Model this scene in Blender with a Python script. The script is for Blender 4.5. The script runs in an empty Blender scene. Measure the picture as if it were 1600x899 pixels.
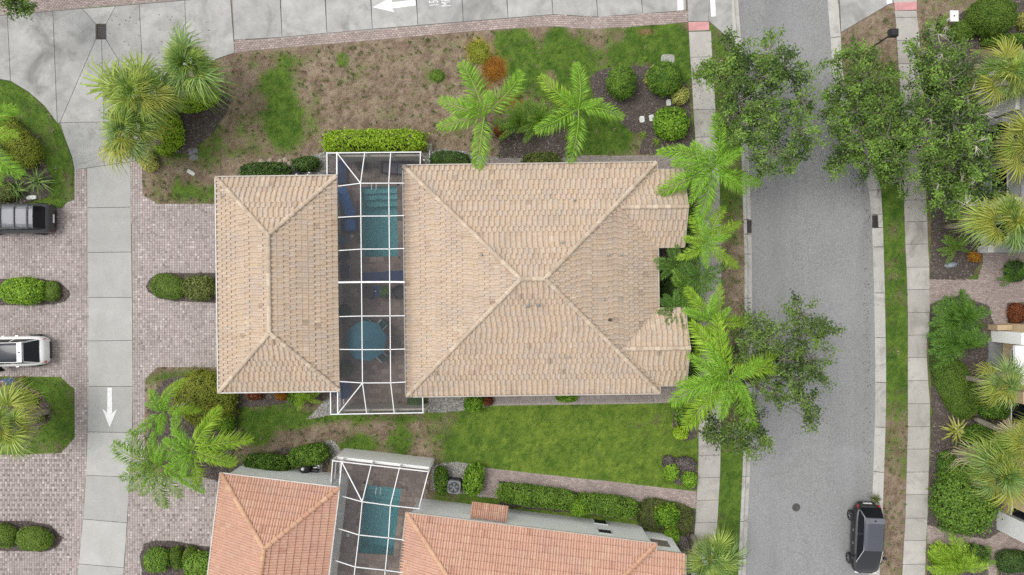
import bpy, bmesh, math, random
import numpy as np
from mathutils import Vector, Matrix
R = math.radians
rng = np.random.default_rng(7)
random.seed(7)
C = bpy.context.scene.collection
sc = bpy.context.scene

# ---------------------------------------------------------------- camera, sky, sun, exposure
H = 42.667
cam_d = bpy.data.cameras.new('camera'); cam = bpy.data.objects.new('camera', cam_d); C.objects.link(cam)
cam_d.lens = 24; cam_d.sensor_width = 36; cam_d.clip_start = 0.5; cam_d.clip_end = 900
cam.location = (0, 0, H); cam.rotation_euler = (0, 0, 0)
sc.camera = cam
SUN_EL, SUN_AZ = R(62), R(288)          # azimuth clockwise from +Y (north): weak light from the west through cloud
w = bpy.data.worlds.new('World'); sc.world = w; w.use_nodes = True
nt = w.node_tree; nt.nodes.clear()
sky = nt.nodes.new('ShaderNodeTexSky'); sky.sky_type = 'NISHITA'; sky.sun_disc = False
sky.sun_elevation = SUN_EL; sky.sun_rotation = SUN_AZ
sky.air_density = 1.0; sky.dust_density = 1.6; sky.ozone_density = 1.0
hs = nt.nodes.new('ShaderNodeHueSaturation'); hs.inputs['Saturation'].default_value = 0.10   # cloud cover
bgn = nt.nodes.new('ShaderNodeBackground'); bgn.inputs['Strength'].default_value = 0.15
out = nt.nodes.new('ShaderNodeOutputWorld')
nt.links.new(sky.outputs[0], hs.inputs['Color']); nt.links.new(hs.outputs[0], bgn.inputs['Color']); nt.links.new(bgn.outputs[0], out.inputs['Surface'])
sun_d = bpy.data.lights.new('sun', 'SUN'); sun_d.energy = 0.9; sun_d.angle = R(30); sun_d.color = (1.0, 0.965, 0.91)
sun = bpy.data.objects.new('sun', sun_d); C.objects.link(sun)
sdir = Vector((math.sin(SUN_AZ)*math.cos(SUN_EL), math.cos(SUN_AZ)*math.cos(SUN_EL), math.sin(SUN_EL)))
sun.rotation_euler = sdir.to_track_quat('Z', 'Y').to_euler(); sun.location = (0, -30, 60)
sc.view_settings.view_transform = 'Standard'; sc.view_settings.look = 'None'; sc.view_settings.gamma = 1.0
sc.view_settings.exposure = 0.74
sc.render.engine = 'CYCLES'
sc.cycles.max_bounces = 8; sc.cycles.transparent_max_bounces = 16; sc.cycles.use_denoising = False

# ---------------------------------------------------------------- helpers
def P(u, v, z=0.0):
    """survey point: photograph pixel at height z -> metres"""
    s = (H - z)/H/25.0
    return Vector(((u-800)*s, (449.5-v)*s, z))
def sz(px, z=0.0): return px*(H - z)/H/25.0

def tag(o, label=None, cat=None, group=None, kind=None):
    if label: o['label'] = label
    if cat: o['category'] = cat
    if group: o['group'] = group
    if kind: o['kind'] = kind
    return o
def thing(name, label, cat, loc=(0, 0, 0), rot=0.0, group=None):
    o = bpy.data.objects.new(name, None); C.objects.link(o); o.empty_display_size = 0.2
    o.location = loc; o.rotation_euler = (0, 0, rot)
    return tag(o, label, cat, group)
def link(name, me, parent=None, loc=None, rot=None, kind=None):
    o = bpy.data.objects.new(name, me); C.objects.link(o)
    if parent is not None: o.parent = parent
    if loc is not None: o.location = loc
    if rot is not None: o.rotation_euler = rot
    if kind: o['kind'] = kind
    return o

class MB:
    """collects faces of one mesh"""
    def __init__(s): s.v = []; s.f = []; s.t = []
    def add(s, vs, fs, t=0.5):
        b = len(s.v); s.v += [tuple(x) for x in vs]
        for f in fs: s.f.append([b+i for i in f]); s.t.append(t)
        return s
    def box(s, x0, x1, y0, y1, z0, z1, t=0.5, M=None):
        vs = [Vector(p) for p in ((x0,y0,z0),(x1,y0,z0),(x1,y1,z0),(x0,y1,z0),(x0,y0,z1),(x1,y0,z1),(x1,y1,z1),(x0,y1,z1))]
        if M is not None: vs = [M @ p for p in vs]
        return s.add(vs, [(3,2,1,0),(4,5,6,7),(0,1,5,4),(1,2,6,5),(2,3,7,6),(3,0,4,7)], t)
    def prism(s, pts, z0, z1, t=0.5):
        n = len(pts)
        a = sum(pts[i][0]*pts[(i+1)%n][1]-pts[(i+1)%n][0]*pts[i][1] for i in range(n))
        if a < 0: pts = pts[::-1]
        vs = [(p[0],p[1],z0) for p in pts]+[(p[0],p[1],z1) for p in pts]
        fs = [tuple(range(n-1,-1,-1)), tuple(range(n,2*n))]+[(i,(i+1)%n,n+(i+1)%n,n+i) for i in range(n)]
        return s.add(vs, fs, t)
    def bar(s, a, b, w=0.1, h=None, t=0.5):
        h = h or w; a = Vector(a); b = Vector(b); d = (b-a)
        if d.length < 1e-5: return s
        d.normalize(); up = Vector((0,0,1)) if abs(d.z) < 0.95 else Vector((1,0,0))
        x = d.cross(up).normalized(); y = x.cross(d).normalized()
        vs = []
        for p in (a, b):
            for (i, j) in ((-1,-1),(1,-1),(1,1),(-1,1)): vs.append(p + x*(i*w/2) + y*(j*h/2))
        return s.add(vs, [(3,2,1,0),(4,5,6,7),(0,1,5,4),(1,2,6,5),(2,3,7,6),(3,0,4,7)], t)
    def tube(s, pts, rad, n=8, t=0.5, cap=True):
        pts = [Vector(p) for p in pts]; rings = []
        if not isinstance(rad, (list, tuple)): rad = [rad]*len(pts)
        for i, p in enumerate(pts):
            d = (pts[min(i+1,len(pts)-1)]-pts[max(i-1,0)])
            d = d.normalized() if d.length > 1e-6 else Vector((0,0,1))
            up = Vector((0,0,1)) if abs(d.z) < 0.9 else Vector((1,0,0))
            x = d.cross(up).normalized(); y = x.cross(d).normalized()
            rings.append([p + (x*math.cos(k*2*math.pi/n)+y*math.sin(k*2*math.pi/n))*rad[i] for k in range(n)])
        vs = [q for r in rings for q in r]; fs = []
        for i in range(len(pts)-1):
            for k in range(n): fs.append((i*n+k, i*n+(k+1)%n, (i+1)*n+(k+1)%n, (i+1)*n+k))
        if cap: fs += [tuple(range(n-1,-1,-1)), tuple((len(pts)-1)*n+k for k in range(n))]
        return s.add(vs, fs, t)
    def lathe(s, c, prof, n=16, t=0.5):
        vs = []; fs = []; c = Vector(c)
        for (r, z) in prof:
            for k in range(n): vs.append(c+Vector((r*math.cos(2*math.pi*k/n), r*math.sin(2*math.pi*k/n), z)))
        for i in range(len(prof)-1):
            for k in range(n): fs.append((i*n+k, i*n+(k+1)%n, (i+1)*n+(k+1)%n, (i+1)*n+k))
        fs += [tuple(range(n-1,-1,-1)), tuple((len(prof)-1)*n+k for k in range(n))]
        return s.add(vs, fs, t)
    def mesh(s, name, m, smooth=False, M=None):
        me = bpy.data.meshes.new(name)
        vs = s.v if M is None else [tuple(M @ Vector(p)) for p in s.v]
        me.from_pydata(vs, [], s.f)
        at = me.attributes.new('tint', 'FLOAT', 'FACE'); at.data.foreach_set('value', np.array(s.t, np.float32))
        if m is not None: me.materials.append(m)
        if smooth: me.polygons.foreach_set('use_smooth', np.ones(len(me.polygons), bool))
        me.update(); return me
    def build(s, name, m, parent=None, smooth=False, kind=None, loc=None, rot=None):
        return link(name, s.mesh(name, m, smooth), parent, loc, rot, kind)

def np_mesh(name, verts, faces, m, tint=None, col=None, smooth=False):
    """verts (N,3), faces (M,k) arrays; tint per face, col per vertex"""
    me = bpy.data.meshes.new(name); k = faces.shape[1]
    me.vertices.add(len(verts)); me.vertices.foreach_set('co', verts.astype(np.float32).ravel())
    me.loops.add(faces.size); me.loops.foreach_set('vertex_index', faces.astype(np.int32).ravel())
    me.polygons.add(len(faces)); me.polygons.foreach_set('loop_start', np.arange(0, faces.size, k, dtype=np.int32))
    me.polygons.foreach_set('loop_total', np.full(len(faces), k, np.int32))
    me.polygons.foreach_set('use_smooth', np.full(len(faces), bool(smooth)))
    if tint is not None:
        at = me.attributes.new('tint', 'FLOAT', 'FACE'); at.data.foreach_set('value', tint.astype(np.float32))
    if col is not None:
        at = me.attributes.new('col', 'FLOAT_COLOR', 'POINT')
        at.data.foreach_set('color', np.concatenate([col, np.ones((len(col),1))], 1).astype(np.float32).ravel())
    me.materials.append(m); me.update(calc_edges=True); return me

# value noise for the colour of lawns and for uneven placement
_perm = rng.random((256, 256))
def vnoise(x, y):
    xi = np.floor(x).astype(int); yi = np.floor(y).astype(int); fx = x-xi; fy = y-yi
    fx = fx*fx*(3-2*fx); fy = fy*fy*(3-2*fy); g = lambda a, b: _perm[a % 256, b % 256]
    return (g(xi,yi)*(1-fx)+g(xi+1,yi)*fx)*(1-fy)+(g(xi,yi+1)*(1-fx)+g(xi+1,yi+1)*fx)*fy
def fbm(x, y, o=4):
    a = 0; s = 0; k = 1.0
    for i in range(o): a = a+vnoise(x*2**i+17*i, y*2**i+31*i)*k; s += k; k *= .55
    return a/s
def inside(poly, x, y):
    """points in polygon, arrays"""
    r = np.zeros(np.shape(x), bool); n = len(poly)
    for i in range(n):
        x0, y0 = poly[i][:2]; x1, y1 = poly[(i+1) % n][:2]
        if y0 == y1: continue
        c = ((y0 > y) != (y1 > y)) & (x < (x1-x0)*(y-y0)/(y1-y0)+x0); r ^= c
    return r
def PX(pts, z=0.0): return [tuple(P(u, v, z)) for u, v in pts]

# ---------------------------------------------------------------- materials
def newmat(name):
    m = bpy.data.materials.new(name); m.use_nodes = True; t = m.node_tree; b = t.nodes['Principled BSDF']
    return m, t, b
def ramp(t, fac, cols):
    r = t.nodes.new('ShaderNodeValToRGB'); e = r.color_ramp.elements
    while len(e) < len(cols): e.new(0.5)
    for i, (p, c) in enumerate(cols): e[i].position = p; e[i].color = (*c, 1)
    t.links.new(fac, r.inputs[0]); return r.outputs[0]
def noise(t, scale, detail=5, rough=.6, dist=0.0, coord='Object', stretch=None):
    n = t.nodes.new('ShaderNodeTexNoise'); n.inputs['Scale'].default_value = scale; n.inputs['Detail'].default_value = detail
    n.inputs['Roughness'].default_value = rough; n.inputs['Distortion'].default_value = dist
    tc = t.nodes.new('ShaderNodeTexCoord' if coord != 'World' else 'ShaderNodeNewGeometry')
    src = tc.outputs['Position'] if coord == 'World' else tc.outputs[coord]
    if stretch:
        mp = t.nodes.new('ShaderNodeMapping'); mp.inputs['Scale'].default_value = stretch; t.links.new(src, mp.inputs[0]); src = mp.outputs[0]
    t.links.new(src, n.inputs['Vector']); return n.outputs['Fac']
def mixc(t, a, b, fac, mode='MIX'):
    n = t.nodes.new('ShaderNodeMix'); n.data_type = 'RGBA'; n.blend_type = mode
    for s, v in ((n.inputs[6], a), (n.inputs[7], b)):
        if isinstance(v, tuple): s.default_value = (*v, 1)
        else: t.links.new(v, s)
    if isinstance(fac, (int, float)): n.inputs[0].default_value = fac
    else: t.links.new(fac, n.inputs[0])
    return n.outputs[2]
def attr(t, name='tint'):
    n = t.nodes.new('ShaderNodeAttribute'); n.attribute_name = name; return n
def bump(t, b, h, dist=0.01, strength=1.0):
    n = t.nodes.new('ShaderNodeBump'); n.inputs['Distance'].default_value = dist; n.inputs['Strength'].default_value = strength
    t.links.new(h, n.inputs['Height']); t.links.new(n.outputs[0], b.inputs['Normal'])

def plain(name, col, rough=.6, metal=0.0, var=.12, scale=3.0, spec=.5):
    m, t, b = newmat(name)
    f = noise(t, scale)
    lo = tuple(c*(1-var*1.6) for c in col); hi = tuple(min(1, c*(1+var)) for c in col)
    t.links.new(ramp(t, f, [(.3, lo), (.7, hi)]), b.inputs['Base Color'])
    b.inputs['Roughness'].default_value = rough; b.inputs['Metallic'].default_value = metal
    b.inputs['Specular IOR Level'].default_value = spec
    return m
def tinted(name, cols, rough=.7, grain=9.0, gvar=.25, spec=.3, big=None, bmp=0.004, coord='World'):
    """colour ramp over the per-piece tint, with grain and large weathering"""
    m, t, b = newmat(name)
    c = ramp(t, attr(t).outputs['Fac'], cols)
    g = noise(t, grain, 6, .7, coord=coord)
    c = mixc(t, c, ramp(t, g, [(.25, (1-gvar*1.3,)*3), (.75, (1+gvar*.5,)*3)]), 1.0, 'MULTIPLY')
    if big:
        bs, bc, bf = big
        c = mixc(t, c, bc, ramp(t, noise(t, bs, 5, .65, .4, coord='World'), [(.45, (0,0,0)), (.72, (bf,bf,bf))]))
    t.links.new(c, b.inputs['Base Color']); b.inputs['Roughness'].default_value = rough
    b.inputs['Specular IOR Level'].default_value = spec
    if bmp: bump(t, b, g, bmp)
    return m
def leafmat(name, a, bcol, trans=.3, rough=.5, mid=None):
    m, t, b = newmat(name)
    cols = [(0, a), (1, bcol)] if mid is None else [(0, a), (.5, mid), (1, bcol)]
    c = ramp(t, attr(t).outputs['Fac'], cols)
    t.links.new(c, b.inputs['Base Color']); b.inputs['Roughness'].default_value = rough; b.inputs['Specular IOR Level'].default_value = .35
    tr = t.nodes.new('ShaderNodeBsdfTranslucent'); mx = t.nodes.new('ShaderNodeMixShader'); mx.inputs[0].default_value = trans
    t.links.new(c, tr.inputs['Color']); t.links.new(b.outputs[0], mx.inputs[1]); t.links.new(tr.outputs[0], mx.inputs[2])
    t.links.new(mx.outputs[0], t.nodes['Material Output'].inputs['Surface'])
    return m

M = {}
# concrete: stained pale slabs
def concrete(name, lo, hi, stain, sf=.5, sscale=.35):
    m, t, b = newmat(name)
    c = ramp(t, noise(t, .9, 7, .7, .3, coord='World'), [(.3, lo), (.7, hi)])
    c = mixc(t, c, stain, ramp(t, noise(t, sscale, 6, .68, 1.0, coord='World'), [(.5, (0,0,0)), (.75, (sf,)*3)]))
    tn = ramp(t, attr(t).outputs['Fac'], [(0, (.9,)*3), (1, (1.1,)*3)])
    c = mixc(t, c, tn, 1.0, 'MULTIPLY')
    g = noise(t, 26, 4, .7, coord='World')
    c = mixc(t, c, ramp(t, g, [(.3, (.86,)*3), (.7, (1.1,)*3)]), 1.0, 'MULTIPLY')
    t.links.new(c, b.inputs['Base Color']); b.inputs['Roughness'].default_value = .85; b.inputs['Specular IOR Level'].default_value = .25
    bump(t, b, g, .004); return m
M['lane'] = concrete('lane_concrete', (.365,.362,.343), (.425,.422,.402), (.275,.275,.255), .35)
M['apron'] = concrete('apron_concrete', (.295,.292,.278), (.445,.44,.422), (.15,.15,.138), .95, .3)
M['walk'] = concrete('sidewalk_concrete', (.37,.35,.32), (.46,.44,.405), (.2,.18,.15), .7, .5)
M['curb'] = concrete('curb_concrete', (.38,.365,.34), (.46,.45,.42), (.17,.155,.135), .85, .9)
# asphalt: old and pale, aggregate showing
m, t, b = newmat('asphalt')
v = t.nodes.new('ShaderNodeTexVoronoi'); v.inputs['Scale'].default_value = 24; g0 = t.nodes.new('ShaderNodeNewGeometry'); t.links.new(g0.outputs['Position'], v.inputs['Vector'])
c = ramp(t, v.outputs['Color'], [(0, (.18,.18,.18)), (.5, (.255,.255,.255)), (1, (.335,.335,.33))])
c = mixc(t, c, ramp(t, noise(t, 30, 3, .8, coord='World'), [(.3, (.72,)*3), (.7, (1.2,)*3)]), 1.0, 'MULTIPLY')
c = mixc(t, c, (.19,.19,.19), ramp(t, noise(t, .5, 5, .6, .5, coord='World', stretch=(1, .06, 1)), [(.45, (0,0,0)), (.7, (.6,)*3)]))
c = mixc(t, c, (.12,.12,.12), ramp(t, noise(t, 1.1, 3, .5, .3, coord='World'), [(.70, (0,0,0)), (.78, (.35,)*3)]))
c = mixc(t, c, (.33,.33,.335), ramp(t, noise(t, .16, 4, .6, .5, coord='World'), [(.5, (0,0,0)), (.75, (.5,)*3)]))
cr = t.nodes.new('ShaderNodeTexVoronoi'); cr.feature = 'DISTANCE_TO_EDGE'; cr.inputs['Scale'].default_value = .16
wn = t.nodes.new('ShaderNodeTexNoise'); wn.inputs['Scale'].default_value = .6; wn.inputs['Detail'].default_value = 6
t.links.new(g0.outputs['Position'], wn.inputs['Vector'])
wa = t.nodes.new('ShaderNodeVectorMath'); wa.operation = 'SCALE'; wa.inputs['Scale'].default_value = 3.0; t.links.new(wn.outputs['Color'], wa.inputs[0])
wb = t.nodes.new('ShaderNodeVectorMath'); wb.operation = 'ADD'; t.links.new(g0.outputs['Position'], wb.inputs[0]); t.links.new(wa.outputs[0], wb.inputs[1]); t.links.new(wb.outputs[0], cr.inputs['Vector'])
c = mixc(t, c, (.13,.13,.13), ramp(t, cr.outputs['Distance'], [(0, (.4,)*3), (.005, (0,0,0))]))
t.links.new(c, b.inputs['Base Color']); b.inputs['Roughness'].default_value = .9; b.inputs['Specular IOR Level'].default_value = .2
bump(t, b, v.outputs['Distance'], .01, .6); M['asphalt'] = m
M['roadpaint'] = plain('road_paint', (.72,.72,.72), .7, var=.1, scale=5)
M['pinkpad'] = plain('pink_warning_pad', (.55,.27,.27), .8, var=.12)
M['paver'] = tinted('driveway_paver', [(0, (.19,.16,.155)), (.18, (.27,.23,.22)), (.4, (.40,.34,.325)), (.8, (.50,.435,.415)), (1, (.60,.54,.52))], .85, 14, .22, big=(.35, (.2,.17,.15), .5))
M['paverjoint'] = plain('joint_sand', (.33,.285,.265), .95, var=.2, scale=6)
M['pathpaver'] = tinted('path_paver', [(0, (.27,.205,.185)), (.5, (.40,.315,.29)), (1, (.52,.43,.39))], .85, 14, .25, big=(.5, (.17,.14,.12), .5))
M['greypaver'] = tinted('side_walk_paver', [(0, (.23,.2,.175)), (.5, (.33,.29,.265)), (1, (.40,.36,.33))], .85, 12, .25, big=(.5, (.14,.125,.11), .5))
M['deck'] = tinted('pool_deck_paver', [(0, (.19,.14,.11)), (.5, (.31,.235,.19)), (1, (.43,.34,.28))], .8, 12, .25)
M['tile'] = tinted('tan_roof_tile', [(0, (.34,.26,.195)), (.12, (.44,.325,.245)), (.3, (.50,.38,.27)), (.5, (.53,.41,.305)), (.68, (.49,.395,.315)), (.85, (.58,.47,.355)), (1, (.53,.37,.28))], .75, 7, .2, big=(.6, (.33,.28,.24), .45))
M['redtile'] = tinted('terracotta_roof_tile', [(0, (.46,.25,.18)), (.3, (.53,.31,.22)), (.6, (.56,.34,.25)), (.8, (.57,.38,.265)), (1, (.53,.33,.27))], .7, 6, .16, big=(.5, (.4,.26,.22), .4))
M['ridge'] = tinted('ridge_tile_clay', [(0, (.46,.36,.27)), (1, (.58,.47,.36))], .75, 7, .25)
M['redridge'] = tinted('terracotta_ridge_tile', [(0, (.50,.28,.18)), (1, (.58,.36,.23))], .7, 7, .2)
M['underlay'] = plain('roof_underlay', (.2,.15,.12), .9)
M['white'] = plain('white_metal', (.7,.7,.7), .45, var=.05)
M['gutter'] = plain('gutter_paint', (.40,.36,.31), .5, var=.1)
M['stucco'] = plain('white_stucco', (.84,.84,.82), .9, var=.04, scale=1.2)
M['beige'] = plain('beige_stucco', (.5,.46,.38), .9, var=.1, scale=1.2)
M['tan'] = plain('tan_stucco', (.52,.40,.25), .9, var=.1, scale=1.2)
M['greywall'] = plain('grey_stucco', (.36,.37,.385), .9, var=.1, scale=1.2)
M['greyroof'] = plain('grey_roofing', (.2,.2,.21), .8, var=.2)
M['darkglass'] = plain('dark_window_glass', (.012,.013,.016), .06, var=.1, spec=.2)
M['black'] = plain('black_plastic', (.018,.018,.02), .45, var=.2)
M['iron'] = plain('rusty_iron', (.06,.045,.04), .7, var=.4, scale=12)
M['castiron'] = plain('cast_iron_cover', (.075,.07,.068), .7, var=.4, scale=14)
M['grey'] = plain('grey_metal', (.2,.205,.215), .5, var=.12)
M['pale'] = plain('pale_lid', (.6,.62,.58), .6, var=.12, scale=6)
M['coverstone'] = plain('cover_concrete', (.34,.33,.29), .85, var=.25, scale=9)
M['bark'] = plain('bark', (.14,.115,.09), .9, var=.3, scale=9)
M['oakbark'] = plain('oak_bark', (.2,.18,.155), .9, var=.3, scale=7)
M['palmbark'] = plain('palm_trunk', (.27,.235,.19), .9, var=.3, scale=8)
M['paletwig'] = plain('pale_twig', (.42,.39,.33), .9, var=.2, scale=8)
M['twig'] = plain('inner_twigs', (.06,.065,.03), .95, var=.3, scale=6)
M['mulch'] = tinted('mulch_bed', [(0, (.08,.064,.056)), (1, (.16,.132,.116))], .95, 16, .6, bmp=.03)
M['mulchchip'] = tinted('mulch_chip', [(0, (.07,.055,.048)), (.6, (.16,.13,.118)), (.93, (.25,.21,.19)), (1, (.36,.31,.27))], .95, 20, .3, bmp=0)
M['rock'] = tinted('pale_gravel', [(0, (.22,.21,.19)), (.6, (.4,.39,.36)), (1, (.62,.61,.58))], .9, 12, .2, bmp=0)
M['rockbed'] = plain('gravel_bed', (.27,.255,.23), .95, var=.3, scale=14)
M['navy'] = plain('navy_fabric', (.045,.065,.15), .85, var=.2, scale=6)
M['blue'] = plain('blue_fabric', (.06,.19,.48), .85, var=.2, scale=6)
M['teal'] = plain('teal_canopy', (.04,.155,.205), .8, var=.12, scale=3)
M['wicker'] = plain('dark_wicker', (.07,.06,.055), .8, var=.4, scale=20)
M['greenmetal'] = plain('green_metal', (.05,.16,.13), .5, var=.2)
M['step'] = plain('pale_plaster_step', (.5,.69,.69), .6, var=.08)  # basin plaster made paler, standing in for the brightness of shallow water
M['plaster'] = plain('pool_plaster', (.47,.67,.68), .7, var=.08, scale=1)
# lawn: colour from the painted-by-growth map stored on the mesh
m, t, b = newmat('lawn')
a = attr(t, 'col'); g = noise(t, 16, 6, .75, coord='World')
c = mixc(t, a.outputs['Color'], ramp(t, g, [(.3, (.55,)*3), (.7, (1.25,)*3)]), 1.0, 'MULTIPLY')
t.links.new(c, b.inputs['Base Color']); b.inputs['Roughness'].default_value = .95; b.inputs['Specular IOR Level'].default_value = .1
bump(t, b, g, .04); M['lawn'] = m
m, t, b = newmat('grass_blade'); a = attr(t, 'col'); t.links.new(a.outputs['Color'], b.inputs['Base Color']); b.inputs['Roughness'].default_value = .7; b.inputs['Specular IOR Level'].default_value = .15
M['blade'] = m
# insect screen: fine dark mesh, mostly see-through
m, t, b = newmat('insect_screen')
tr = t.nodes.new('ShaderNodeBsdfTransparent'); mx = t.nodes.new('ShaderNodeMixShader'); mx.inputs[0].default_value = .35
b.inputs['Base Color'].default_value = (.06,.065,.075,1); b.inputs['Roughness'].default_value = .6; b.inputs['Specular IOR Level'].default_value = .2
t.links.new(tr.outputs[0], mx.inputs[1]); t.links.new(b.outputs[0], mx.inputs[2]); t.links.new(mx.outputs[0], t.nodes['Material Output'].inputs['Surface']); M['screen'] = m
# pool water: tinted clear surface with sky sheen
m, t, b = newmat('pool_water')
tr = t.nodes.new('ShaderNodeBsdfTransparent'); tr.inputs['Color'].default_value = (.62,.86,.88,1)
gl = t.nodes.new('ShaderNodeBsdfGlossy'); gl.inputs['Roughness'].default_value = .05
fr = t.nodes.new('ShaderNodeFresnel'); fr.inputs['IOR'].default_value = 1.33
mx = t.nodes.new('ShaderNodeMixShader'); fm_ = t.nodes.new('ShaderNodeMapRange'); fm_.inputs['From Min'].default_value = .03; t.links.new(fr.outputs[0], fm_.inputs['Value']); t.links.new(fm_.outputs[0], mx.inputs[0]); t.links.new(tr.outputs[0], mx.inputs[1]); t.links.new(gl.outputs[0], mx.inputs[2])
t.links.new(mx.outputs[0], t.nodes['Material Output'].inputs['Surface']); M['water'] = m
def paint(name, col, rough=.25, metal=0.0):
    m, t, b = newmat(name); c = mixc(t, col, tuple(x*.85 for x in col), noise(t, 2.0)); t.links.new(c, b.inputs['Base Color'])
    b.inputs['Roughness'].default_value = rough; b.inputs['Metallic'].default_value = metal; b.inputs['Coat Weight'].default_value = .35; b.inputs['Specular IOR Level'].default_value = .3; b.inputs['Coat Roughness'].default_value = .08
    return m
M['carblack'] = paint('black_car_paint', (.075,.075,.08), .3, .85)
M['carwhite'] = paint('white_car_paint', (.78,.78,.78))
M['cardark'] = paint('dark_grey_car_paint', (.045,.046,.052), .35, .2)
M['cargrey'] = paint('grey_car_paint', (.15,.155,.175), .5, .1)
M['carroofblue'] = paint('roof_glass', (.075,.08,.10), .25)
M['chrome'] = plain('chrome', (.75,.75,.77), .18, 1.0, .05)
M['redlamp'] = plain('red_lamp', (.4,.02,.02), .2, var=.1)
M['clearlamp'] = plain('clear_lamp', (.7,.7,.7), .15, var=.05)
M['rubber'] = plain('tyre_rubber', (.02,.02,.02), .9, var=.2)
M['plate'] = plain('number_plate', (.7,.7,.68), .5, var=.05)
# foliage kinds
L = {}
for k, a_, b_, tr_ in (('dark', (.03,.07,.015), (.13,.23,.045), .25), ('mid', (.06,.145,.017), (.25,.41,.05), .3),
        ('lime', (.16,.30,.012), (.46,.64,.05), .35), ('golden', (.13,.17,.014), (.38,.42,.05), .3), ('olive', (.08,.11,.025), (.24,.28,.07), .3),
        ('mown', (.075,.15,.014), (.22,.33,.045), .25), ('bright', (.09,.22,.014), (.34,.54,.05), .35), ('yellow', (.26,.30,.05), (.62,.62,.2), .35),
        ('purple', (.09,.075,.07), (.27,.23,.215), .2), ('red', (.14,.04,.015), (.38,.13,.045), .3), ('orange', (.34,.14,.015), (.62,.33,.04), .3),
        ('oak', (.03,.065,.014), (.28,.45,.075), .32), ('oakdark', (.028,.055,.015), (.24,.37,.07), .3),
        ('royal', (.13,.30,.018), (.40,.66,.08), .42), ('royalyellow', (.18,.34,.018), (.48,.68,.08), .42), ('palmdark', (.04,.12,.018), (.19,.35,.055), .33),
        ('palmgrey', (.09,.17,.04), (.38,.53,.17), .34), ('sabal', (.17,.25,.035), (.52,.64,.14), .38), ('sabaldeep', (.06,.13,.02), (.28,.43,.08), .33), ('sabalyellow', (.24,.28,.03), (.54,.56,.13), .35),
        ('sabaldry', (.34,.3,.16), (.6,.55,.36), .25), ('cycad', (.04,.12,.014), (.19,.36,.05), .3), ('teddy', (.07,.17,.015), (.28,.44,.06), .3)):
    L[k] = leafmat('leaf_'+k, a_, b_, tr_)
# ================================================================ GROUND
M['jointdark'] = plain('dirty_joint', (.13,.125,.115), .95, var=.3, scale=5)
def structure(name, label=None, loc=(0,0,0)):
    o = bpy.data.objects.new(name, None); C.objects.link(o); o.location = loc; o['kind'] = 'structure'
    if label: o['label'] = label
    return o
STREET_Z = -0.13
# street curbs (photograph pixels): inner (street) edges and outer edges
curbW_out = [(1141,-60),(1142,0),(1147,60),(1152,110),(1157,200),(1160,300),(1163,400),(1163,500),(1162,600),(1161,720),(1157,800),(1153,899),(1150,980)]
curbW_in = [(1153,-60),(1154,0),(1159,60),(1165,110),(1169,200),(1173,300),(1176,400),(1176,500),(1176,600),(1174,720),(1170,800),(1166,899),(1163,980)]
curbE_in = [(1292,-60),(1294,0),(1299,55),(1302,110),(1307,150),(1318,190),(1334,225),(1350,262),(1360,300),(1364,350),(1367,450),(1369,560),(1369,640),(1366,740),(1363,820),(1359,899),(1356,980)]
curbE_out = [(1307,-60),(1309,0),(1313,52),(1316,108),(1320,142),(1330,180),(1346,212),(1364,250),(1376,295),(1379,345),(1382,450),(1384,560),(1384,640),(1381,740),(1378,820),(1374,899),(1371,980)]
street_poly = PX(curbW_in) + PX(curbE_in)[::-1]
def ext(y0, y1):   # lengthen the street past the frame
    a, b = Vector(P(*curbW_in[0])), Vector(P(*curbE_in[0])); c, d = Vector(P(*curbW_in[-1])), Vector(P(*curbE_in[-1]))
    return a, b, c, d
a_, b_, c_, d_ = ext(0, 0)
st = MB(); st.prism(PX([(u-3, v) for u, v in curbW_in]) + PX([(u+3, v) for u, v in curbE_in])[::-1], STREET_Z-.3, STREET_Z)
o = st.build('street', M['asphalt']); o['kind'] = 'structure'

# swimming pools (also openings in the lawn sheet)
main_pool = PX([(564,292),(621,290.5),(623,401),(566,403)])
low_ang = R(-7)
low_pool = PX([(571,756),(628,763),(615,868),(559,865)])

def seg_at(line, v):
    for (u0, v0), (u1, v1) in zip(line, line[1:]):
        if v0 <= v <= v1: return u0+(u1-u0)*(v-v0)/(v1-v0)
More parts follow.
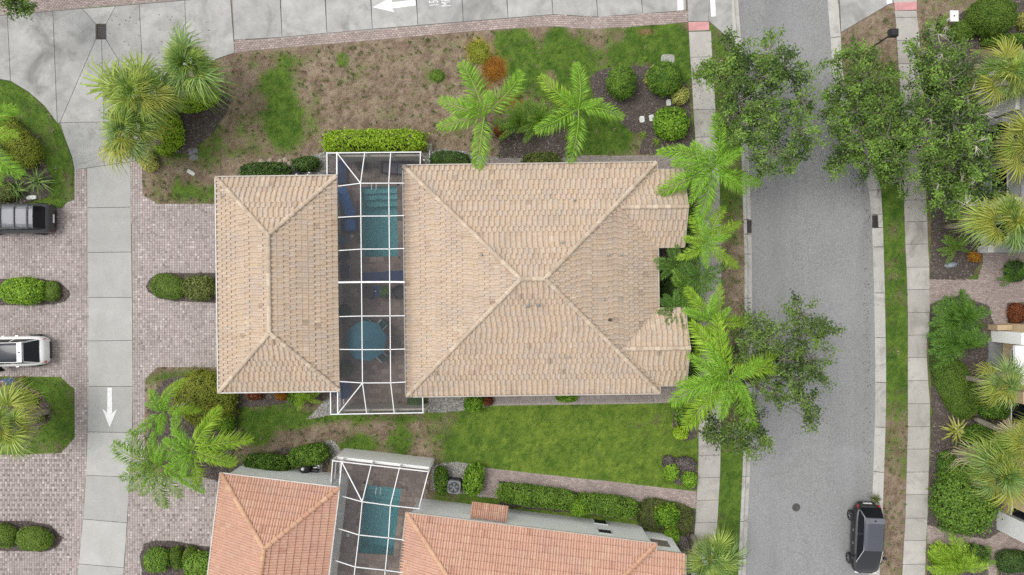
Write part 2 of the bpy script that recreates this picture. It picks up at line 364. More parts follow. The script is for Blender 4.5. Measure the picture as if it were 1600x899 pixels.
# ---- colour of the turf: living green and patches of dead, tan grass
DEAD = np.array((.355,.28,.205)); DEAD2 = np.array((.185,.133,.092)); GRN = np.array((.055,.115,.018)); GRN2 = np.array((.135,.215,.035)); OLV = np.array((.18,.165,.07))
patches = [  # u, v, ru, rv, strength of green (+) or dead (-)
 (440,165,26,62,.95),(452,205,34,36,.8),(425,130,28,22,.7),(535,92,10,13,.95),(684,118,13,12,.8),(455,95,22,14,.45),(553,160,10,9,.35),(495,150,9,9,.35),(555,120,9,9,.4),
 (800,55,26,14,.6),(868,56,18,16,.9),(805,95,30,30,.8),(860,100,75,30,1.0),(850,140,60,20,.6),(890,75,26,18,.6),(975,85,26,16,.7),(1035,70,46,36,1.2),(1000,55,18,20,.8),(1060,110,24,55,.9),(915,190,60,60,.75),(960,210,45,30,.6),(780,70,10,18,.5),(725,170,20,20,.35),(720,205,14,10,.4),
 (330,305,50,18,.65),(270,300,30,20,.35),(300,190,30,30,.3),(258,235,30,20,.4),(320,225,50,30,.3),(380,200,25,30,.3),(390,240,25,14,.3),
 (385,650,22,18,.8),(405,665,35,22,.75),(440,640,35,25,.7),(470,660,25,20,.5),(500,655,20,12,.4),(400,685,22,12,.6),(560,690,35,12,.7),(625,690,20,22,.95),(540,700,60,8,.6),(520,652,60,6,.6),
 (620,655,50,6,.45),(715,690,40,25,.5),(560,660,12,8,.25),(668,650,22,9,.3),(760,640,40,14,-.15),(880,635,60,10,-.15),
 (250,590,30,10,.5),(300,585,40,10,.6),(270,720,40,20,-.3)]
north = PX([(222,250),(240,180),(280,125),(366,84),(600,62),(730,50),(860,41),(925,46),(1000,41),(1074,35),(1078,262),(222,320)])
def turf(x, y):
    u = x*25+800; v = 449.5-y*25
    n = fbm(x*.55+3, y*.55+9, 4)-.5; n2 = fbm(x*2.3+40, y*2.3, 3)-.5; n3 = vnoise(x*7, y*7)-.5
    g = np.full(np.shape(x), .8)
    yard = (u > 215) & (u < 1082) & (v < 330); g = np.where(yard, .1+.25*np.clip((u-760)/200, 0, 1), g)
    g = np.where((u > 215) & (u <= 345) & (v > 150) & (v < 330), .26, g)
    sy = (u > 215) & (u < 1092) & (v > 560); g = np.where(sy, np.clip(.2+(u-655)/130, .2, .93), g)
    sw = (u > 1085) & (u < 1175)
    gs = np.interp(v, [0,250,330,365,400,560,640,700,900], [.75,.6,.7,.3,.12,.1,.4,.85,.9]); g = np.where(sw, gs, g)
    se = (u >= 1290) & (u < 1450)
    gs = np.interp(v, [0,60,110,180,290,330,560,640,690,745,800,850,900], [.2,.2,.55,.7,.8,.92,.85,.6,.5,.3,.12,.25,.42]); g = np.where(se, gs, g)
    g = np.where((u >= 1430), np.interp(v, [0,30,60,200], [.3,.15,.2,.5]), g)
    g = np.where((u < 130), .82, g)
    for (pu, pv, ru, rv, s) in patches:
        g = g + s*np.exp(-(((u-pu)/ru)**2+((v-pv)/rv)**2)**1.3)
    n4 = fbm(x*1.3+71, y*1.3+5, 5)-.5; g = g + .12*((v > 600) & (u > 720) & (u < 1092)); g = np.clip(g + n*.55 + n4*.8 + n2*.45 + n3*.4, 0, 1); g = np.clip((g-.2)/.6, 0, 1); g = g*g*(3-2*g)*.9+g*.1
    k = np.clip(n2*1.3+.5+n3*.9, 0, 1)[..., None]; gg = g[..., None]
    warm = np.clip((u-640)/160, 0, 1)*(v > 600)*(u < 1092); dead = DEAD*(k)+DEAD2*(1-k); grn = GRN2*k+GRN*(1-k); grn = grn*(1+.35*warm[..., None]*np.array((1.25,.8,.6)))
    mid = np.clip(1-np.abs(gg-.45)*3, 0, 1)
    c = dead*(1-gg)+grn*gg; c = c*(1-mid*.55)+OLV*mid*.55
    for (pu, pv, ru, rv, cc) in ((748,80,20,20,(.33,.29,.03)),(772,106,20,22,(.30,.15,.045)),(758,130,14,16,(.22,.16,.05)),(800,160,24,12,(.24,.17,.05)),(735,120,10,18,(.09,.13,.03)),(860,125,10,16,(.26,.2,.12)),(1010,50,14,5,(.25,.16,.08))):
        f = np.clip(np.exp(-(((u-pu)/ru)**2+((v-pv)/rv)**2)**2)+(n2*.8), 0, 1)*np.exp(-(((u-pu)/(ru*1.5))**2+((v-pv)/(rv*1.5))**2)**3)
        c = c*(1-f[..., None])+np.array(cc)*f[..., None]
    return c
hole_polys = [street_poly, main_pool, low_pool]
GX, GY, GS = 40.0, 26.0, .16
nx = int(2*GX/GS)+1; ny = int(2*GY/GS)+1
xs = np.linspace(-GX, GX, nx); ys = np.linspace(-GY, GY, ny); XX, YY = np.meshgrid(xs, ys)
ZZ = (fbm(XX*1.5, YY*1.5, 3)-.5)*.012
V = np.stack([XX.ravel(), YY.ravel(), ZZ.ravel()], 1)
i0 = (np.arange(ny-1)[:, None]*nx+np.arange(nx-1)[None]).ravel()
F = np.stack([i0, i0+1, i0+nx+1, i0+nx], 1); cx = V[F].mean(1)
keep = np.ones(len(F), bool)
def grow(poly, d):   # push a polygon out from its centre
    cxp = sum(p[0] for p in poly)/len(poly); cyp = sum(p[1] for p in poly)/len(poly)
    return [(cxp+(p[0]-cxp)*d, cyp+(p[1]-cyp)*d) for p in poly]
street_wide = PX([(u+1.5, v) for u, v in curbW_out]) + PX([(u-1.5, v) for u, v in curbE_out])[::-1]
for pl in (street_wide, grow(main_pool, 1.06), grow(low_pool, 1.06)): keep &= ~inside(pl, cx[:,0], cx[:,1])
F = F[keep]
lawn = link('lawn', np_mesh('lawn', V, F, M['lawn'], col=turf(V[:,0], V[:,1]))); lawn['kind'] = 'structure'
# land beyond the plots, out to the horizon
far = MB(); bx, by = GX-.05, GY-.05
c_far = MB()
for (x0,x1,y0,y1) in ((-450,-bx,-450,450),(bx,450,-450,450),(-bx,bx,by,450),(-bx,bx,-450,-by)): far.box(x0,x1,y0,y1,-2.2,-.03)
far.box(-bx, bx, -by, by, -2.2, -1.75)
M['farland'] = plain('far_land', (.08,.11,.04), .95, var=.4, scale=.15)
o = far.build('ground', M['farland']); o['kind'] = 'structure'

# ---------------------------------------------------------------- flat sheets and slabs
def slab_set(parent, polys, m, name, z0=-.08, z1=.03, jit=.004):
    bed = MB()
    for i_, pl in enumerate(polys): bed.prism(PX(grow_px(pl)), -.06, .007+.0004*i_)
    bed.build('joint_bed', M['jointdark'], parent)
    for pl in polys:
        mb = MB(); zz = z1 + random.uniform(-jit, jit)
        pts = PX(pl); cxs = sum(p[0] for p in pts)/len(pts); cys = sum(p[1] for p in pts)/len(pts)
        mb.prism([(p[0]-cxs, p[1]-cys) for p in pts], z0, zz, random.random())
        mb.build(name, m, parent, loc=(cxs, cys, 0))
def grow_px(pl, k=1.02):
    cu = sum(p[0] for p in pl)/len(pl); cv = sum(p[1] for p in pl)/len(pl); return [(cu+(p[0]-cu)*k, cv+(p[1]-cv)*k) for p in pl]
def shrink(pl, d):   # inset in pixels for an open joint
    n = len(pl); a = sum(pl[i][0]*pl[(i+1)%n][1]-pl[(i+1)%n][0]*pl[i][1] for i in range(n)); s = 1 if a > 0 else -1; r = []
    for i in range(n):
        p0, p1, p2 = pl[i-1], pl[i], pl[(i+1)%n]
        e1 = np.array((p1[0]-p0[0], p1[1]-p0[1]), float); e2 = np.array((p2[0]-p1[0], p2[1]-p1[1]), float)
        e1 /= np.linalg.norm(e1)+1e-9; e2 /= np.linalg.norm(e2)+1e-9
        n1 = np.array((-e1[1], e1[0]))*s; n2 = np.array((-e2[1], e2[0]))*s; bis = n1+n2; bl = bis@bis
        off = bis*(2*d/bl) if bl > .2 else n1*d
        r.append((p1[0]+off[0], p1[1]+off[1]))
    return r
# concrete lane down the left
lane = structure('concrete_lane')
lv = [(263,136,253,204),(325,136.5,324,205),(395,137,394,206),(465,138,465,207),(533,138,532,207.5),(604,138,604,208),(675,137,676,207),(743,134.5,745,203),(811,130,817,199),(881,123,887,194),(952,115,960,186)]
lane_polys = []
for a, b in zip(lv, lv[1:]):
    lane_polys.append(shrink([(a[1],a[0]),(a[3],a[2]),(b[3],b[2]),(b[1],b[0])], .45))
slab_set(lane, lane_polys, M['lane'], 'concrete_slab')
# apron and alley along the top
apron = structure('alley_apron')
def topv(u): return 25-25*u/300 if u < 300 else -40
def botv(u):
    pts = [(366,83),(367,63),(400,62),(600,44),(700,36),(800,28),(860,23),(930,27),(1000,22),(1072,17)]
    for (a0,b0),(a1,b1) in zip(pts, pts[1:]):
        if a0 <= u <= a1: return b0+(b1-b0)*(u-a0)/(a1-a0)
    return 83
ap = [[(-60,30),(12,24),(17,127),(0,124),(-60,118)],[(12,24),(83,18),(90,193),(70,166),(45,144),(17,127)],
 [(83,18),(129,14),(150,38),(150,62),(94,192),(90,193)],[(129,14),(181,10),(166,38),(150,38)],[(150,62),(159,62),(163,191),(94,192)],
 [(159,62),(166,62),(186,95),(186,190),(163,191)],[(181,10),(218,7),(224,130),(186,130),(186,95),(166,62),(166,38)],
 [(94,192),(163,191),(186,190),(240,190),(224,215),(220,250),(204,253),(136,263),(117,266),(112,243),(105,225)],
 [(218,7),(289,1),(293,118),(250,150),(240,190),(186,190),(186,130),(224,130)],[(289,1),(360,-5),(367,83),(340,92),(293,118)]]
js = [360,437,507,578,649,720,790,860,930,1000,1072]
for a, b in zip(js, js[1:]):
    ap.append([(a,-50),(b-2,-50),(b+4 if b < 1072 else b, botv(b)),(a+6 if a == 360 else a+4, botv(a+8) if a == 360 else botv(a))])
slab_set(apron, [shrink(p, .4) for p in ap], M['apron'], 'concrete_slab')
slab_set(apron, [shrink(p, .3) for p in ([(1072,-50),(1110,-50),(1107,34),(1075,34)],[(1110,-50),(1141,-50),(1147,60),(1138,60),(1107,33)],[(1309,-50),(1392,-50),(1392,5),(1314,51)])], M['apron'], 'concrete_slab')
# street sidewalks
walkw = structure('house_sidewalk')
wl = [(1076,50),(1078,90),(1081,132),(1083,172),(1086,215),(1088,258),(1090,300),(1091,343),(1092,385),(1092,428),(1092,470),(1092,512),(1092,555),(1092,598),(1092,640),(1091,677),(1091,712),(1090,747),(1088,782),(1086,817),(1083,852),(1080,888),(1077,925)]
wp = [[(1075,34.5),(1108,34),(1108.5,48),(1076,49.5)]]
for a, b in zip(wl, wl[1:]): wp.append([a,(a[0]+35,a[1]-1),(b[0]+35,b[1]-1),b])
slab_set(walkw, [shrink(p, .35) for p in wp], M['walk'], 'sidewalk_slab')
walke = structure('far_sidewalk')
el = [(1399,28,34),(1401,64,36),(1403,100,37),(1406,136,37),(1408,172,36),(1410,208,36),(1411,245,36),(1412,280,36),(1412,313,35),(1413,347,36),(1414,382,36),(1416,418,36),(1417,453,35),(1418,489,34),(1418,524,30),(1418,559,30),(1418,595,32),(1418,631,35),(1418,667,35),(1417,702,35),(1416,738,35),(1415,773,35),(1414,810,35),(1412,845,35),(1410,882,36),(1408,920,36)]
ep = []
for a, b in zip(el, el[1:]): ep.append([(a[0],a[1]),(a[0]+a[2],a[1]-.5),(b[0]+(a[2] if a[1] == 489 or b[1] == 489 else b[2]),b[1]-.5),(b[0],b[1])])
slab_set(walke, [shrink(p, .35) for p in ep], M['walk'], 'sidewalk_slab')
slab_set(walke, [shrink([(1397,17),(1432,17),(1433,27.5),(1399,28)], .3), [(1392,-50),(1432,-50),(1432,3),(1396,5)]], M['walk'], 'sidewalk_slab')
for par, pl in ((walkw, [(1075.5,35.5),(1107.5,34.5),(1108,47),(1076,48.5)]), (walke, [(1397,5),(1432,3),(1432,16),(1398,17)])):
    slab_set(par, [pl], M['pinkpad'], 'warning_pad', z0=.0, z1=.045)
# kerbs in cast lengths, a raised lip and a lower gutter pan
def curb(name, outer, inner, cuts):
    root = structure(name)
    def lerp(line, v):
        for (u0, v0), (u1, v1) in zip(line, line[1:]):
            if v0 <= v <= v1: return u0+(u1-u0)*(v-v0)/(v1-v0)
        return line[-1][0]
    for va, vb in zip(cuts, cuts[1:]):
        k = max(1, int((vb-va)/24)); mb = MB(); g = .45; t = random.random()
        vv = np.linspace(va+g, vb-g, k+1)
        prof = [(0,.035),(.38,.035),(.52,-.085),(1.0,-.105)]
        rings = []
        for v in vv:
            A = Vector(P(lerp(outer, v), v)); B = Vector(P(lerp(inner, v), v)); ring = []
            for (f, z) in prof: q = A.lerp(B, f); ring.append(Vector((q.x, q.y, z)))
            ring.append(Vector((B.x, B.y, -.4))); ring.append(Vector((A.x, A.y, -.4))); rings.append(ring)
        n = 6; vs = [q for r in rings for q in r]; fs = []
        for i in range(len(rings)-1):
            for j in range(n): fs.append((i*n+j, i*n+(j+1)%n, (i+1)*n+(j+1)%n, (i+1)*n+j))
        fs += [tuple(range(n-1,-1,-1)), tuple((len(rings)-1)*n+j for j in range(n))]
        mb.add(vs, fs, t); o = mb.build('curb_stone', M['curb'], root)
    return root
curb('house_side_curb', curbW_out, curbW_in, [-60,-10,58,128,198,268,343,366,397,466,536,606,676,745,815,885,955])
curb('far_side_curb', curbE_out, curbE_in, [-60,-10,58,108,150,190,225,262,297,335,356,386,458,528,598,668,738,808,878,950])
# ---------------------------------------------------------------- pavers: thousands of small real blocks
def inset_test(polys, holes, x, y):
    r = np.zeros(x.shape, bool)
    for p in polys: r |= inside(p, x, y)
    for h in holes: r &= ~inside(h, x, y)
    return r
def paver_field(parent, polys_px, holes_px, m, du, dv, ang=0.0, stagger=.5, gap=.018, z=.025, name='pavers', pattern=None, base=None, mort='paverjoint', jitter=.006, zfun=0.0, sets=None):
    polys = [PX(p) for p in polys_px]; holes = [PX(h) for h in holes_px]
    allp = [q for p in polys for q in p]; ca, sa = math.cos(ang), math.sin(ang)
    lx = [q[0]*ca+q[1]*sa for q in allp]; ly = [-q[0]*sa+q[1]*ca for q in allp]
    ni = int((max(lx)-min(lx))/du)+2; nj = int((max(ly)-min(ly))/dv)+2
    I, J = np.meshgrid(np.arange(ni), np.arange(nj))
    X = min(lx)+I*du+(J % 2)*du*stagger; Y = min(ly)+J*dv; X = X.ravel(); Y = Y.ravel(); I = I.ravel(); J = J.ravel()
    wx = X*ca-Y*sa; wy = X*sa+Y*ca
    ok = inset_test(polys, holes, wx, wy); wx, wy, I, J = wx[ok], wy[ok], I[ok], J[ok]; n = len(wx)
    if n == 0: return
    tint = np.clip(.55+rng.normal(0, .17, n), .2, .95); tint = np.where(rng.random(n) < .035, 1.0, tint)
    if pattern is not None: tint = pattern(I, J, wx, wy, tint)
    hx = (du-gap)/2; hy = (dv-gap)/2; zj = zfun+z+rng.normal(0, .003, n)
    rot = ang+rng.normal(0, jitter*2, n); cr, sr = np.cos(rot), np.sin(rot)
    V = np.zeros((n, 8, 3)); ch = .012
    for k, (sx, sy) in enumerate(((-1,-1),(1,-1),(1,1),(-1,1))):
        for l, (e, zz) in enumerate(((0, 0), (ch, 1))):
            px_ = sx*(hx-e); py_ = sy*(hy-e)
            V[:, l*4+k, 0] = wx+px_*cr-py_*sr; V[:, l*4+k, 1] = wy+px_*sr+py_*cr; V[:, l*4+k, 2] = zj*zz+(zfun+.006)*(1-zz)
    f = np.array([(4,5,6,7),(0,1,5,4),(1,2,6,5),(2,3,7,6),(3,0,4,7)])
    F = (np.arange(n)[:, None, None]*8+f[None]).reshape(-1, 4)
    o = link(name, np_mesh(name, V.reshape(-1, 3), F, m, tint=np.repeat(tint, 5)), parent, kind='stuff'); return o
def sheet(parent, pl, m, z0, z1, name):
    mb = MB(); mb.prism(PX(pl), z0, z1); return mb.build(name, m, parent)
lane_left = [(-60,262),(117,266),(136,263),(136.5,325),(138,465),(138,604),(137,675),(134.5,743),(130,811),(123,881),(115,952),(-60,952)]
lane_right = [(204,253),(222,250),(222,262),(224,305),(246,319),(345,318),(348,748),(345,952),(186,960),(194,887),(199,817),(203,745),(207,676),(208,604),(207.5,532),(207,465),(206,394),(205,324)]
isl_nw = [(-60,119),(0,125),(20,131),(45,145),(70,168),(90,195),(105,228),(113,248),(116,266),(116,312),(104,317),(98,325),(-60,325)]
isl_sw = [(-60,588),(94,589),(105,599),(116,608),(117,684),(95,708),(-60,712)]
isl_l1 = [(-60,436),(60,436),(92,440),(108,455),(110,460),(102,471),(84,476),(-60,478)]
isl_l2 = [(-60,815),(45,814),(78,821),(99,841),(88,856),(70,862),(-60,858)]
isl_r1 = [(345,427),(250,427),(236,435),(228,447),(232,456),(248,466),(275,471),(345,473)]
isl_r2 = [(226,850),(240,845),(270,845),(332,856),(330,960),(225,960),(222,890),(219,868)]
south_bed = [(228,592),(246,574),(345,574),(348,700),(345,752),(300,742),(232,740),(226,690)]
driveL = structure('left_driveway'); driveR = structure('right_driveway')
sheet(driveL, lane_left, M['paverjoint'], -.05, .006, 'joint_bed'); 
sheet(driveR, lane_right, M['paverjoint'], -.05, .006, 'joint_bed')
def pat(I, J, x, y, t):
    u = x*25+800; v = 449.5-y*25
    k = ((J % 2 == 0) & ((I + (J//2) % 2) % 2 == 0))
    amt = np.interp(v, [250,300,400,480,560,700,716,800,870,952], [.05,.10,.2,.3,.2,.25,.95,.92,.6,.5])*np.where(u < 120, 1, .55+.35*np.clip((u-250)/80, 0, 1)*(v < 560))
    edge = (u > 112) & (u < 215)
    nz = fbm(x*.5, y*.5, 3)
    dk = k & (rng.random(len(t)) < amt*(.55+.9*nz)) & ~edge
    t = np.where(dk, np.where(v > 700, 0, .16)+rng.random(len(t))*.24, t)
    return np.where(edge, np.clip(t-.06, .2, 1), t)
paver_field(driveL, [lane_left], [isl_nw, isl_sw, isl_l1, isl_l2], M['paver'], .155, .155, stagger=0, pattern=pat, gap=.022)
paver_field(driveR, [lane_right], [isl_r1, isl_r2, south_bed, [(222,250),(224,305),(246,319),(345,318),(345,200)]], M['paver'], .155, .155, stagger=0, pattern=pat, gap=.022)
# planting soil of the islands: raised mulch or turf cut out of the pavers
def lawn_pad(name, pl, z=.03):
    mb = MB(); pts = PX(pl); return None
def grid_pad(name, pl, z, mat, colfun=None, gs=.16, parent=None):
    """turf pad as a fine grid, edged by the exact outline"""
    pts = PX(pl); bm = bmesh.new(); vs = [bm.verts.new((p[0], p[1], z)) for p in pts]; f = bm.faces.new(vs)
    if f.normal.z < 0: f.normal_flip()
    r = bmesh.ops.extrude_face_region(bm, geom=[f]); bm.normal_update()
    for e in r['geom']:
        if isinstance(e, bmesh.types.BMVert): e.co.z -= .1
    xs = [p[0] for p in pts]; ys = [p[1] for p in pts]
    for ax, a, b in ((0, min(xs), max(xs)), (1, min(ys), max(ys))):
        k = a+gs
        while k < b:
            co = Vector((k, 0, 0)) if ax == 0 else Vector((0, k, 0)); no = Vector((1,0,0)) if ax == 0 else Vector((0,1,0))
            bmesh.ops.bisect_plane(bm, geom=bm.verts[:]+bm.edges[:]+bm.faces[:], plane_co=co, plane_no=no); k += gs
    me = bpy.data.meshes.new(name); bm.to_mesh(me); bm.free()
    if colfun is not None:
        co = np.zeros(len(me.vertices)*3, np.float32); me.vertices.foreach_get('co', co); co = co.reshape(-1, 3)
        c = colfun(co[:,0].astype(float), co[:,1].astype(float)); at = me.attributes.new('col', 'FLOAT_COLOR', 'POINT')
        at.data.foreach_set('color', np.concatenate([c, np.ones((len(c),1))], 1).astype(np.float32).ravel())
    me.materials.append(mat); o = link(name, me, parent); 
    if parent is None: o['kind'] = 'structure'
    return o
pads = [grid_pad('lawn', p, .04, M['lawn'], turf, .25) for p in (isl_nw, isl_sw, south_bed)]
yard_corner = [(222,250),(224,305),(246,319),(345,318),(345,240)]
pads.append(grid_pad('lawn', yard_corner, .035, M['lawn'], turf, .25))
# paved walks
side = structure('north_side_walk'); n_walk = [(766,246),(900,244),(1092,243),(1092,270),(766,275)]
sheet(side, n_walk, M['paverjoint'], -.03, .012, 'joint_bed'); paver_field(side, [n_walk], [], M['greypaver'], .21, .105, R(.75), z=.02, zfun=.012)
side2 = structure('south_side_walk'); s_walk = [(768,600),(1092,600),(1092,628),(1000,631),(768,634)]
sheet(side2, s_walk, M['paverjoint'], -.03, .012, 'joint_bed'); paver_field(side2, [s_walk], [], M['greypaver'], .105, .21, R(.75), z=.02, zfun=.012)
lowwalk = structure('lower_house_walk'); l_walk = [(757,731),(900,747),(1088,768),(1087,794),(960,780),(800,765),(800,782),(752,776)]
sheet(lowwalk, l_walk, M['paverjoint'], -.03, .012, 'joint_bed'); paver_field(lowwalk, [l_walk], [], M['pathpaver'], .21, .105, R(-7), z=.02, zfun=.012)
band = structure('alley_edge_band')
b_poly = [(367,63.5),(400,62.5),(600,44.5),(700,36.5),(800,28.5),(860,23.5),(930,27.5),(1000,22.5),(1074,17.5),(1074,35),(1000,41),(925,46),(860,41),(800,45),(730,50),(600,62),(400,79),(367,83)]
sheet(band, b_poly, M['paverjoint'], -.03, .012, 'joint_bed')
paver_field(band, [b_poly[0:6]+[(860,41),(800,45),(730,50),(600,62),(400,79),(367,83)]], [], M['pathpaver'], .21, .125, R(4.9), z=.022, zfun=.012)
paver_field(band, [[(860,23.5),(930,27.5),(1000,22.5),(1074,17.5),(1074,35),(1000,41),(925,46),(860,41)]], [], M['pathpaver'], .21, .125, R(1.0), z=.022, zfun=.012)
tband = structure('alley_far_band'); tb = [(-60,-40),(300,-40),(300,-1),(-60,29)]
sheet(tband, tb, M['paverjoint'], -.03, .012, 'joint_bed'); paver_field(tband, [tb], [], M['pathpaver'], .21, .105, R(4.8), z=.022, zfun=.012)
rp = [(1452,437),(1528,437),(1536,412),(1536,396),(1660,396),(1660,470),(1590,472),(1574,500),(1576,552),(1556,525),(1545,478),(1500,462),(1466,470),(1452,476)]
rpath = structure('right_entry_path'); sheet(rpath, rp, M['paverjoint'], -.03, .012, 'joint_bed'); paver_field(rpath, [rp], [], M['pathpaver'], .21, .105, R(3), z=.022, zfun=.012)
rp2 = [(1449,820),(1500,836),(1545,842),(1565,830),(1563,800),(1600,828),(1660,828),(1660,860),(1600,860),(1562,862),(1556,899),(1545,899),(1540,862),(1500,852),(1449,850)]
rpath2 = structure('lower_entry_path'); sheet(rpath2, rp2, M['paverjoint'], -.03, .012, 'joint_bed'); paver_field(rpath2, [rp2], [], M['pathpaver'], .21, .105, R(4), z=.022, zfun=.012)

# ---------------------------------------------------------------- mulch and gravel beds
beds_px = [
 [(274,241),(300,238),(335,205),(362,160),(354,146),(330,152),(300,165),(262,190),(246,225)],
 [(920,126),(928,114),(945,110),(975,104),(1010,103),(1045,110),(1074,135),(1082,200),(1083,243),(1000,240),(1003,215),(985,205),(960,185),(930,160)],
 [(782,192),(820,172),(870,190),(905,220),(908,247),(780,247)],
 [(-60,185),(15,190),(48,205),(65,240),(80,275),(78,305),(40,318),(-60,318)],
 [(-60,604),(30,598),(60,610),(78,632),(80,655),(60,672),(45,700),(-60,700)],
 [(300,585),(345,585),(372,640),(370,690),(352,752),(320,745),(260,745),(232,700),(236,620),(262,592)],
 [(345,700),(362,730),(440,700),(500,692),(520,705),(505,760),(340,752)],
 [(1050,645),(1066,636),(1088,640),(1088,684),(1066,690),(1052,670)],
 [(1036,722),(1060,716),(1088,722),(1088,765),(1060,758),(1038,746)],
 [(995,790),(1030,783),(1087,797),(1084,850),(1078,905),(1060,905),(1045,855),(995,815)],
 [(780,752),(960,778),(995,790),(990,812),(780,790)],
 [(1024,270),(1091,262),(1093,480),(1092,598),(1030,598)],
 [(1455,322),(1530,322),(1535,400),(1520,430),(1505,437),(1453,437)],
 [(1450,330),(1448,40),(1480,60),(1540,90),(1660,90),(1660,340),(1530,340)],
 [(1480,75),(1495,50),(1480,35),(1510,15),(1560,-20),(1660,-20),(1660,76)],
 [(1452,478),(1466,470),(1500,463),(1545,479),(1556,526),(1576,553),(1590,650),(1660,650),(1660,825),(1600,825),(1563,800),(1562,830),(1545,842),(1500,836),(1450,819),(1456,640)],
 [(1452,853),(1500,854),(1540,864),(1545,960),(1447,960)],
 [(1562,865),(1600,862),(1660,862),(1660,960),(1558,960)],
 [(1574,475),(1660,470),(1660,545),(1578,545)],
 [(345,612),(520,612),(522,622),(430,632),(345,640)],
 isl_l1, isl_l2, isl_r1, isl_r2]
bed_polys = []
for k, b in enumerate(beds_px):
    up = k >= len(beds_px)-4
    z = .05 if up else (.06 if k in (3,4,5) else .028)+.0015*k
    cx_ = sum(p[0] for p in b)/len(b); cy_ = sum(p[1] for p in b)/len(b); dense = []
    for i in range(len(b)):
        p, q = b[i], b[(i+1) % len(b)]; n = max(1, int(math.hypot(q[0]-p[0], q[1]-p[1])/7))
        for j in range(n):
            u = p[0]+(q[0]-p[0])*j/n; v = p[1]+(q[1]-p[1])*j/n; a = .6 if up else 1.6
            dense.append((u+random.uniform(-a, a), v+random.uniform(-a, a)))
    mb = MB(); mb.prism(PX(dense), -.05, z); o = mb.build('mulch_bed', M['mulch']); o['kind'] = 'structure'; bed_polys.append((PX(dense), z))
gravel_px = [[(455,262),(470,248),(510,236),(512,285),(455,285)],[(660,240),(690,232),(742,240),(762,246),(766,265),(660,275)],[(480,655),(520,612),(524,640),(516,648)],
 [(668,615),(768,612),(768,634),(724,642),(668,645)],[(508,690),(520,688),(534,703),(528,720),(512,720)],[(676,726),(720,722),(757,730),(752,776),(672,765)]]
grav = []
for k, g_ in enumerate(gravel_px):
    dense = []
    for i in range(len(g_)):
        p, q = g_[i], g_[(i+1) % len(g_)]; n = max(1, int(math.hypot(q[0]-p[0], q[1]-p[1])/6))
        for j in range(n): dense.append((p[0]+(q[0]-p[0])*j/n+random.uniform(-1.2,1.2), p[1]+(q[1]-p[1])*j/n+random.uniform(-1.2,1.2)))
    mb = MB(); mb.prism(PX(dense), -.05, .032+.001*k); o = mb.build('gravel_bed', M['rockbed']); o['kind'] = 'structure'; grav.append((PX(dense), .032+.001*k))
def scatter_in(polys, dens):
    out = []
    for pl, z in polys:
        xs = [p[0] for p in pl]; ys = [p[1] for p in pl]; A = (max(xs)-min(xs))*(max(ys)-min(ys)); n = int(A*dens)
        x = rng.uniform(min(xs), max(xs), n); y = rng.uniform(min(ys), max(ys), n); k = inside(pl, x, y)
        out.append(np.stack([x[k], y[k], np.full(k.sum(), z)], 1))
    return np.concatenate(out)
# mulch chips: slivers lying every way
p = scatter_in(bed_polys, 110); n = len(p); a = rng.uniform(0, 2*math.pi, n); l = rng.uniform(.03, .085, n); wd = rng.uniform(.01, .025, n); tl = rng.normal(0, .35, (n, 2))
d = np.stack([np.cos(a), np.sin(a), tl[:,0]], 1)*l[:,None]; e = np.stack([-np.sin(a), np.cos(a), tl[:,1]], 1)*wd[:,None]; p[:,2] += .02
V = np.stack([p-d-e, p+d-e, p+d+e, p-d+e], 1).reshape(-1, 3); F = np.arange(n*4).reshape(-1, 4)
o = link('mulch', np_mesh('mulch', V, F, M['mulchchip'], tint=rng.random(n))); tag(o, 'loose dark brown mulch chips strewn over the planting beds', 'mulch', kind='stuff')
# gravel: little tetra-like stones
p = scatter_in(grav, 260); n = len(p); r = rng.uniform(.025, .065, n); k5 = np.array([(1,0,0),(0,1,0),(-1,0,0),(0,-1,0),(0,0,.8)])
V = p[:,None]+k5[None]*r[:,None,None]*(1+rng.normal(0,.25,(n,5,1))); rot = rng.uniform(0, 6.28, n)
F = (np.arange(n)[:,None,None]*5+np.array([(0,1,4),(1,2,4),(2,3,4),(3,0,4)])[None]).reshape(-1, 3)
o = link('gravel', np_mesh('gravel', V.reshape(-1,3), F, M['rock'], tint=np.repeat(rng.random(n),4))); tag(o, 'pale gravel stones along the screened cages', 'gravel', kind='stuff')
# grass blades over the turf
hard = [PX(x) for x in (lane_left, lane_right)]
n = 420000; x = rng.uniform(-34, 34, n); y = rng.uniform(-19.5, 19.5, n)
u = x*25+800; v = 449.5-y*25
ok = np.zeros(n, bool)
turf_px = [north and [(222,250),(240,180),(280,125),(366,86),(600,64),(730,52),(860,43),(925,48),(1000,43),(1074,37),(1082,130),(1086,243),(766,245),(762,262),(345,318),(246,318),(224,303)],
 [(345,612),(768,636),(1000,632),(1090,630),(1090,766),(900,746),(757,730),(676,718),(530,704),(345,752)],isl_nw,isl_sw,south_bed,
 [(1111,40),(1146,62),(1157,200),(1163,400),(1162,600),(1157,800),(1152,905),(1117,905),(1123,820),(1127,712),(1128,420),(1122,250)],
 [(1316,55),(1392,10),(1399,30),(1410,210),(1413,350),(1418,490),(1418,670),(1408,905),(1375,905),(1381,740),(1385,600),(1382,450),(1378,320),(1364,250),(1332,180)],
 [(1434,-10),(1520,-10),(1480,40),(1445,120),(1448,300),(1443,300)],[(1452,480),(1458,640),(1453,740),(1458,740),(1466,660),(1458,480)]]
turf_poly = [PX(t_) for t_ in turf_px]
for t_ in turf_poly: ok |= inside(t_, x, y)
for b_, z_ in bed_polys+grav: ok &= ~inside(b_, x, y)
for t_ in (n_walk, s_walk, l_walk, b_poly): ok &= ~inside(PX(t_), x, y)
x, y = x[ok], y[ok]; n = len(x); u = x*25+800; v = 449.5-y*25
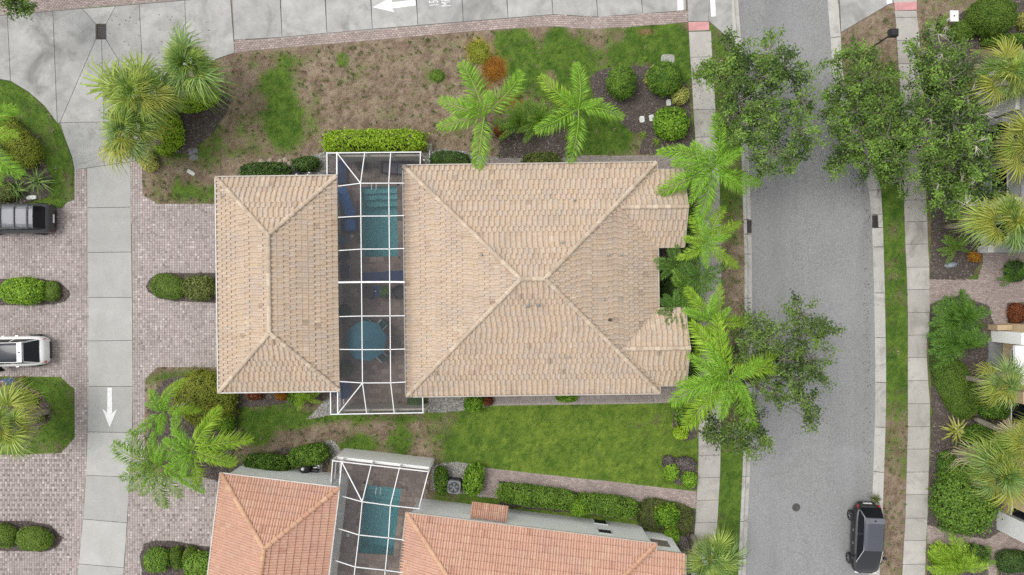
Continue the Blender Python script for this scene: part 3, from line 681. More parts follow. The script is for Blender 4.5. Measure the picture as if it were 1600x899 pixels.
c = turf(x, y)*np.clip(rng.normal(1.06, .30, (n,1)), .4, 1.8)
z0 = np.where((u < 120) | ((u < 348) & (v > 300)) | ((u<346)&(v>240)), .04, .004)
a = rng.uniform(0, 6.28, n); h = rng.uniform(.03, .09, n); wd = rng.uniform(.010, .024, n); ln = rng.uniform(.3, 1.4, n)*h; lb = a+rng.normal(1.57, .6, n)
base = np.stack([x, y, z0], 1); e = np.stack([np.cos(a)*wd, np.sin(a)*wd, np.zeros(n)], 1); tip = base+np.stack([np.cos(lb)*ln, np.sin(lb)*ln, h], 1)
# taller weeds and dry tufts standing in the yards
wok = np.flatnonzero(~((v > 600) & (u > 690) & (u < 1095)) & (c[:,0] > .13)); wk = rng.choice(wok, 1300, replace=False); wx = np.repeat(x[wk], 12)+rng.normal(0, .05, 1300*12); wy = np.repeat(y[wk], 12)+rng.normal(0, .05, 1300*12); m_ = len(wx)
wz = np.repeat(z0[wk], 12); wa = rng.uniform(0, 6.28, m_); wh = rng.uniform(.06, .15, m_); wl = rng.uniform(.05, .14, m_); we = np.stack([np.sin(wa), -np.cos(wa), np.zeros(m_)], 1)*rng.uniform(.012,.024,m_)[:,None]
wb = np.stack([wx, wy, wz], 1); wt = wb+np.stack([np.cos(wa)*wl, np.sin(wa)*wl, wh], 1)
wc = np.array([(.07,.15,.02),(.12,.11,.05),(.30,.25,.17),(.16,.20,.04)])[rng.choice(4, 1300, p=(.3,.2,.3,.2))]; wc = np.repeat(wc, 12, 0)*rng.uniform(.6, 1.5, (m_, 1))
base = np.concatenate([base, wb]); e = np.concatenate([e, we]); tip = np.concatenate([tip, wt]); c = np.concatenate([c, wc]); n = len(base)
V = np.stack([base-e, base+e, tip], 1).reshape(-1, 3); F = np.arange(n*3).reshape(-1, 3)
o = link('grass', np_mesh('grass', V, F, M['blade'], col=np.repeat(c, 3, 0))); tag(o, 'short grass, part living green and part dried tan, on the yards', 'grass', kind='stuff')

# ---------------------------------------------------------------- painted markings and covers set in the paving
def marking(name, pl, parent, z0=.033, z1=.041):
    mb = MB(); mb.prism(PX(pl), z0, z1); return mb.build(name, M['roadpaint'], parent)
marking('painted_arrow', [(168.5,606),(175.5,606),(176,646),(183.5,639),(172,668),(160.5,638),(168,645)], lane, .036)
marking('painted_arrow', [(582,12),(612,-4),(613,4),(649,0),(650,9.5),(613,14),(617,20)], apron, .036)
marking('stop_bar', [(1057.5,-20),(1066.5,-20),(1068,16),(1058.5,17)], apron, .036)
marking('stop_bar', [(1107.5,-20),(1116,-20),(1118.5,26),(1111,27)], apron, .036)
marking('stop_bar', [(1383,-20),(1393,-20),(1394,5),(1385,8)], apron, .036)
for txt, u0 in (('15', 685.5), ('MPH', 704.5)):
    cu = bpy.data.curves.new('painted_text', 'FONT'); cu.body = txt; cu.size = .84; cu.extrude = .002
    tmp = bpy.data.objects.new('tmp', cu); C.objects.link(tmp); dg = bpy.context.evaluated_depsgraph_get()
    me = bpy.data.meshes.new_from_object(tmp.evaluated_get(dg)); bpy.data.objects.remove(tmp)
    me.name = 'painted_text'; me.materials.clear(); me.materials.append(M['roadpaint'])
    q = P(u0, 10.5); link('painted_text', me, apron, loc=(q.x, q.y, .041), rot=(0, 0, R(95))).scale = (.5, 1, 1)
def cover_round(name, u, v, r, m, label, cat, z=.03, ribs=True):
    mb = MB(); mb.lathe((0,0,0), [(r*1.15,-.05),(r*1.15,.006),(r*1.02,.008)], 20)
    t = thing(name, label, cat, P(u, v, z)); mb.build('frame', M['grey'], t)
    mb = MB(); mb.lathe((0,0,0), [(r,-.05),(r,.012),(r*.9,.014)], 20)
    for k in range(-3, 4):
        y = k*r*.25; q = math.sqrt(max(0, (r*.85)**2-y*y)); mb.box(-q, q, y-.012, y+.012, .012, .022)
    mb.build('cover', m, t); return t
cover_round('manhole', 1244, 793, .25, M['castiron'], 'round iron manhole cover in the open asphalt', 'manhole', STREET_Z)
def inlet(u, v, label, wpx, hpx, z, m=None, grp=None):
    t = thing('storm_drain', label, 'drain', P(u, v, z), group=grp); wx, wy = wpx/25, hpx/25
    mb = MB(); f = .035
    for (a0,a1,b0,b1) in ((-wx/2,wx/2,-wy/2,-wy/2+f),(-wx/2,wx/2,wy/2-f,wy/2),(-wx/2,-wx/2+f,-wy/2+f,wy/2-f),(wx/2-f,wx/2,-wy/2+f,wy/2-f)): mb.box(a0,a1,b0,b1,-.12,.015)
    mb.build('frame', m or M['iron'], t)
    for k in range(6):
        yy = -wy/2+f+(wy-2*f)*(k+.5)/6; mb = MB(); mb.box(-wx/2+f, wx/2-f, yy-.022, yy+.022, -.06, .008); mb.build('bar', m or M['iron'], t)
    mb = MB(); mb.box(-wx/2+f, wx/2-f, -wy/2+f, wy/2-f, -.03, -.018); mb.build('sump', M['black'], t)
inlet(158.5, 49.5, 'dark square drain grate in the concrete alley apron', 15, 22, .03)
inlet(1168, 354, 'rusty drain grate set in the curb beside the palm trees', 12, 20, -.0)
inlet(1371.5, 346, 'rusty drain grate set in the curb on the far side of the street', 15, 19, -.0)
def lid(name, u, v, wx, wy, label, m, rot=0, h=.09, z=.03, grp=None):
    t = thing(name, label, 'utility cover', P(u, v, z), R(rot), grp); n = 20; e = 4
    def ring(s, zz): return [((abs(math.cos(k*2*math.pi/n))**(2/e))*math.copysign(1, math.cos(k*2*math.pi/n))*wx/2*s, (abs(math.sin(k*2*math.pi/n))**(2/e))*math.copysign(1, math.sin(k*2*math.pi/n))*wy/2*s, zz) for k in range(n)]
    rs = [ring(1.0,-.04), ring(1.0,h*.7), ring(.9,h), ring(.5,h*1.02)]; mb = MB()
    fs = [(i*n+k, i*n+(k+1)%n, (i+1)*n+(k+1)%n, (i+1)*n+k) for i in range(3) for k in range(n)]+[tuple(3*n+k for k in range(n))]
    mb.add([q for r in rs for q in r], fs); mb.build('lid', m, t)
    mb = MB(); mb.box(-wx*.16, wx*.16, -.02, .02, h*1.0, h*1.02+.015); mb.build('handle', m, t); return t
lid('valve_box', 1003, 187, .32, .42, 'white utility lid on the mulch, left one of the pair', M['pale'], 4, grp='white lids on the mulch bed')
lid('valve_box', 1018, 185, .32, .42, 'white utility lid on the mulch, right one of the pair', M['pale'], 8, grp='white lids on the mulch bed')
lid('valve_box', 1044.5, 161, .3, .42, 'white utility lid below the yellow variegated shrub', M['pale'], 6, grp='white lids on the mulch bed')
lid('valve_box', 50, 309, .62, .26, 'pale oval lid beside the grey roof-rack car', M['pale'], 5, z=.07)
lid('valve_box', 299, 270, .55, .24, 'pale oval lid lying in dry grass near the sabal palms', M['pale'], -30, h=.1)
lid('valve_box', 302, 241, .6, .75, 'grey round cover in the dry grass below the mulch', M['grey'], 5, h=.015)
lid('meter_box', 1043.5, 92.5, .85, .58, 'rectangular speckled concrete cover in the green lawn', M['coverstone'], 0, h=.03)

# leaf litter along the gutters and under the trees
def litter(name, regions, n, label):
    pts = []
    for (u0, u1, v0, v1, z, k) in regions: pts.append(np.stack([rng.uniform(u0, u1, k), rng.uniform(v0, v1, k), np.full(k, z)], 1))
    q = np.concatenate(pts); s_ = 1/25; p = np.stack([(q[:,0]-800)*s_, (449.5-q[:,1])*s_, q[:,2]], 1); m = len(p)
    a = rng.uniform(0, 6.28, m); l = rng.uniform(.02, .06, m); d = np.stack([np.cos(a), np.sin(a), np.zeros(m)], 1)*l[:,None]; e = np.stack([-np.sin(a), np.cos(a), rng.normal(0,.2,m)], 1)*l[:,None]*.5
    V = np.stack([p-d, p+e, p+d, p-e], 1).reshape(-1, 3); o = link(name, np_mesh(name, V, np.arange(m*4).reshape(-1, 4), M['mulchchip'], tint=rng.random(m))); tag(o, label, 'leaf litter', kind='stuff')
litter('leaf_litter', [(1176,1200,100,300,STREET_Z+.012,260),(1178,1196,480,720,STREET_Z+.012,320),(1330,1352,235,300,STREET_Z+.012,120),(1350,1362,300,780,STREET_Z+.012,220),(1180,1340,80,280,STREET_Z+.012,160),(1180,1300,480,700,STREET_Z+.012,160),(1405,1445,120,330,.05,200),(1085,1125,80,250,.05,120),(1092,1126,600,720,.05,120),(150,340,20,250,.05,160),(210,335,330,740,.05,160)], 0, 'scattered fallen leaves along the street gutters and walks')
# ================================================================ BUILDINGS
PITCH = 5/12
M['eave'] = plain('pale_eave_paint', (.55,.53,.5), .5, var=.15)
def tile_profile(kind, w):
    if kind == 's':
        return [(-.5,.0),(-.46,.026),(-.36,.054),(-.2,.066),(-.03,.054),(.07,.026),(.11,-.002),(.5,-.004)]
    return [(-.5,.0),(-.42,.045),(-.28,.072),(-.14,.045),(-.06,.0),(.06,.0),(.14,.045),(.28,.072),(.42,.045),(.5,.0)]
def tile_shape(kind, w, l):
    p = tile_profile(kind, w); n = len(p); vs = []
    for (x, z) in p: vs.append((x*w*1.02, 0, z+(.02 if kind == 's' else .05)))
    for (x, z) in p: vs.append((x*w*1.02, l*1.1, z*.95))
    for (x, z) in p: vs.append((x*w*1.02, -.001, max(z-.012, -.012)))
    fs = [(i, i+1, n+i+1, n+i) for i in range(n-1)]+[(2*n+i, 2*n+i+1, i+1, i) for i in range(n-1)]
    return np.array(vs), np.array(fs)
def clip_poly2(tile_v, tile_f, planes):
    bm = bmesh.new(); bv = [bm.verts.new(v) for v in tile_v]
    for f in tile_f: bm.faces.new([bv[i] for i in f])
    for co, no in planes:
        bmesh.ops.bisect_plane(bm, geom=bm.verts[:]+bm.edges[:]+bm.faces[:], plane_co=co, plane_no=no, clear_outer=True)
    vs = [tuple(v.co) for v in bm.verts]; bm.verts.index_update(); fs = [[v.index for v in f.verts] for f in bm.faces]; bm.free()
    return vs, fs
class Roof:
    """tiles on sloping faces; up to 300 tiles as single objects, the rest joined"""
    def __init__(s, house, roof_obj, kind, w, l, mat, ridgemat, budget=300):
        s.house, s.roof, s.kind, s.w, s.l, s.mat, s.ridgemat, s.budget = house, roof_obj, kind, w, l, mat, ridgemat, budget
        s.sv, s.sf = tile_shape(kind, w, l); s.single = []; s.rv, s.rf, s.rt = [], [], []; s.nv = 0
        s.variants = []
        for k in range(10):
            t = (k+.5)/10; me = np_mesh('roof_tile', s.sv, s.sf, mat, tint=np.full(len(s.sf), t)); s.variants.append((t, me))
    def slope(s, poly):
        """poly: local points, first edge is the eave"""
        p = [Vector(q) for q in poly]; e = (p[1]-p[0]).normalized(); n = Vector((0,0,0))
        for i in range(1, len(p)-1): n += (p[i]-p[0]).cross(p[i+1]-p[0])
        n.normalize()
        if n.z < 0: n = -n
        up = n.cross(e); 
        if up.z < 0: e = -e; up = n.cross(e)
        o = p[0]; q2 = [((q-o).dot(e), (q-o).dot(up)) for q in p]
        a = sum(q2[i][0]*q2[(i+1)%len(q2)][1]-q2[(i+1)%len(q2)][0]*q2[i][1] for i in range(len(q2)))
        if a < 0: q2 = q2[::-1]
        edges = []
        for i in range(len(q2)):
            x0, y0 = q2[i]; x1, y1 = q2[(i+1)%len(q2)]; d = math.hypot(x1-x0, y1-y0)
            if d < 1e-4: continue
            edges.append(((x0,y0), ((y1-y0)/d, -(x1-x0)/d)))   # outward normal
        w, l = s.w, s.l; smin = min(q[0] for q in q2); smax = max(q[0] for q in q2); tmax = max(q[1] for q in q2)
        for j in range(int(tmax/l)+1):
            off = random.choice((0, .5, .5, 0, .3))*w + random.uniform(-.03, .03) if s.kind == 's' else 0.0
            run = random.random()
            for i in range(int((smax-smin)/w)+2):
                cs = smin+(i+.5)*w-off; ct = j*l-.05
                cor = ((cs-w/2, ct), (cs+w/2, ct), (cs+w/2, ct+l*1.1), (cs-w/2, ct+l*1.1)); mid = (cs, ct+l/2)
                dist = lambda q, ed: (q[0]-ed[0][0])*ed[1][0]+(q[1]-ed[0][1])*ed[1][1]
                eds = [ed for ed in edges if not (abs(ed[1][1]+1) < 1e-3 and abs(ed[0][1]) < 1e-3)]
                if all(min(dist(c_, ed) for c_ in cor) > 0 for ed in eds[:1]) and eds and min(dist(c_, eds[0]) for c_ in cor) > 0: continue
                if any(min(dist(c_, ed) for c_ in cor) > -.03 for ed in eds): continue
                cross = any(max(dist(c_, ed) for c_ in cor) > 0.0 for ed in eds)
                jit = random.gauss(0, .004); yaw = random.gauss(0, .006)
                X = e*math.cos(yaw)+up*math.sin(yaw); Y = up*math.cos(yaw)-e*math.sin(yaw)
                loc = o+e*cs+up*ct+n*(.012+jit)
                Mx = Matrix(((X.x,Y.x,n.x,loc.x),(X.y,Y.y,n.y,loc.y),(X.z,Y.z,n.z,loc.z),(0,0,0,1)))
                tint = min(.999, max(0, random.gauss(.5, .13 if s.kind == 's' else .11)))
                if random.random() < .012: tint = random.random()*.12
                if cross:
                    vs = [Mx @ Vector(v) for v in s.sv]
                    pl = [(o+e*ed[0][0]+up*ed[0][1], e*ed[1][0]+up*ed[1][1]) for ed in eds]
                    vs, fs = clip_poly2(vs, s.sf, pl); s.put(vs, fs, tint)
                else: s.single.append((Mx, tint))
    def put(s, vs, fs, tint):
        s.rv += [tuple(v) for v in vs]; s.rf += [[s.nv+i for i in f] for f in fs]; s.rt += [tint]*len(fs); s.nv += len(vs)
    def ridge(s, a, b, r=.115, step=.36):
        a, b = Vector(a), Vector(b); d = b-a; Ln = d.length; d.normalize(); n = max(1, round(Ln/step)); st = Ln/n
        if not hasattr(s, 'cap'):
            mb = MB(); K = 7; vs = []
            for (y, rr, zz) in ((-.05, r*1.1, .02), (st, r*.9, 0)):
                for k in range(K):
                    q = math.pi*k/(K-1); vs.append((math.cos(q)*rr*1.05, y, math.sin(q)*rr*.72+zz-.025))
            for k in range(K):
                q = math.pi*k/(K-1); vs.append((math.cos(q)*r*1.0, -.05, math.sin(q)*r*.55-.035))
            fs = [(k+1, k, K+k, K+k+1) for k in range(K-1)]+[(k, k+1, 2*K+k+1, 2*K+k) for k in range(K-1)]
            s.cap = []
            for t in (0, .3, .6, 1):
                mb = MB(); mb.add(vs, fs, t); s.cap.append(mb.mesh('ridge_tile', s.ridgemat))
        x = d.cross(Vector((0,0,1))).normalized(); z = x.cross(d)
        for k in range(n):
            o = link('ridge_tile', random.choice(s.cap), s.roof)
            p = a+d*(k*st)+z*.085; yaw = random.gauss(0, .02); X = x*math.cos(yaw)+d*math.sin(yaw); Y = d*math.cos(yaw)-x*math.sin(yaw)
            o.matrix_local = Matrix(((X.x,Y.x,z.x,p.x),(X.y,Y.y,z.y,p.y),(X.z,Y.z,z.z,p.z),(0,0,0,1)))
    def finish(s, view=None):
        # the tiles that show largest: highest up, inside the picture
        def key(q):
            p = s.house.matrix_world @ q[0].translation
            inn = abs(p.x) < 31 and abs(p.y) < 17
            return (0 if inn else 1, -p.z)
        s.house.rotation_euler = s.house.rotation_euler; bpy.context.view_layer.update()
        s.single.sort(key=key)
        for Mx, t in s.single[:s.budget]:
            me = min(s.variants, key=lambda q: abs(q[0]-t))[1]; o = link('roof_tile', me, s.roof); o.matrix_local = Mx
        rest = s.single[s.budget:]
        if rest:
            A = np.array([np.array(m_) for m_, _ in rest]); hv = np.concatenate([s.sv, np.ones((len(s.sv),1))], 1)
            vs = np.einsum('nij,vj->nvi', A, hv)[..., :3].reshape(-1, 3); base = s.nv
            fs = (np.arange(len(rest))[:,None,None]*len(s.sv)+s.sf[None]+base).reshape(-1, 4).tolist()
            s.rv += [tuple(v) for v in vs]; s.rf += fs; s.rt += np.repeat([t for _, t in rest], len(s.sf)).tolist()
        me = bpy.data.meshes.new('roof_tiles'); me.from_pydata(s.rv, [], s.rf); at = me.attributes.new('tint', 'FLOAT', 'FACE')
        at.data.foreach_set('value', np.array(s.rt, np.float32)); me.materials.append(s.mat); me.update()
        link('roof_tiles', me, s.roof, kind='stuff')

def wall_box(parent, x0, x1, y0, y1, z0, z1, m, name='wall'):
    mb = MB(); mb.box(x0, x1, y0, y1, z0, z1); return mb.build(name, m, parent)
def window(parent, c, wdt, hgt, face, m=None, name='window'):
    """c: centre on the wall plane; face: 'n','s','e','w' """
    T = {'n': 0, 'w': R(90), 's': R(180), 'e': R(-90)}[face]
    f = MB(); t = .06
    for (a0,a1,b0,b1) in ((-wdt/2-t,wdt/2+t,-hgt/2-t,-hgt/2),(-wdt/2-t,wdt/2+t,hgt/2,hgt/2+t),(-wdt/2-t,-wdt/2,-hgt/2,hgt/2),(wdt/2,wdt/2+t,-hgt/2,hgt/2)): f.box(a0,a1,-.02,.05,b0,b1)
    o = f.build(name, M['white'], parent, loc=c, rot=(0,0,T))
    g = MB(); g.box(-wdt/2, wdt/2, -.03, .012, -hgt/2, hgt/2); g.build('pane', m or M['darkglass'], o); return o

def gutter(parent, pts, m=None):
    mb = MB()
    for a, b in zip(pts, pts[1:]): mb.bar(a+Vector((0,0,.055)) if isinstance(a, Vector) else a, b+Vector((0,0,.055)) if isinstance(b, Vector) else b, .065, .09)
    return mb.build('gutter', m or M['gutter'], parent)

def hip_house(name, label, org, ang, W, D, ze, tkind, tw, tl, tm, rm, ov, wallm, wings=(), roofm=None):
    """org: world position of the north-west eave corner; local x east, y north (house lies at y<0)"""
    t = thing(name, label, 'house', (org.x, org.y, 0), ang); h = min(W, D)/2; rise = h*PITCH; zr = ze+rise
    long_x = W >= D
    if long_x: A, B = Vector((h,-h,zr)), Vector((W-h,-h,zr))
    else: A, B = Vector((h,-h,zr)), Vector((h,-D+h,zr))
    nw, ne, se, sw = Vector((0,0,ze)), Vector((W,0,ze)), Vector((W,-D,ze)), Vector((0,-D,ze))
    wl = wall_box(t, ov, W-ov, -D+ov, -ov, -.05, ze-.02, wallm)
    # roof body under the tiles
    mb = MB(); q = -.05
    dn = Vector((0,0,q))
    if long_x: faces = [(nw,ne,B,A),(ne,se,B),(se,sw,A,B),(sw,nw,A)]
    else: faces = [(nw,ne,A),(ne,se,B,A),(se,sw,B),(sw,nw,A,B)]
    for f in faces: mb.add([p_+dn for p_ in f], [tuple(range(len(f)))[::-1]])
    mb.add([nw+dn*3, ne+dn*3, se+dn*3, sw+dn*3], [(0,1,2,3)])
    for a_, b_ in ((nw,ne),(ne,se),(se,sw),(sw,nw)): mb.add([a_+dn, b_+dn, b_+dn*3, a_+dn*3], [(0,1,2,3)])
    ro = mb.build('roof', M['underlay'], t)
    r = Roof(t, ro, tkind, tw, tl, tm, rm)
    return t, ro, r, dict(A=A, B=B, nw=nw, ne=ne, se=se, sw=sw, h=h, ze=ze, zr=zr, W=W, D=D, long=long_x)
def wing(t, ro, r, g, y0, y1, x1, wallm, ov=.45):
    """small gabled wing running east out of the east hip slope"""
    ze = g['ze']; W = g['W']; hw = (y0-y1)/2; yr = (y0+y1)/2; zr = ze+hw*PITCH; xa = W-hw; d = Vector((0,0,-.045))
    a0, a1, rr0, rr1 = Vector((W,y0,ze)), Vector((x1,y0,ze)), Vector((xa,yr,zr)), Vector((x1,yr,zr)); b0, b1 = Vector((W,y1,ze)), Vector((x1,y1,ze))
    mb = MB(); mb.add([p_+d for p_ in (a0,a1,rr1,rr0)], [(3,2,1,0)]); mb.add([p_+d for p_ in (b0,b1,rr1,rr0)], [(0,1,2,3)])
    mb.add([a1+d, b1+d, rr1+d], [(0,1,2)]); mb.add([a0+d*2, a1+d*2, b1+d*2, b0+d*2], [(0,1,2,3)])
    mb.build('wing_roof', M['underlay'], t)
    r.slope([a0, a1, rr1, rr0]); r.slope([b1, b0, rr0, rr1])
    r.ridge(rr1, rr0)
    mb = MB(); mb.box(W-1, x1-ov, y1+ov, y0-ov, -.05, ze-.03)
    mb.add([(x1-ov, y1+ov, ze-.03), (x1-ov, y0-ov, ze-.03), (x1-ov, yr, zr-.2)], [(0,1,2)])
    mb.build('wing_wall', wallm, t)
    gutter(t, [(W+.06, y0+.05, ze-.02), (x1, y0+.05, ze-.02)]); gutter(t, [(W+.06, y1-.05, ze-.02), (x1, y1-.05, ze-.02)])
    mb = MB(); mb.bar((x1+.02, y0, ze+.02), (x1+.02, yr, zr+.05), .06, .12); mb.bar((x1+.02, y1, ze+.02), (x1+.02, yr, zr+.05), .06, .12); mb.build('barge_board', M['gutter'], t)
def vent(t, x, y, z, r=.06, h=.3, m=None):
    mb = MB(); mb.lathe((x,y,z), [(r*2,-.12),(r*1.6,0.0),(r,.05),(r,h),(r*.6,h)], 10); mb.build('vent_pipe', m or M['grey'], t)

# ---- main tan-tiled house
o_ = P(632, 261, 3.2); HA = R(.75)
house, ro, r, g = hip_house('house', 'large tan tiled hip roof house in the middle of the plot', o_, HA, 14.5, 13.2, 3.2, 's', .30, .335, M['tile'], M['ridge'], .5, M['beige'])
A, B, nw, ne, se, sw = (g[k] for k in ('A','B','nw','ne','se','sw'))
r.slope([nw, ne, B, A][::1]); r.slope([se, sw, A, B]); r.slope([sw, nw, A])
W, ze = 14.5, 3.2
yA, yB, yC, yD = -.4, -4.8, -8.4, -12.8; hw = 2.2; zw = ze+hw*PITCH
r.slope([Vector((W,yB,ze)), Vector((W,yC,ze)), Vector((W-hw,(yC+yD)/2,zw)), B, Vector((W-hw,(yA+yB)/2,zw))])
r.slope([Vector((W,0,ze)), Vector((W,yA,ze)), Vector((W-hw,(yA+yB)/2,zw)), B]); r.slope([Vector((W,yD,ze)), Vector((W,-13.2,ze)), B, Vector((W-hw,(yC+yD)/2,zw))])
wing(house, ro, r, g, yA, yB, 16.1, M['beige']); wing(house, ro, r, g, yC, yD, 16.1, M['beige'])
for a_, b_ in ((nw,A),(ne,B),(se,B),(sw,A)): r.ridge(a_, b_)
r.ridge(A, B); r.finish()
k = .095
gutter(house, [nw+Vector((-k,-.1,0)), nw+Vector((-k,k,0)), ne+Vector((k,k,0)), ne+Vector((k,-.4,0))]); gutter(house, [Vector((W+k,yB-.1,ze)), Vector((W+k,yC+.1,ze))])
gutter(house, [Vector((W+k,yD,ze)), se+Vector((k,-k,0)), sw+Vector((-k,-k,0))]); gutter(house, [sw+Vector((-k,.1,0)), nw+Vector((-k,-.2,0))], M['eave'])
def on_main(u, v):   # point of the main roof under a pixel (a few trials in height)
    z = 4.5
    for _ in range(12):
        p = P(u, v, z); l = Matrix.Rotation(-HA, 3, 'Z') @ (p-Vector((o_.x,o_.y,0))); z = ze+PITCH*min(l.x, W-l.x, -l.y, 13.2+l.y)
    return l.x, l.y, z
for (u, v, m_, hh) in ((897,313,'coverstone',.2),(879,379,'coverstone',.2),(752,399,'coverstone',.2),(950,398,'coverstone',.2),(970,398,'coverstone',.2),(942,468,'coverstone',.2),(969,468,'coverstone',.2),(825,478,'grey',.35),(840,477,'grey',.4),(888,558,'coverstone',.2),(953,500,'iron',.12)):
    x_, y_, z_ = on_main(u, v); vent(house, x_, y_, z_+.07, .06, hh, M[m_])
for (c, wd, hg, f) in (((5,-.5,1.5),1.5,1.2,'n'),((9.5,-.5,1.5),1.5,1.2,'n'),((4,-12.7,1.5),1.5,1.2,'s'),((9,-12.7,1.5),1.5,1.2,'s'),((.5,-8.5,1.25),2.2,2.3,'w'),((.5,-4.5,1.25),2.2,2.3,'w'),((15.85,-2.6,1.4),1.6,1.4,'e'),((15.85,-10.6,1.4),1.6,1.4,'e'),((14.0,-7.6,1.4),1.2,1.5,'e')): window(house, c, wd, hg, f)
mb = MB(); mb.box(14.0,14.06,-6.7,-5.6,0,2.15); d_ = mb.build('front_door', plain('dark_door', (.12,.06,.035), .5), house); mb = MB(); mb.box(14.06,14.1,-5.8,-5.74,1.0,1.06); mb.build('handle', M['chrome'], d_)

# ---- its garage wing
og = P(339.5, 279, 3.2)
garage, ro, r, g = hip_house('garage', 'smaller tan tiled hip roof garage between the drive and the screened pool', og, HA, 6.85, 12.3, 3.2, 's', .30, .335, M['tile'], M['ridge'], .5, M['beige'])
garage['category'] = 'garage'
A, B, nw, ne, se, sw = (g[k] for k in ('A','B','nw','ne','se','sw'))
r.slope([nw, ne, A]); r.slope([se, sw, B]); r.slope([sw, nw, A, B]); r.slope([ne, se, B, A])
for a_, b_ in ((nw,A),(ne,A),(se,B),(sw,B)): r.ridge(a_, b_)
r.ridge(A, B); r.finish()
gutter(garage, [nw+Vector((-k,k,0)), ne+Vector((k,k,0))]); gutter(garage, [nw+Vector((-k,0,0)), sw+Vector((-k,-k,0)), se+Vector((k,-k,0))], M['eave'])
for y0_ in (-5.6, -11.4):
    mb = MB(); mb.box(.44,.5,y0_,y0_+4.8,0,2.2)
    d_ = mb.build('garage_door', M['white'], garage)
    for i in range(4): mb = MB(); mb.box(.415,.439,y0_+.08,y0_+4.72,.06+i*.54,.54+i*.54); mb.build('door_panel', M['white'], d_)

# ---- lower house (terracotta) and garage
LA = R(-7.0); ol = P(637, 803, 3.5)
lhouse, ro, r, g = hip_house('house', 'terracotta tiled white house cut off by the bottom of the picture', ol, LA, 14.3, 13.2, 3.5, 'd', .32, .42, M['redtile'], M['redridge'], .14, M['stucco'])
A, B, nw, ne, se, sw = (g[k] for k in ('A','B','nw','ne','se','sw'))
r.slope([nw, ne, B, A]); r.slope([se, sw, A, B]); r.slope([sw, nw, A])
W, ze = 14.3, 3.5; zw = ze+hw*PITCH
r.slope([Vector((W,yB,ze)), Vector((W,yC,ze)), Vector((W-hw,(yC+yD)/2,zw)), B, Vector((W-hw,(yA+yB)/2,zw))])
r.slope([Vector((W,0,ze)), Vector((W,yA,ze)), Vector((W-hw,(yA+yB)/2,zw)), B])
wing(lhouse, ro, r, g, yA, yB, 16.1, M['stucco'], .2); wing(lhouse, ro, r, g, yC, yD, 16.1, M['stucco'], .2)
for a_, b_ in ((nw,A),(ne,B),(se,B),(sw,A)): r.ridge(a_, b_, .125, .4)
r.ridge(A, B); r.finish()
gutter(lhouse, [nw+Vector((-k,-12,0)), nw+Vector((-k,k,0)), ne+Vector((k,k,0)), ne+Vector((k,-.35,0))])
def lw(u, v, z):
    p = P(u, v, z)-Vector((ol.x, ol.y, 0)); return Matrix.Rotation(-LA, 3, 'Z') @ p
def loc_of(u, v):   # height on the north wall plane (local y=-0.14) seen at this pixel
    z = 1.5
    for _ in range(30):
        q = lw(u, v, z); z += (q.y+.14)*3.0*(-1)*-1 if False else 0
        break
    lo_, hi_ = -1.0, 4.0
    for _ in range(40):
        z = (lo_+hi_)/2; q = lw(u, v, z)
        if q.y > -.14: hi_ = z if v > 449 else hi_; lo_ = lo_ if v > 449 else z
        else: lo_ = z
    return q.x, z
def wall_win(u0, v0, u1, v1):
    um = (u0+u1)/2; xa = loc_of(u0, (v0+v1)/2-1)[0]; xb = loc_of(u1, (v0+v1)/2+1)[0]; za = loc_of(um, v0)[1]; zb = loc_of(um, v1)[1]
    window(lhouse, ((xa+xb)/2, -.14, (za+zb)/2), abs(xb-xa), max(.35, abs(zb-za)), 'n', M['black'])
wall_win(927, 805, 946, 819); wall_win(935, 828, 955, 834); wall_win(752, 808, 771, 813)
# raised porch side and its opening, east of the long wall
mb = MB(); mb.box(13.98, 16.05, -.62, -.5, 0, 3.3); 
pw = MB()
x0, x1 = lw(1000, 815, 1.0).x, lw(1052, 850, 2.5).x
pw.box(14.17, 15.95, -.62, -.42, -.05, 1.2); pw.box(14.17, 14.45, -.62, -.42, 1.2, 3.4); pw.box(15.55, 15.95, -.62, -.42, 1.2, 3.4); pw.box(14.45, 15.55, -.62, -.42, 2.5, 3.4)
pw.build('porch_wall', M['stucco'], lhouse)
pf = MB(); pf.box(14.45, 15.55, -.58, -.5, 1.2, 2.5); pf.build('opening_shade_panel', plain('shaded_opening', (.22,.19,.15), .8), lhouse)  # solid panel whose dim colour stands in for shade inside the opening
# little tiled awning over the side door
xa = lw(737, 790, 2.4).x; xb = lw(794, 797, 2.4).x
mb = MB(); mb.add([(xa,.62,2.05),(xb,.62,2.05),(xb,-.13,2.6),(xa,-.13,2.6),(xa,.62,1.95),(xb,.62,1.95),(xb,-.13,1.95),(xa,-.13,1.95)], [(0,1,2,3),(5,4,7,6),(1,0,4,5),(2,1,5,6),(0,3,7,4)])
ab = mb.build('awning', M['stucco'], lhouse); sv, sf = tile_shape('d', .25, .46)
nrm = Vector((0,.55,.75)).normalized(); upv = Vector((0,-.75,.55)).normalized()
nt_ = int(round((xb-xa)/.25)); vm = [np_mesh('roof_tile', sv, sf, M['redtile'], tint=np.full(len(sf), q)) for q in (.15,.4,.6,.8)]
for i in range(nt_):
    for j in range(2):
        loc = Vector((xb-(i+.5)*(xb-xa)/nt_, .66, 2.08))+upv*(j*.44)+nrm*.02; X = Vector((-1,0,0))
        o = link('roof_tile', random.choice(vm), ab); o.matrix_local = Matrix(((X.x,upv.x,nrm.x,loc.x),(X.y,upv.y,nrm.y,loc.y),(X.z,upv.z,nrm.z,loc.z),(0,0,0,1)))

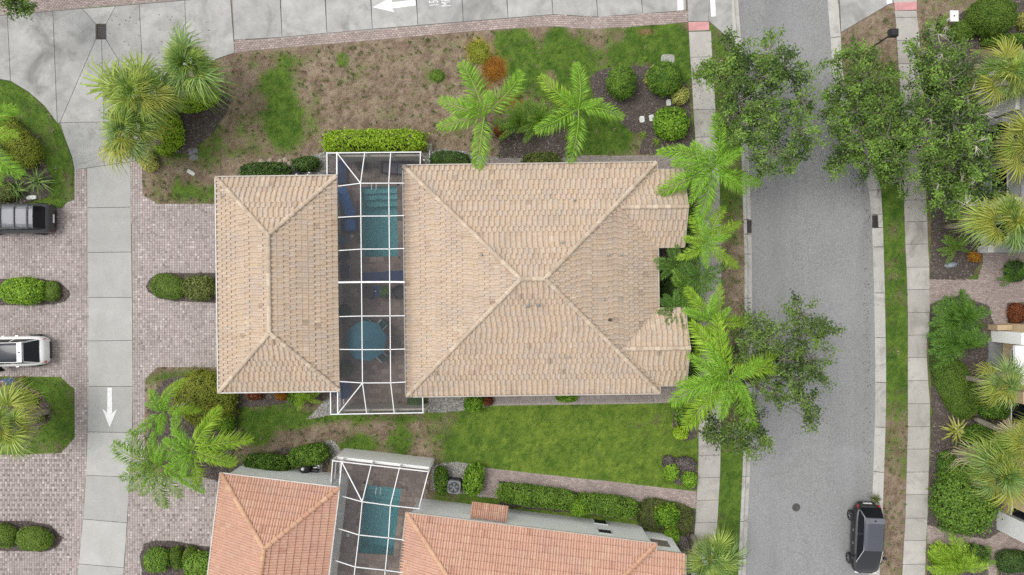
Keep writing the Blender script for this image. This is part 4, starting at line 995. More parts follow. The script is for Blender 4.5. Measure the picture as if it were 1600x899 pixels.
olg = P(347, 741, 3.3)
lgar, ro, r, g = hip_house('garage', 'terracotta tiled garage at the lower left of the screened pool', olg, LA, 6.75, 12.3, 3.3, 'd', .32, .42, M['redtile'], M['redridge'], .14, M['stucco'])
lgar['category'] = 'garage'
A, B, nw, ne, se, sw = (g[k] for k in ('A','B','nw','ne','se','sw'))
r.slope([nw, ne, A]); r.slope([se, sw, B]); r.slope([sw, nw, A, B]); r.slope([ne, se, B, A])
for a_, b_ in ((nw,A),(ne,A),(se,B),(sw,B)): r.ridge(a_, b_, .125, .4)
r.ridge(A, B); r.finish()
gutter(lgar, [nw+Vector((-k,-12,0)), nw+Vector((-k,k,0)), ne+Vector((k,k,0)), ne+Vector((k,-12,0))], M['eave'])
for y0_ in (-5.6, -11.4): mb = MB(); mb.box(.07,.14,y0_,y0_+4.8,0,2.2); mb.build('garage_door', M['white'], lgar)

# ---- houses on the far right, mostly outside the picture
def side_house(name, label, x0, y0, x1, y1, zt, wm, rm_, wins, cols, ledges=()):
    t = thing(name, label, 'house', (x0, (y0+y1)/2, 0)); yc = (y0+y1)/2; D = y1-y0
    wall_box(t, 0, x1-x0, -D/2, D/2, -.05, zt, wm)
    mb = MB(); W_ = x1-x0; e = .12; zz = zt+.01; hh = D/2+e; rz = zz+min(hh, W_/2)*PITCH
    hx = min(hh, W_/2)
    A_, B_ = ((hx, 0, rz), (W_-hx+.01, 0, rz))
    vs = [(-e,-hh,zz),(W_,-hh,zz),(W_,hh,zz),(-e,hh,zz),A_,B_]
    mb.add(vs, [(0,1,5,4),(1,2,5),(2,3,4,5),(3,0,4),(3,2,1,0)]); ro = mb.build('roof', rm_, t)
    for (yy, zc, wd, hg) in wins: window(t, (0, yy-yc, zc), wd, hg, 'w')
    for (yy, wd, dp, zh, m_) in cols: mb = MB(); mb.box(-dp, 0.001, yy-yc-wd/2, yy-yc+wd/2, -.05, zh); mb.build('pilaster', m_, t)
    for (ya, yb, dp, za, zb, m_) in ledges: mb = MB(); mb.box(-dp, 0.002, ya-yc, yb-yc, za, zb); mb.build('ledge', m_, t)
    return t
gx = P(1529, 0).x; Yp = lambda v: (449.5-v)/25
side_house('house', 'grey house behind the sabal palms at the right edge', gx+.25, Yp(396), gx+12, Yp(110), 3.4, M['greywall'], M['greyroof'],
   [(Yp(174), 1.5, 1.6, 1.1), (Yp(225), 1.4, 1.6, 1.8), (Yp(292), 1.5, 1.8, 1.3), (Yp(362), 1.4, 1.4, 1.6)],
   [(Yp(153), 1.1, .3, 3.2, M['white']), (Yp(182), .8, .3, 3.2, M['white']), (Yp(325), .5, .3, 3.2, M['stucco'])],
   [(Yp(396), Yp(385), .35, 0, 1.0, M['white']), (Yp(395), Yp(310), .12, .0, .5, M['stucco']), (Yp(258), Yp(250), .3, .0, 2.6, M['white']), (Yp(205), Yp(197), .5, .2, 2.4, M['greywall'])])
tx = P(1540, 0).x
side_house('house', 'tan house with white columns at the lower right edge', tx+1.0, Yp(832), tx+13, Yp(505), 3.3, M['tan'], M['greyroof'],
   [(Yp(560), 1.5, 1.2, 1.2), (Yp(640), 1.5, 1.4, 1.2), (Yp(780), 1.5, 1.4, 1.2)],
   [(Yp(525), .7, .7, 2.6, M['stucco']), (Yp(612), .7, .6, 2.6, M['tan']), (Yp(770), .8, .5, 2.6, M['tan']), (Yp(812), 1.2, .35, 2.9, M['white'])],
   [(Yp(515), Yp(507), .9, 0, .9, M['tan']), (Yp(600), Yp(530), .9, .02, .12, M['grey']), (Yp(592), Yp(535), .98, 2.3, 2.5, M['stucco'])])

# ================================================================ SCREENED POOL CAGES
def pool(name, label, poly, deck_z=.03):
    t = thing(name, label, 'swimming pool', (sum(p[0] for p in poly)/4, sum(p[1] for p in poly)/4, 0)); c = t.location
    q = [(p[0]-c.x, p[1]-c.y) for p in poly]
    mb = MB(); mb.prism(q, -1.6, -1.5)
    n = 4
    a = sum(q[i][0]*q[(i+1)%n][1]-q[(i+1)%n][0]*q[i][1] for i in range(n)); qq = q if a > 0 else q[::-1]
    for i in range(4):
        p0, p1 = qq[i], qq[(i+1)%4]; d = Vector((p1[0]-p0[0], p1[1]-p0[1], 0)).normalized(); nn = Vector((d.y, -d.x, 0))*.12
        mb.add([(p0[0],p0[1],-1.6),(p1[0],p1[1],-1.6),(p1[0],p1[1],.02),(p0[0],p0[1],.02),(p0[0]+nn.x,p0[1]+nn.y,.02),(p1[0]+nn.x,p1[1]+nn.y,.02)], [(1,0,3,2),(2,3,4,5)])
    mb.build('basin', M['plaster'], t)
    nwp, nep, sep, swp = [Vector((x, y, 0)) for x, y in q]
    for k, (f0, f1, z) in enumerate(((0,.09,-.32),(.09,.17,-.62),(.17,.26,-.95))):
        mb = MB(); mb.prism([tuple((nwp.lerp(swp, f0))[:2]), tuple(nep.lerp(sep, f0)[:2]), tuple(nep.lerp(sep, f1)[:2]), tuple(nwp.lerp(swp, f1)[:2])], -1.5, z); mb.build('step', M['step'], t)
    # rail into the water
    a_ = nwp.lerp(nep, .42).lerp(swp.lerp(sep, .42), -.02); b_ = nwp.lerp(nep, .42).lerp(swp.lerp(sep, .42), .16)
    for s_ in (-.14, .14):
        x_ = Vector((s_, 0, 0)); mb = MB(); mb.tube([a_+x_+Vector((0,0,0)), a_+x_+Vector((0,0,.75)), (a_+b_)/2+x_+Vector((0,0,.8)), b_+x_+Vector((0,0,-.1)), b_+x_+Vector((0,0,-.6))], .022, 6); mb.build('hand_rail', M['chrome'], t)
    mb = MB(); mb.add([(x*.999, y*.999, -.07) for x, y in qq], [(0,1,2,3)]); mb.build('water', M['water'], t)
    # coping stones
    for i in range(4):
        p0, p1 = Vector((*qq[i],0)), Vector((*qq[(i+1)%4],0)); d = (p1-p0); Ln = d.length; d.normalize(); nn = Vector((d.y,-d.x,0)); k = int(Ln/.42)
        for j in range(k):
            s0 = p0+d*(Ln*j/k+.01); s1 = p0+d*(Ln*(j+1)/k-.01); mb = MB(); mb.prism([tuple((s0-nn*.03)[:2]), tuple((s1-nn*.03)[:2]), tuple((s1+nn*.28)[:2]), tuple((s0+nn*.28)[:2])], -.03, .055, random.random()); mb.build('coping_stone', M['deck'], t)
    return t
pool('swimming_pool', 'teal swimming pool with entry steps under the middle screened cage', main_pool)
pool('swimming_pool', 'teal swimming pool under the lower screened cage by the terracotta roofs', low_pool)
deck1 = structure('pool_deck'); dk1 = [(514,250),(668,250),(668,640),(518,640)]
hole1 = [(561,289),(624,287.5),(626,404),(563,406)]
hole2 = [(568,752),(631.5,759.5),(618.5,871),(555.5,867.5)]
def frame_sheet(parent, pl, hole, m, z):
    bm = bmesh.new(); a = [bm.verts.new((*p[:2], z)) for p in PX(pl)]; b = [bm.verts.new((*p[:2], z)) for p in PX(hole)]
    for i in range(4): 
        f = bm.faces.new((a[i], a[(i+1)%4], b[(i+1)%4], b[i]))
        if f.normal.z < 0: f.normal_flip()
    bmesh.ops.recalc_face_normals(bm, faces=bm.faces); me = bpy.data.meshes.new('joint_bed'); bm.to_mesh(me); bm.free(); me.materials.append(m); link('joint_bed', me, parent)
frame_sheet(deck1, dk1, hole1, M['paverjoint'], .016); paver_field(deck1, [dk1], [hole1], M['deck'], .42, .3, R(.75), z=.022, zfun=.014, gap=.02)
deck2 = structure('pool_deck'); dk2 = [(533,712),(668,729),(652,960),(505,960)]
frame_sheet(deck2, dk2, hole2, M['paverjoint'], .016); paver_field(deck2, [dk2], [hole2], M['deck'], .42, .3, R(-7), z=.022, zfun=.014, gap=.02)

def cage(label, beams, panels, posts, heavy=()):
    c = thing('screen_enclosure', label, 'pool cage', P(*posts[0][:2], 0)); o = c.location.copy(); o.z = 0; c.location = o
    for (a, b, wd) in beams:
        mb = MB(); mb.bar(P(*a)-o, P(*b)-o, wd*.52, wd*.8); mb.build('beam', M['white'], c)
    for pl in panels:
        mb = MB(); mb.add([P(*q)-o for q in pl], [tuple(range(len(pl)))]); mb.build('screen_panel', M['screen'], c)
    for (u, v, z) in posts:
        q = P(u, v, z); mb = MB(); mb.bar(Vector((q.x,q.y,.0))-o, q-o, .09); mb.build('post', M['white'], c)
    return c, o
E, T = 3.1, 3.9
n1, n2, n3, n4 = (511,239.5,E), (526.5,239,E), (570,238.6,E), (610.5,238.3,E); n5 = (657,238,E)
s1, s2, s3, s4, s5 = (517,647.5,E), (528,647,E), (573,646,E), (616,645.5,E), (661,645,E)
rows = [(291.5,286.7,286.5),(340,338,337),(392,389.5,388.5),(441.5,441,441),(495,494,493.5),(546,546.5,545.5),(596,598.5,597)]
def Lw(i): return (526+i*.25, rows[i][0], E)
def Ic(i): return (563.5+i*.5, rows[i][1], T)
def Id(i): return (607.5+i*.5, rows[i][1]-.2, T)
def Ie(i): return (631+i*.5, rows[i][2], T)
beams = [(n1,n5,.11),(s1,s5,.11),(n1,(511.3,277,E),.11),(n2,s2,.13),((516.5,610,E),s1,.11),(n3,Ic(0),.1),(n4,Id(0),.1),(n2,Ic(0),.1),(s2,Ic(6),.1),(s3,Ic(6),.1),(s4,Id(6),.1),
  (n5,(656.5,262,E),.1),(s5,(660.5,620,E),.1)]
for i in range(7):
    wd = .19 if i == 3 else .09
    beams += [(Lw(i),Ic(i),wd),(Ic(i),Id(i),wd),(Id(i),Ie(i),wd)]
    if i < 6: beams += [(Ic(i),Ic(i+1),.09),(Id(i),Id(i+1),.09)]
panels = [(n1,n2,(526,277,E),(511.3,277,E)),(s1,s2,(527.5,611,E),(516.5,611,E)),(n2,Lw(0),Ic(0)),(n2,n3,Ic(0)),(n3,n4,Id(0),Ic(0)),(n4,n5,(657,262,E),(632,262,3.5),Ie(0),Id(0)),
  (s2,Lw(6),Ic(6)),(s2,s3,Ic(6)),(s3,s4,Id(6),Ic(6)),(s4,s5,(660.5,620,E),(634,620,3.5),Ie(6),Id(6))]
for i in range(6): panels += [(Lw(i),Lw(i+1),Ic(i+1),Ic(i)),(Ic(i),Ic(i+1),Id(i+1),Id(i)),(Id(i),Id(i+1),Ie(i+1),Ie(i))]
cg, oc = cage('white framed screen cage over the middle pool deck', beams, panels, [n1,n2,n3,n4,n5,s1,s2,s3,s4,s5])
# its side walls: a privacy wall under screen, and rails
def side_walls(c, o, a, b, zt, m, th=.12, label=None):
    pa, pb = P(*a), P(*b); d = (pb-pa); d.z = 0; Ln = d.length; an = math.atan2(d.y, d.x)
    mb = MB(); mb.box(.05, Ln-.05, -th/2, th/2, 0, zt); w_ = mb.build('privacy_wall', m, c, loc=(pa.x-o.x, pa.y-o.y, 0), rot=(0,0,an)); return w_
side_walls(cg, oc, n2, n5, 2.2, M['beige']); side_walls(cg, oc, s2, s5, 2.0, M['beige'])
for (a, b) in ((n1, n5), (s1, s5)):
    pa, pb = P(*a)-oc, P(*b)-oc; mb = MB(); mb.add([(pa.x,pa.y,2.2),(pb.x,pb.y,2.2),(pb.x,pb.y,3.05),(pa.x,pa.y,3.05)], [(0,1,2,3)]); mb.build('screen_panel', M['screen'], cg)
for (u, v, v2) in ((511.2,240,277),(516.7,611,647)):
    pa, pb = P(u,v,E)-oc, P(u+.2,v2,E)-oc; mb = MB(); mb.add([(pa.x,pa.y,.05),(pb.x,pb.y,.05),(pb.x,pb.y,3.0),(pa.x,pa.y,3.0)], [(0,1,2,3)]); mb.build('screen_panel', M['screen'], cg)
    mb = MB(); mb.bar((pa.x,pa.y,1.0),(pb.x,pb.y,1.0),.06); mb.bar((pa.x,pa.y,.05),(pb.x,pb.y,.05),.08); y_ = (pa.y+pb.y)/2; mb.bar((pa.x,y_,.05),(pb.x,y_,3.0),.06); mb.build('screen_door', M['white'], cg)
# lower cage
E2, T2 = 2.9, 3.6
q1, q2, q3, q4, q5 = (520,720,E2), (534,721.5,E2), (580,727,E2), (624,732,E2), (669.5,737,E2)
def lL(i): return [(529,774,E2),(523,824,E2),(519,874,E2),(515,925,E2)][i]
def lC(i): return [(566,784,T2),(561,836,T2),(555,886,T2),(549,937,T2)][i]
def lD(i): return [(610,790,T2),(607,840.5,T2),(602,891,T2),(597,942,T2)][i]
def lE(i): return [(656,795,T2),(632,844,T2),(630,895,T2),(627,946,T2)][i]
beams = [(q1,q5,.11),(q2,lL(3),.13),(q1,(517,760,E2),.1),((517,760,E2),(528,763,E2),.1),(q2,lC(0),.1),(q3,lC(0),.1),(q4,lD(0),.1),(q5,(654,796,E2),.11)]
for i in range(4):
    beams += [(lL(i),lC(i),.09),(lC(i),lD(i),.09),(lD(i),lE(i),.09)]
    if i < 3: beams += [(lC(i),lC(i+1),.09),(lD(i),lD(i+1),.09)]
panels = [(q1,q2,(528.5,763,E2),(517,760,E2)),(q2,lL(0),lC(0)),(q2,q3,lC(0)),(q3,q4,lD(0),lC(0)),(q4,q5,(654,796,E2),lD(0)),(lD(0),(654,796,E2),(633,800,E2),lE(1),lD(1))]
for i in range(3): panels += [(lL(i),lL(i+1),lC(i+1),lC(i)),(lC(i),lC(i+1),lD(i+1),lD(i))]+([(lD(i),lD(i+1),lE(i+1),lE(i))] if i else [])
cg2, o2 = cage('white framed screen cage over the lower pool beside terracotta roofs', beams, panels, [q1,q2,q3,q4,q5])
side_walls(cg2, o2, (520,720.5,E2), (669.5,737.5,E2), 2.15, M['stucco'], .16)
pa, pb = P(*q1)-o2, P(517,760,E2)-o2
mb = MB(); mb.add([(pa.x,pa.y,.05),(pb.x,pb.y,.05),(pb.x,pb.y,2.85),(pa.x,pa.y,2.85)], [(0,1,2,3)]); mb.build('screen_panel', M['screen'], cg2)
mb = MB(); m_ = pa.lerp(pb, .25); m2 = pa.lerp(pb, .85); mb.bar((m_.x,m_.y,.05),(m_.x,m_.y,2.1),.07); mb.bar((m2.x,m2.y,.05),(m2.x,m2.y,2.1),.07); mb.bar((m_.x,m_.y,2.1),(m2.x,m2.y,2.1),.07); mb.bar((m_.x,m_.y,1.0),(m2.x,m2.y,1.0),.07); mb.build('screen_door', M['white'], cg2)
pa, pb = P(*q5)-o2, P(654,796,E2)-o2
mb = MB(); mb.add([(pa.x,pa.y,.05),(pb.x,pb.y,.05),(pb.x,pb.y,2.85),(pa.x,pa.y,2.85)], [(0,1,2,3)]); mb.build('screen_panel', M['screen'], cg2)
# ================================================================ PLANTS
def unit(n):
    d = rng.normal(size=(n, 3)); return d/np.linalg.norm(d, axis=1)[:, None]
def leaf_quads(p, nrm, ln, wd, spread=.6):
    """diamond leaves at points p, facing roughly along nrm"""
    n = len(p); nr = nrm+rng.normal(0, spread, (n, 3)); nr /= np.linalg.norm(nr, axis=1)[:, None]
    t1 = np.cross(nr, unit(n)); t1 /= np.linalg.norm(t1, axis=1)[:, None]+1e-9; t2 = np.cross(nr, t1)
    L_ = (ln*rng.uniform(.7, 1.3, n))[:, None]; W_ = (wd*rng.uniform(.7, 1.3, n))[:, None]
    V = np.stack([p-t1*L_*.5, p+t2*W_*.5+t1*L_*.05+nr*L_*.06, p+t1*L_*.5, p-t2*W_*.5+t1*L_*.05+nr*L_*.06], 1)
    return V.reshape(-1, 3), np.arange(n*4).reshape(-1, 4)
def shrub(name, label, cat, u, v, ru, rv, h, kind, rot=0, e=2.4, ln=.10, wd=.06, dens=260, ragged=.10, z=.03, group=None, lump=.12, spread=.6, tmean=.5, holes=0.0):
    """ru, rv: half extents in pixels; rot in degrees, counter-clockwise in the picture"""
    q = P(u, v, h*.6); s = sz(1, h*.6); a, b = ru*s, rv*s
    t = thing(name, label, cat, (q.x, q.y, z), R(rot), group)
    A = a*b*3.2+(a+b)*h*3.0; n = int(A*max(dens*1.2, 1.9/(ln*wd*.5)))
    d = unit(n); d[:,2] = np.abs(d[:,2])*1.25-.25
    d /= np.linalg.norm(d, axis=1)[:, None]
    rr = (np.abs(d[:,0])**e+np.abs(d[:,1])**e+np.abs(d[:,2])**e)**(-1/e)
    ph = rng.uniform(0, 100)
    f = fbm(d[:,0]*2.2*max(1,a/.6)+ph, d[:,1]*2.2*max(1,b/.6)+d[:,2]*2+ph, 3)-.5
    rr = rr*(1+f*lump*2)*(1-np.abs(rng.normal(0, ragged, n)))
    rr = rr*(1+np.where(rng.random(n) < (.02 if kind == 'mown' else .07), rng.uniform(.02, .15, n), 0))
    p = d*rr[:,None]*np.array([a, b, h*.62])+np.array([0, 0, h*.40]); p[:,2] = np.maximum(p[:,2], .03)
    if holes:
        k = fbm(p[:,0]*3+ph, p[:,1]*3, 3) > holes; p, d = p[k], d[k]; n = len(p)
    V, F = leaf_quads(p, d/np.array([a,b,h*.6])*min(a,b,h), ln, wd, spread)
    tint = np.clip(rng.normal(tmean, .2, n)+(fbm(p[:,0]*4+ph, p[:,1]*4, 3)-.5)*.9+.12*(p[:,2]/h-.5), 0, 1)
    link('foliage', np_mesh('foliage', V, F, L[kind], tint=tint), t)
    mb = MB()   # woody inside
    for k in range(7):
        g = 2*math.pi*k/7; mb.tube([(0,0,-.03),(a*.3*math.cos(g), b*.3*math.sin(g), h*.4),(a*.72*math.cos(g), b*.72*math.sin(g), h*.72)], [.03,.02,.008], 5)
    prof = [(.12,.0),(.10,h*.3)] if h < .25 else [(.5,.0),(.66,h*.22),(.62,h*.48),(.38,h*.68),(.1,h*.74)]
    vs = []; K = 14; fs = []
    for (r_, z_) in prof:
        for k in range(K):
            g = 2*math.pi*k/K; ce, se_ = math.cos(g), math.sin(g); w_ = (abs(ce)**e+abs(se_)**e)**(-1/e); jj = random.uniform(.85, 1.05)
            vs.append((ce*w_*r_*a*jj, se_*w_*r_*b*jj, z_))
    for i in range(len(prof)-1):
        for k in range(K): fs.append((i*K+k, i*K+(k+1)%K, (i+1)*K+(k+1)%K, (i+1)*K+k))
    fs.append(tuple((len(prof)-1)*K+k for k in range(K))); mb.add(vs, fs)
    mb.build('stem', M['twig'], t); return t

# ---- feather palms -------------------------------------------------------
def frond_mesh(name, mat, length=1.0, droop=.45, lw=.30, n=34, leafw=.045, rise=.25, plume=.35, seed=0, curl=0.0, fox=False):
    """unit-ish frond along +x; leaflets in two ranks (or all round the rib when fox), drooping towards their tips"""
    r = np.random.default_rng(seed); mb = MB(); pts = []; K = 9
    for i in range(K):
        s = i/(K-1); pts.append(Vector((length*s*(1-.10*droop*s), curl*s*s*length, length*(rise*s-droop*s*s))))
    mb.tube(pts, [.011*(1-.8*i/(K-1))+.002 for i in range(K)], 4, t=.8)
    def at(s):
        x = s*(K-1); i = min(int(x), K-2); f = x-i; return pts[i].lerp(pts[i+1], f), (pts[i+1]-pts[i]).normalized()
    for side in (-1, 1):
        for i in range(n):
            s = .12+.88*(i+r.uniform(-.3,.3))/n; s = min(max(s, .1), 1.0); p, d = at(s)
            ll = lw*(math.sin(math.pi*min(1, (s*.80+.18)))**.5)*r.uniform(.8, 1.15)*length
            lat = d.cross(Vector((0,0,1))).normalized()*side; up = lat.cross(d)*(1 if side < 0 else -1)
            if up.z < 0: up = -up
            fw = .6+.3*s+r.uniform(-.22,.22)
            if fox:
                ph = r.uniform(-.55, 1.35); dr = (lat*math.cos(ph)+up*math.sin(ph)+d*fw*1.1).normalized(); dz = ll*r.uniform(.25, .8); side_sw = lat*r.uniform(-.1,.25)*ll
            else:
                dr = (lat*(1-.25*fw)+d*fw+Vector((0,0,1))*r.uniform(-plume, plume*1.3)).normalized(); dz = ll*r.uniform(.1,.65); side_sw = Vector()
            mid = p+dr*ll*.55; tip = p+dr*ll*.95+Vector((0,0,-dz))+side_sw
            w_ = leafw*length*r.uniform(.8, 1.2); wv = (d - dr*d.dot(dr)); wv = wv.normalized()*w_*.5
            t = float(np.clip(r.normal(.5, .27)+.1*(s-.5), 0, 1))
            mb.add([p, mid-wv, mid+wv, tip], [(0,1,3,2)], t)
    return mb.mesh(name, mat)
FM = {}
def fronds(kind):
    if kind not in FM:
        fx = kind.startswith('fox'); mk = {'fox': 'royal', 'foxyellow': 'royalyellow', 'dryfrond': 'sabaldry'}.get(kind, kind)
        cfg = ((.50,.22,92,.34,0,.12),(.62,.23,96,.40,0,-.22),(.70,.21,92,.46,0,.3),(.46,.24,96,.32,0,-.1),(.8,.22,90,.5,0,-.35)) if fx else ((.50,.25,62,.34,.5,.0),(.42,.26,66,.30,.65,.10),(.58,.25,62,.42,.5,-.12),(.46,.27,68,.36,.8,.16))
        FM[kind] = [frond_mesh('frond', L[mk], 1.0, dr, lw, n, .019 if fx else .017, rs, pl, 11*i+len(kind), cu, fx) for i, (dr, lw, n, rs, pl, cu) in enumerate(cfg)]
    return FM[kind]
def feather_palm(label, u, v, h, specs, group='feather palms', tr=.10, base=None, shaft=True):
    """u, v: where the crown's heart shows in the picture; specs: (direction in the picture, length in px, kind, pitch)"""
    q = P(u, v, h); b = Vector((q.x, q.y, 0)) if base is None else P(*base)
    t = thing('palm_tree', label, 'palm tree', (b.x, b.y, 0), 0, group); top = q-b
    mb = MB(); K = 7; pts = [Vector((top.x*(i/(K-1))**1.3, top.y*(i/(K-1))**1.3, -.05+(h+.02)*i/(K-1))) for i in range(K)]
    mb.tube(pts, [tr*(1.35-.5*i/(K-1))*(1.25 if i == 0 else 1) for i in range(K)], 9)
    for i in range(1, 14):
        f = i/14; mb.tube([pts[0].lerp(pts[-1], f)+Vector((top.x*(f**1.3-f), top.y*(f**1.3-f), 0)), pts[0].lerp(pts[-1], f+.012)+Vector((top.x*(f**1.3-f), top.y*(f**1.3-f), 0))], tr*(1.36-.5*f)*1.06, 9)
    mb.build('trunk', M['palmbark'], t, smooth=True)
    if shaft:
        mb = MB(); mb.tube([top+Vector((0,0,-.45)), top+Vector((0,0,-.1)), top+Vector((0,0,.25))], [tr*.9, tr*.8, .02], 8); mb.build('crown_shaft', L['royal'], t, smooth=True)
    for (ang, lpx, kind, pitch) in specs:
        ln = sz(lpx, h)*1.12; fm = random.choice(fronds(kind)); sg = random.choice((-1, 1)); wx = random.uniform(.95, 1.15)
        o = link('frond', fm, t); R_ = Matrix.Rotation(R(ang), 4, 'Z') @ Matrix.Rotation(R(-pitch), 4, 'Y') @ Matrix.Rotation(random.uniform(-.25, .25), 4, 'X')
        o.matrix_local = Matrix.Translation(top+Vector((0, 0, random.uniform(-.05, .12)))) @ R_ @ Matrix.Diagonal((ln, ln*sg*wx, ln, 1))
    return t
def rnd_specs(n, lpx, kind, pitch=(0, 45), a0=0, jit=10):
    return [(a0+360*i/n+random.uniform(-jit, jit), lpx*random.uniform(.85, 1.12), kind, random.uniform(*pitch)) for i in range(n)]
Ry, Rr = 'royalyellow', 'royal'
feather_palm('five armed green palm over the dry lawn near the pool hedge', 757, 180, 3.6, [(104,82,Rr,8),(36,80,Rr,10),(172,68,Rr,14),(196,70,Rr,6),(268,80,Rr,6),(150,46,Rr,45),(60,40,Rr,50)])
feather_palm('bright green palm between the fern palms and the round topiary', 904, 170, 3.4, [(84,66,Rr,10),(151,72,Ry,8),(217,70,Rr,5),(268,78,Rr,4),(-4,66,Rr,12),(140,40,Rr,45),(10,40,Rr,45)])
feather_palm('bushy bright palm over the sidewalk at the north-east house corner', 1112, 265, 4.4, [(140,78,'fox',10),(58,74,'fox',10),(195,84,'fox',4),(-24,74,'fox',8),(262,82,'fox',4),(120,50,'fox',35),(-60,55,'fox',30),(20,48,'fox',45),(215,58,'fox',25),(75,84,'fox',2),(160,58,'fox',20)])
feather_palm('yellow green palm leaning over the sidewalk opposite the street drain', 1103, 378, 4.0, [(37,56,'foxyellow',12),(140,42,'foxyellow',10),(-47,60,'foxyellow',8),(227,46,'foxyellow',10),(95,38,'fox',40),(250,40,'fox',35),(-10,34,'fox',45),(75,58,'foxyellow',6),(180,34,'foxyellow',15)])
feather_palm('yellow green palm over the sidewalk below the dark palms', 1108, 502, 4.0, [(128,58,'foxyellow',10),(58,54,'foxyellow',12),(-12,60,'foxyellow',8),(-58,54,'foxyellow',6),(250,38,'foxyellow',15),(100,44,'fox',40),(20,36,'fox',45),(-90,56,'foxyellow',4),(150,44,'fox',20),(-62,44,'dryfrond',-25)])
feather_palm('largest bright palm, its plumes reaching over house corner and street tree', 1138, 588, 4.8, [(129,94,'foxyellow',10),(30,76,'foxyellow',14),(190,88,'fox',3),(224,96,'foxyellow',5),(-68,94,'fox',4),(145,60,'fox',30),(10,50,'fox',40),(205,70,'fox',18),(-110,62,'fox',25),(172,62,'fox',20),(-45,54,'fox',30),(115,88,'foxyellow',12),(40,74,'foxyellow',16),(236,70,'foxyellow',6)])
D_ = 'palmdark'
feather_palm('dark green palm in the planted court, upper one by the wall', 1056, 414, 3.0, rnd_specs(10, 35, D_, (0, 35), 10), 'dark court palms', .07)
feather_palm('dark green palm in the planted court, lower one by the wall', 1057, 486, 3.0, rnd_specs(10, 35, D_, (0, 35), 20), 'dark court palms', .07)
feather_palm('dark green palm with long arms reaching over the sidewalk', 1095, 434, 3.2, [(32,42,D_,8),(-10,36,D_,6),(92,48,D_,10),(-88,44,D_,5),(150,34,D_,20),(210,34,D_,10),(-45,26,D_,35),(50,24,D_,45)], 'dark court palms', .07)
feather_palm('dark green palm squeezed in the middle of the planted court', 1072, 452, 2.6, rnd_specs(8, 38, 'teddy', (5, 40), 30), 'dark court palms', .07)
feather_palm('small leaning bright palm beside the painted lane arrow', 258, 642, 3.3, [(82,50,'foxyellow',12),(225,56,'fox',8),(10,48,'foxyellow',8),(120,38,'fox',30),(-80,34,'fox',35),(60,30,'fox',40),(150,28,'fox',20),(262,46,'fox',10)], base=(304,628), tr=.12)
feather_palm('yellow green palm leaning from the dark mulch by the terracotta garage', 302, 702, 4.3, [(138,58,'fox',10),(52,72,'foxyellow',10),(20,80,'foxyellow',6),(-14,64,'foxyellow',8),(-72,56,'foxyellow',6),(188,54,'fox',8),(100,40,'fox',35),(-110,40,'fox',30),(230,44,'fox',20),(160,42,'fox',25),(-40,40,'dryfrond',-35)], base=(352,680), tr=.13)
G_ = 'teddy'
feather_palm('dull grey green palm spreading over the concrete lane', 252, 726, 4.0, [(166,76,G_,6),(142,66,G_,8),(218,66,G_,4),(265,62,G_,5),(-62,56,G_,8),(-15,70,'fox',6),(195,62,G_,10),(120,46,'fox',20),(240,52,G_,10),(180,44,G_,30),(90,40,'fox',30)], tr=.12)
feather_palm('bright palm on the left edge above the golden hedge', -40, 222, 3.6, [(48,78,Rr,8),(20,66,Ry,8),(-30,84,Rr,6),(-60,70,Rr,5),(90,70,Rr,10),(0,50,Rr,35)], base=(14,234), tr=.13)
# low ferny palms and cycads (no visible trunk)
def low_palm(name, label, cat, u, v, rpx, h, kind, n=16, pitch=(5, 60), group=None, ang0=0):
    q = P(u, v, h); t = thing(name, label, cat, (q.x, q.y, .03), 0, group)
    mb = MB(); mb.tube([(0,0,-.05),(0,0,h*.5),(0,0,h*.72)], [.12,.10,.05], 8); mb.build('trunk', M['bark'], t)
    for i in range(n):
        a = ang0+360*i/n*(1 if i < n*.65 else 1.62)+random.uniform(-9, 9); p = pitch[0] if i < n*.65 else pitch[1]; p += random.uniform(-7, 10)
        ln = sz(rpx, h)*1.15*random.uniform(.85, 1.1); o = link('frond', random.choice(fronds(kind)), t)
        o.matrix_local = Matrix.Translation((0, 0, h*.66)) @ Matrix.Rotation(R(a), 4, 'Z') @ Matrix.Rotation(R(-p), 4, 'Y') @ Matrix.Diagonal((ln, ln*.9, ln, 1))
    return t
low_palm('fern_palm', 'feathery low palm by the red shrub under the tall palm', 'low palm', 812, 192, 34, 1.5, 'teddy', 18)
low_palm('fern_palm', 'feathery low palm on the right of its twin above dark mulch', 'low palm', 846, 190, 36, 1.5, 'teddy', 18)
low_palm('fern_palm', 'bright fern like palm against the south wall of the tan garage', 'low palm', 477, 626, 22, .9, 'royalyellow', 16)
low_palm('cycad', 'upper cycad in the rounded bed beside the brick path', 'cycad', 1506, 500, 40, 1.5, 'cycad', 26)
low_palm('cycad', 'lower cycad in the rounded bed beside the brick path', 'cycad', 1507, 541, 42, 1.4, 'cycad', 26)
low_palm('fern_palm', 'olive fern palm in the mulch under the leaning sabal', 'low palm', 1498, 388, 24, 1.0, 'teddy', 14)
low_palm('fern_palm', 'bright fern palm at the bottom right corner', 'low palm', 1500, 888, 42, 1.2, 'royalyellow', 18)
low_palm('fern_palm', 'green fern palm beside the bottom brick path', 'low palm', 1535, 880, 24, .8, 'teddy', 12)
low_palm('fern_palm', 'small bright fern palm peeping over the left curved lawn', 'low palm', 8, 268, 24, 1.2, 'royal', 12)
low_palm('fern_palm', 'green fern palm at the doorway of the grey house', 'low palm', 1592, 432, 24, .8, 'cycad', 12)
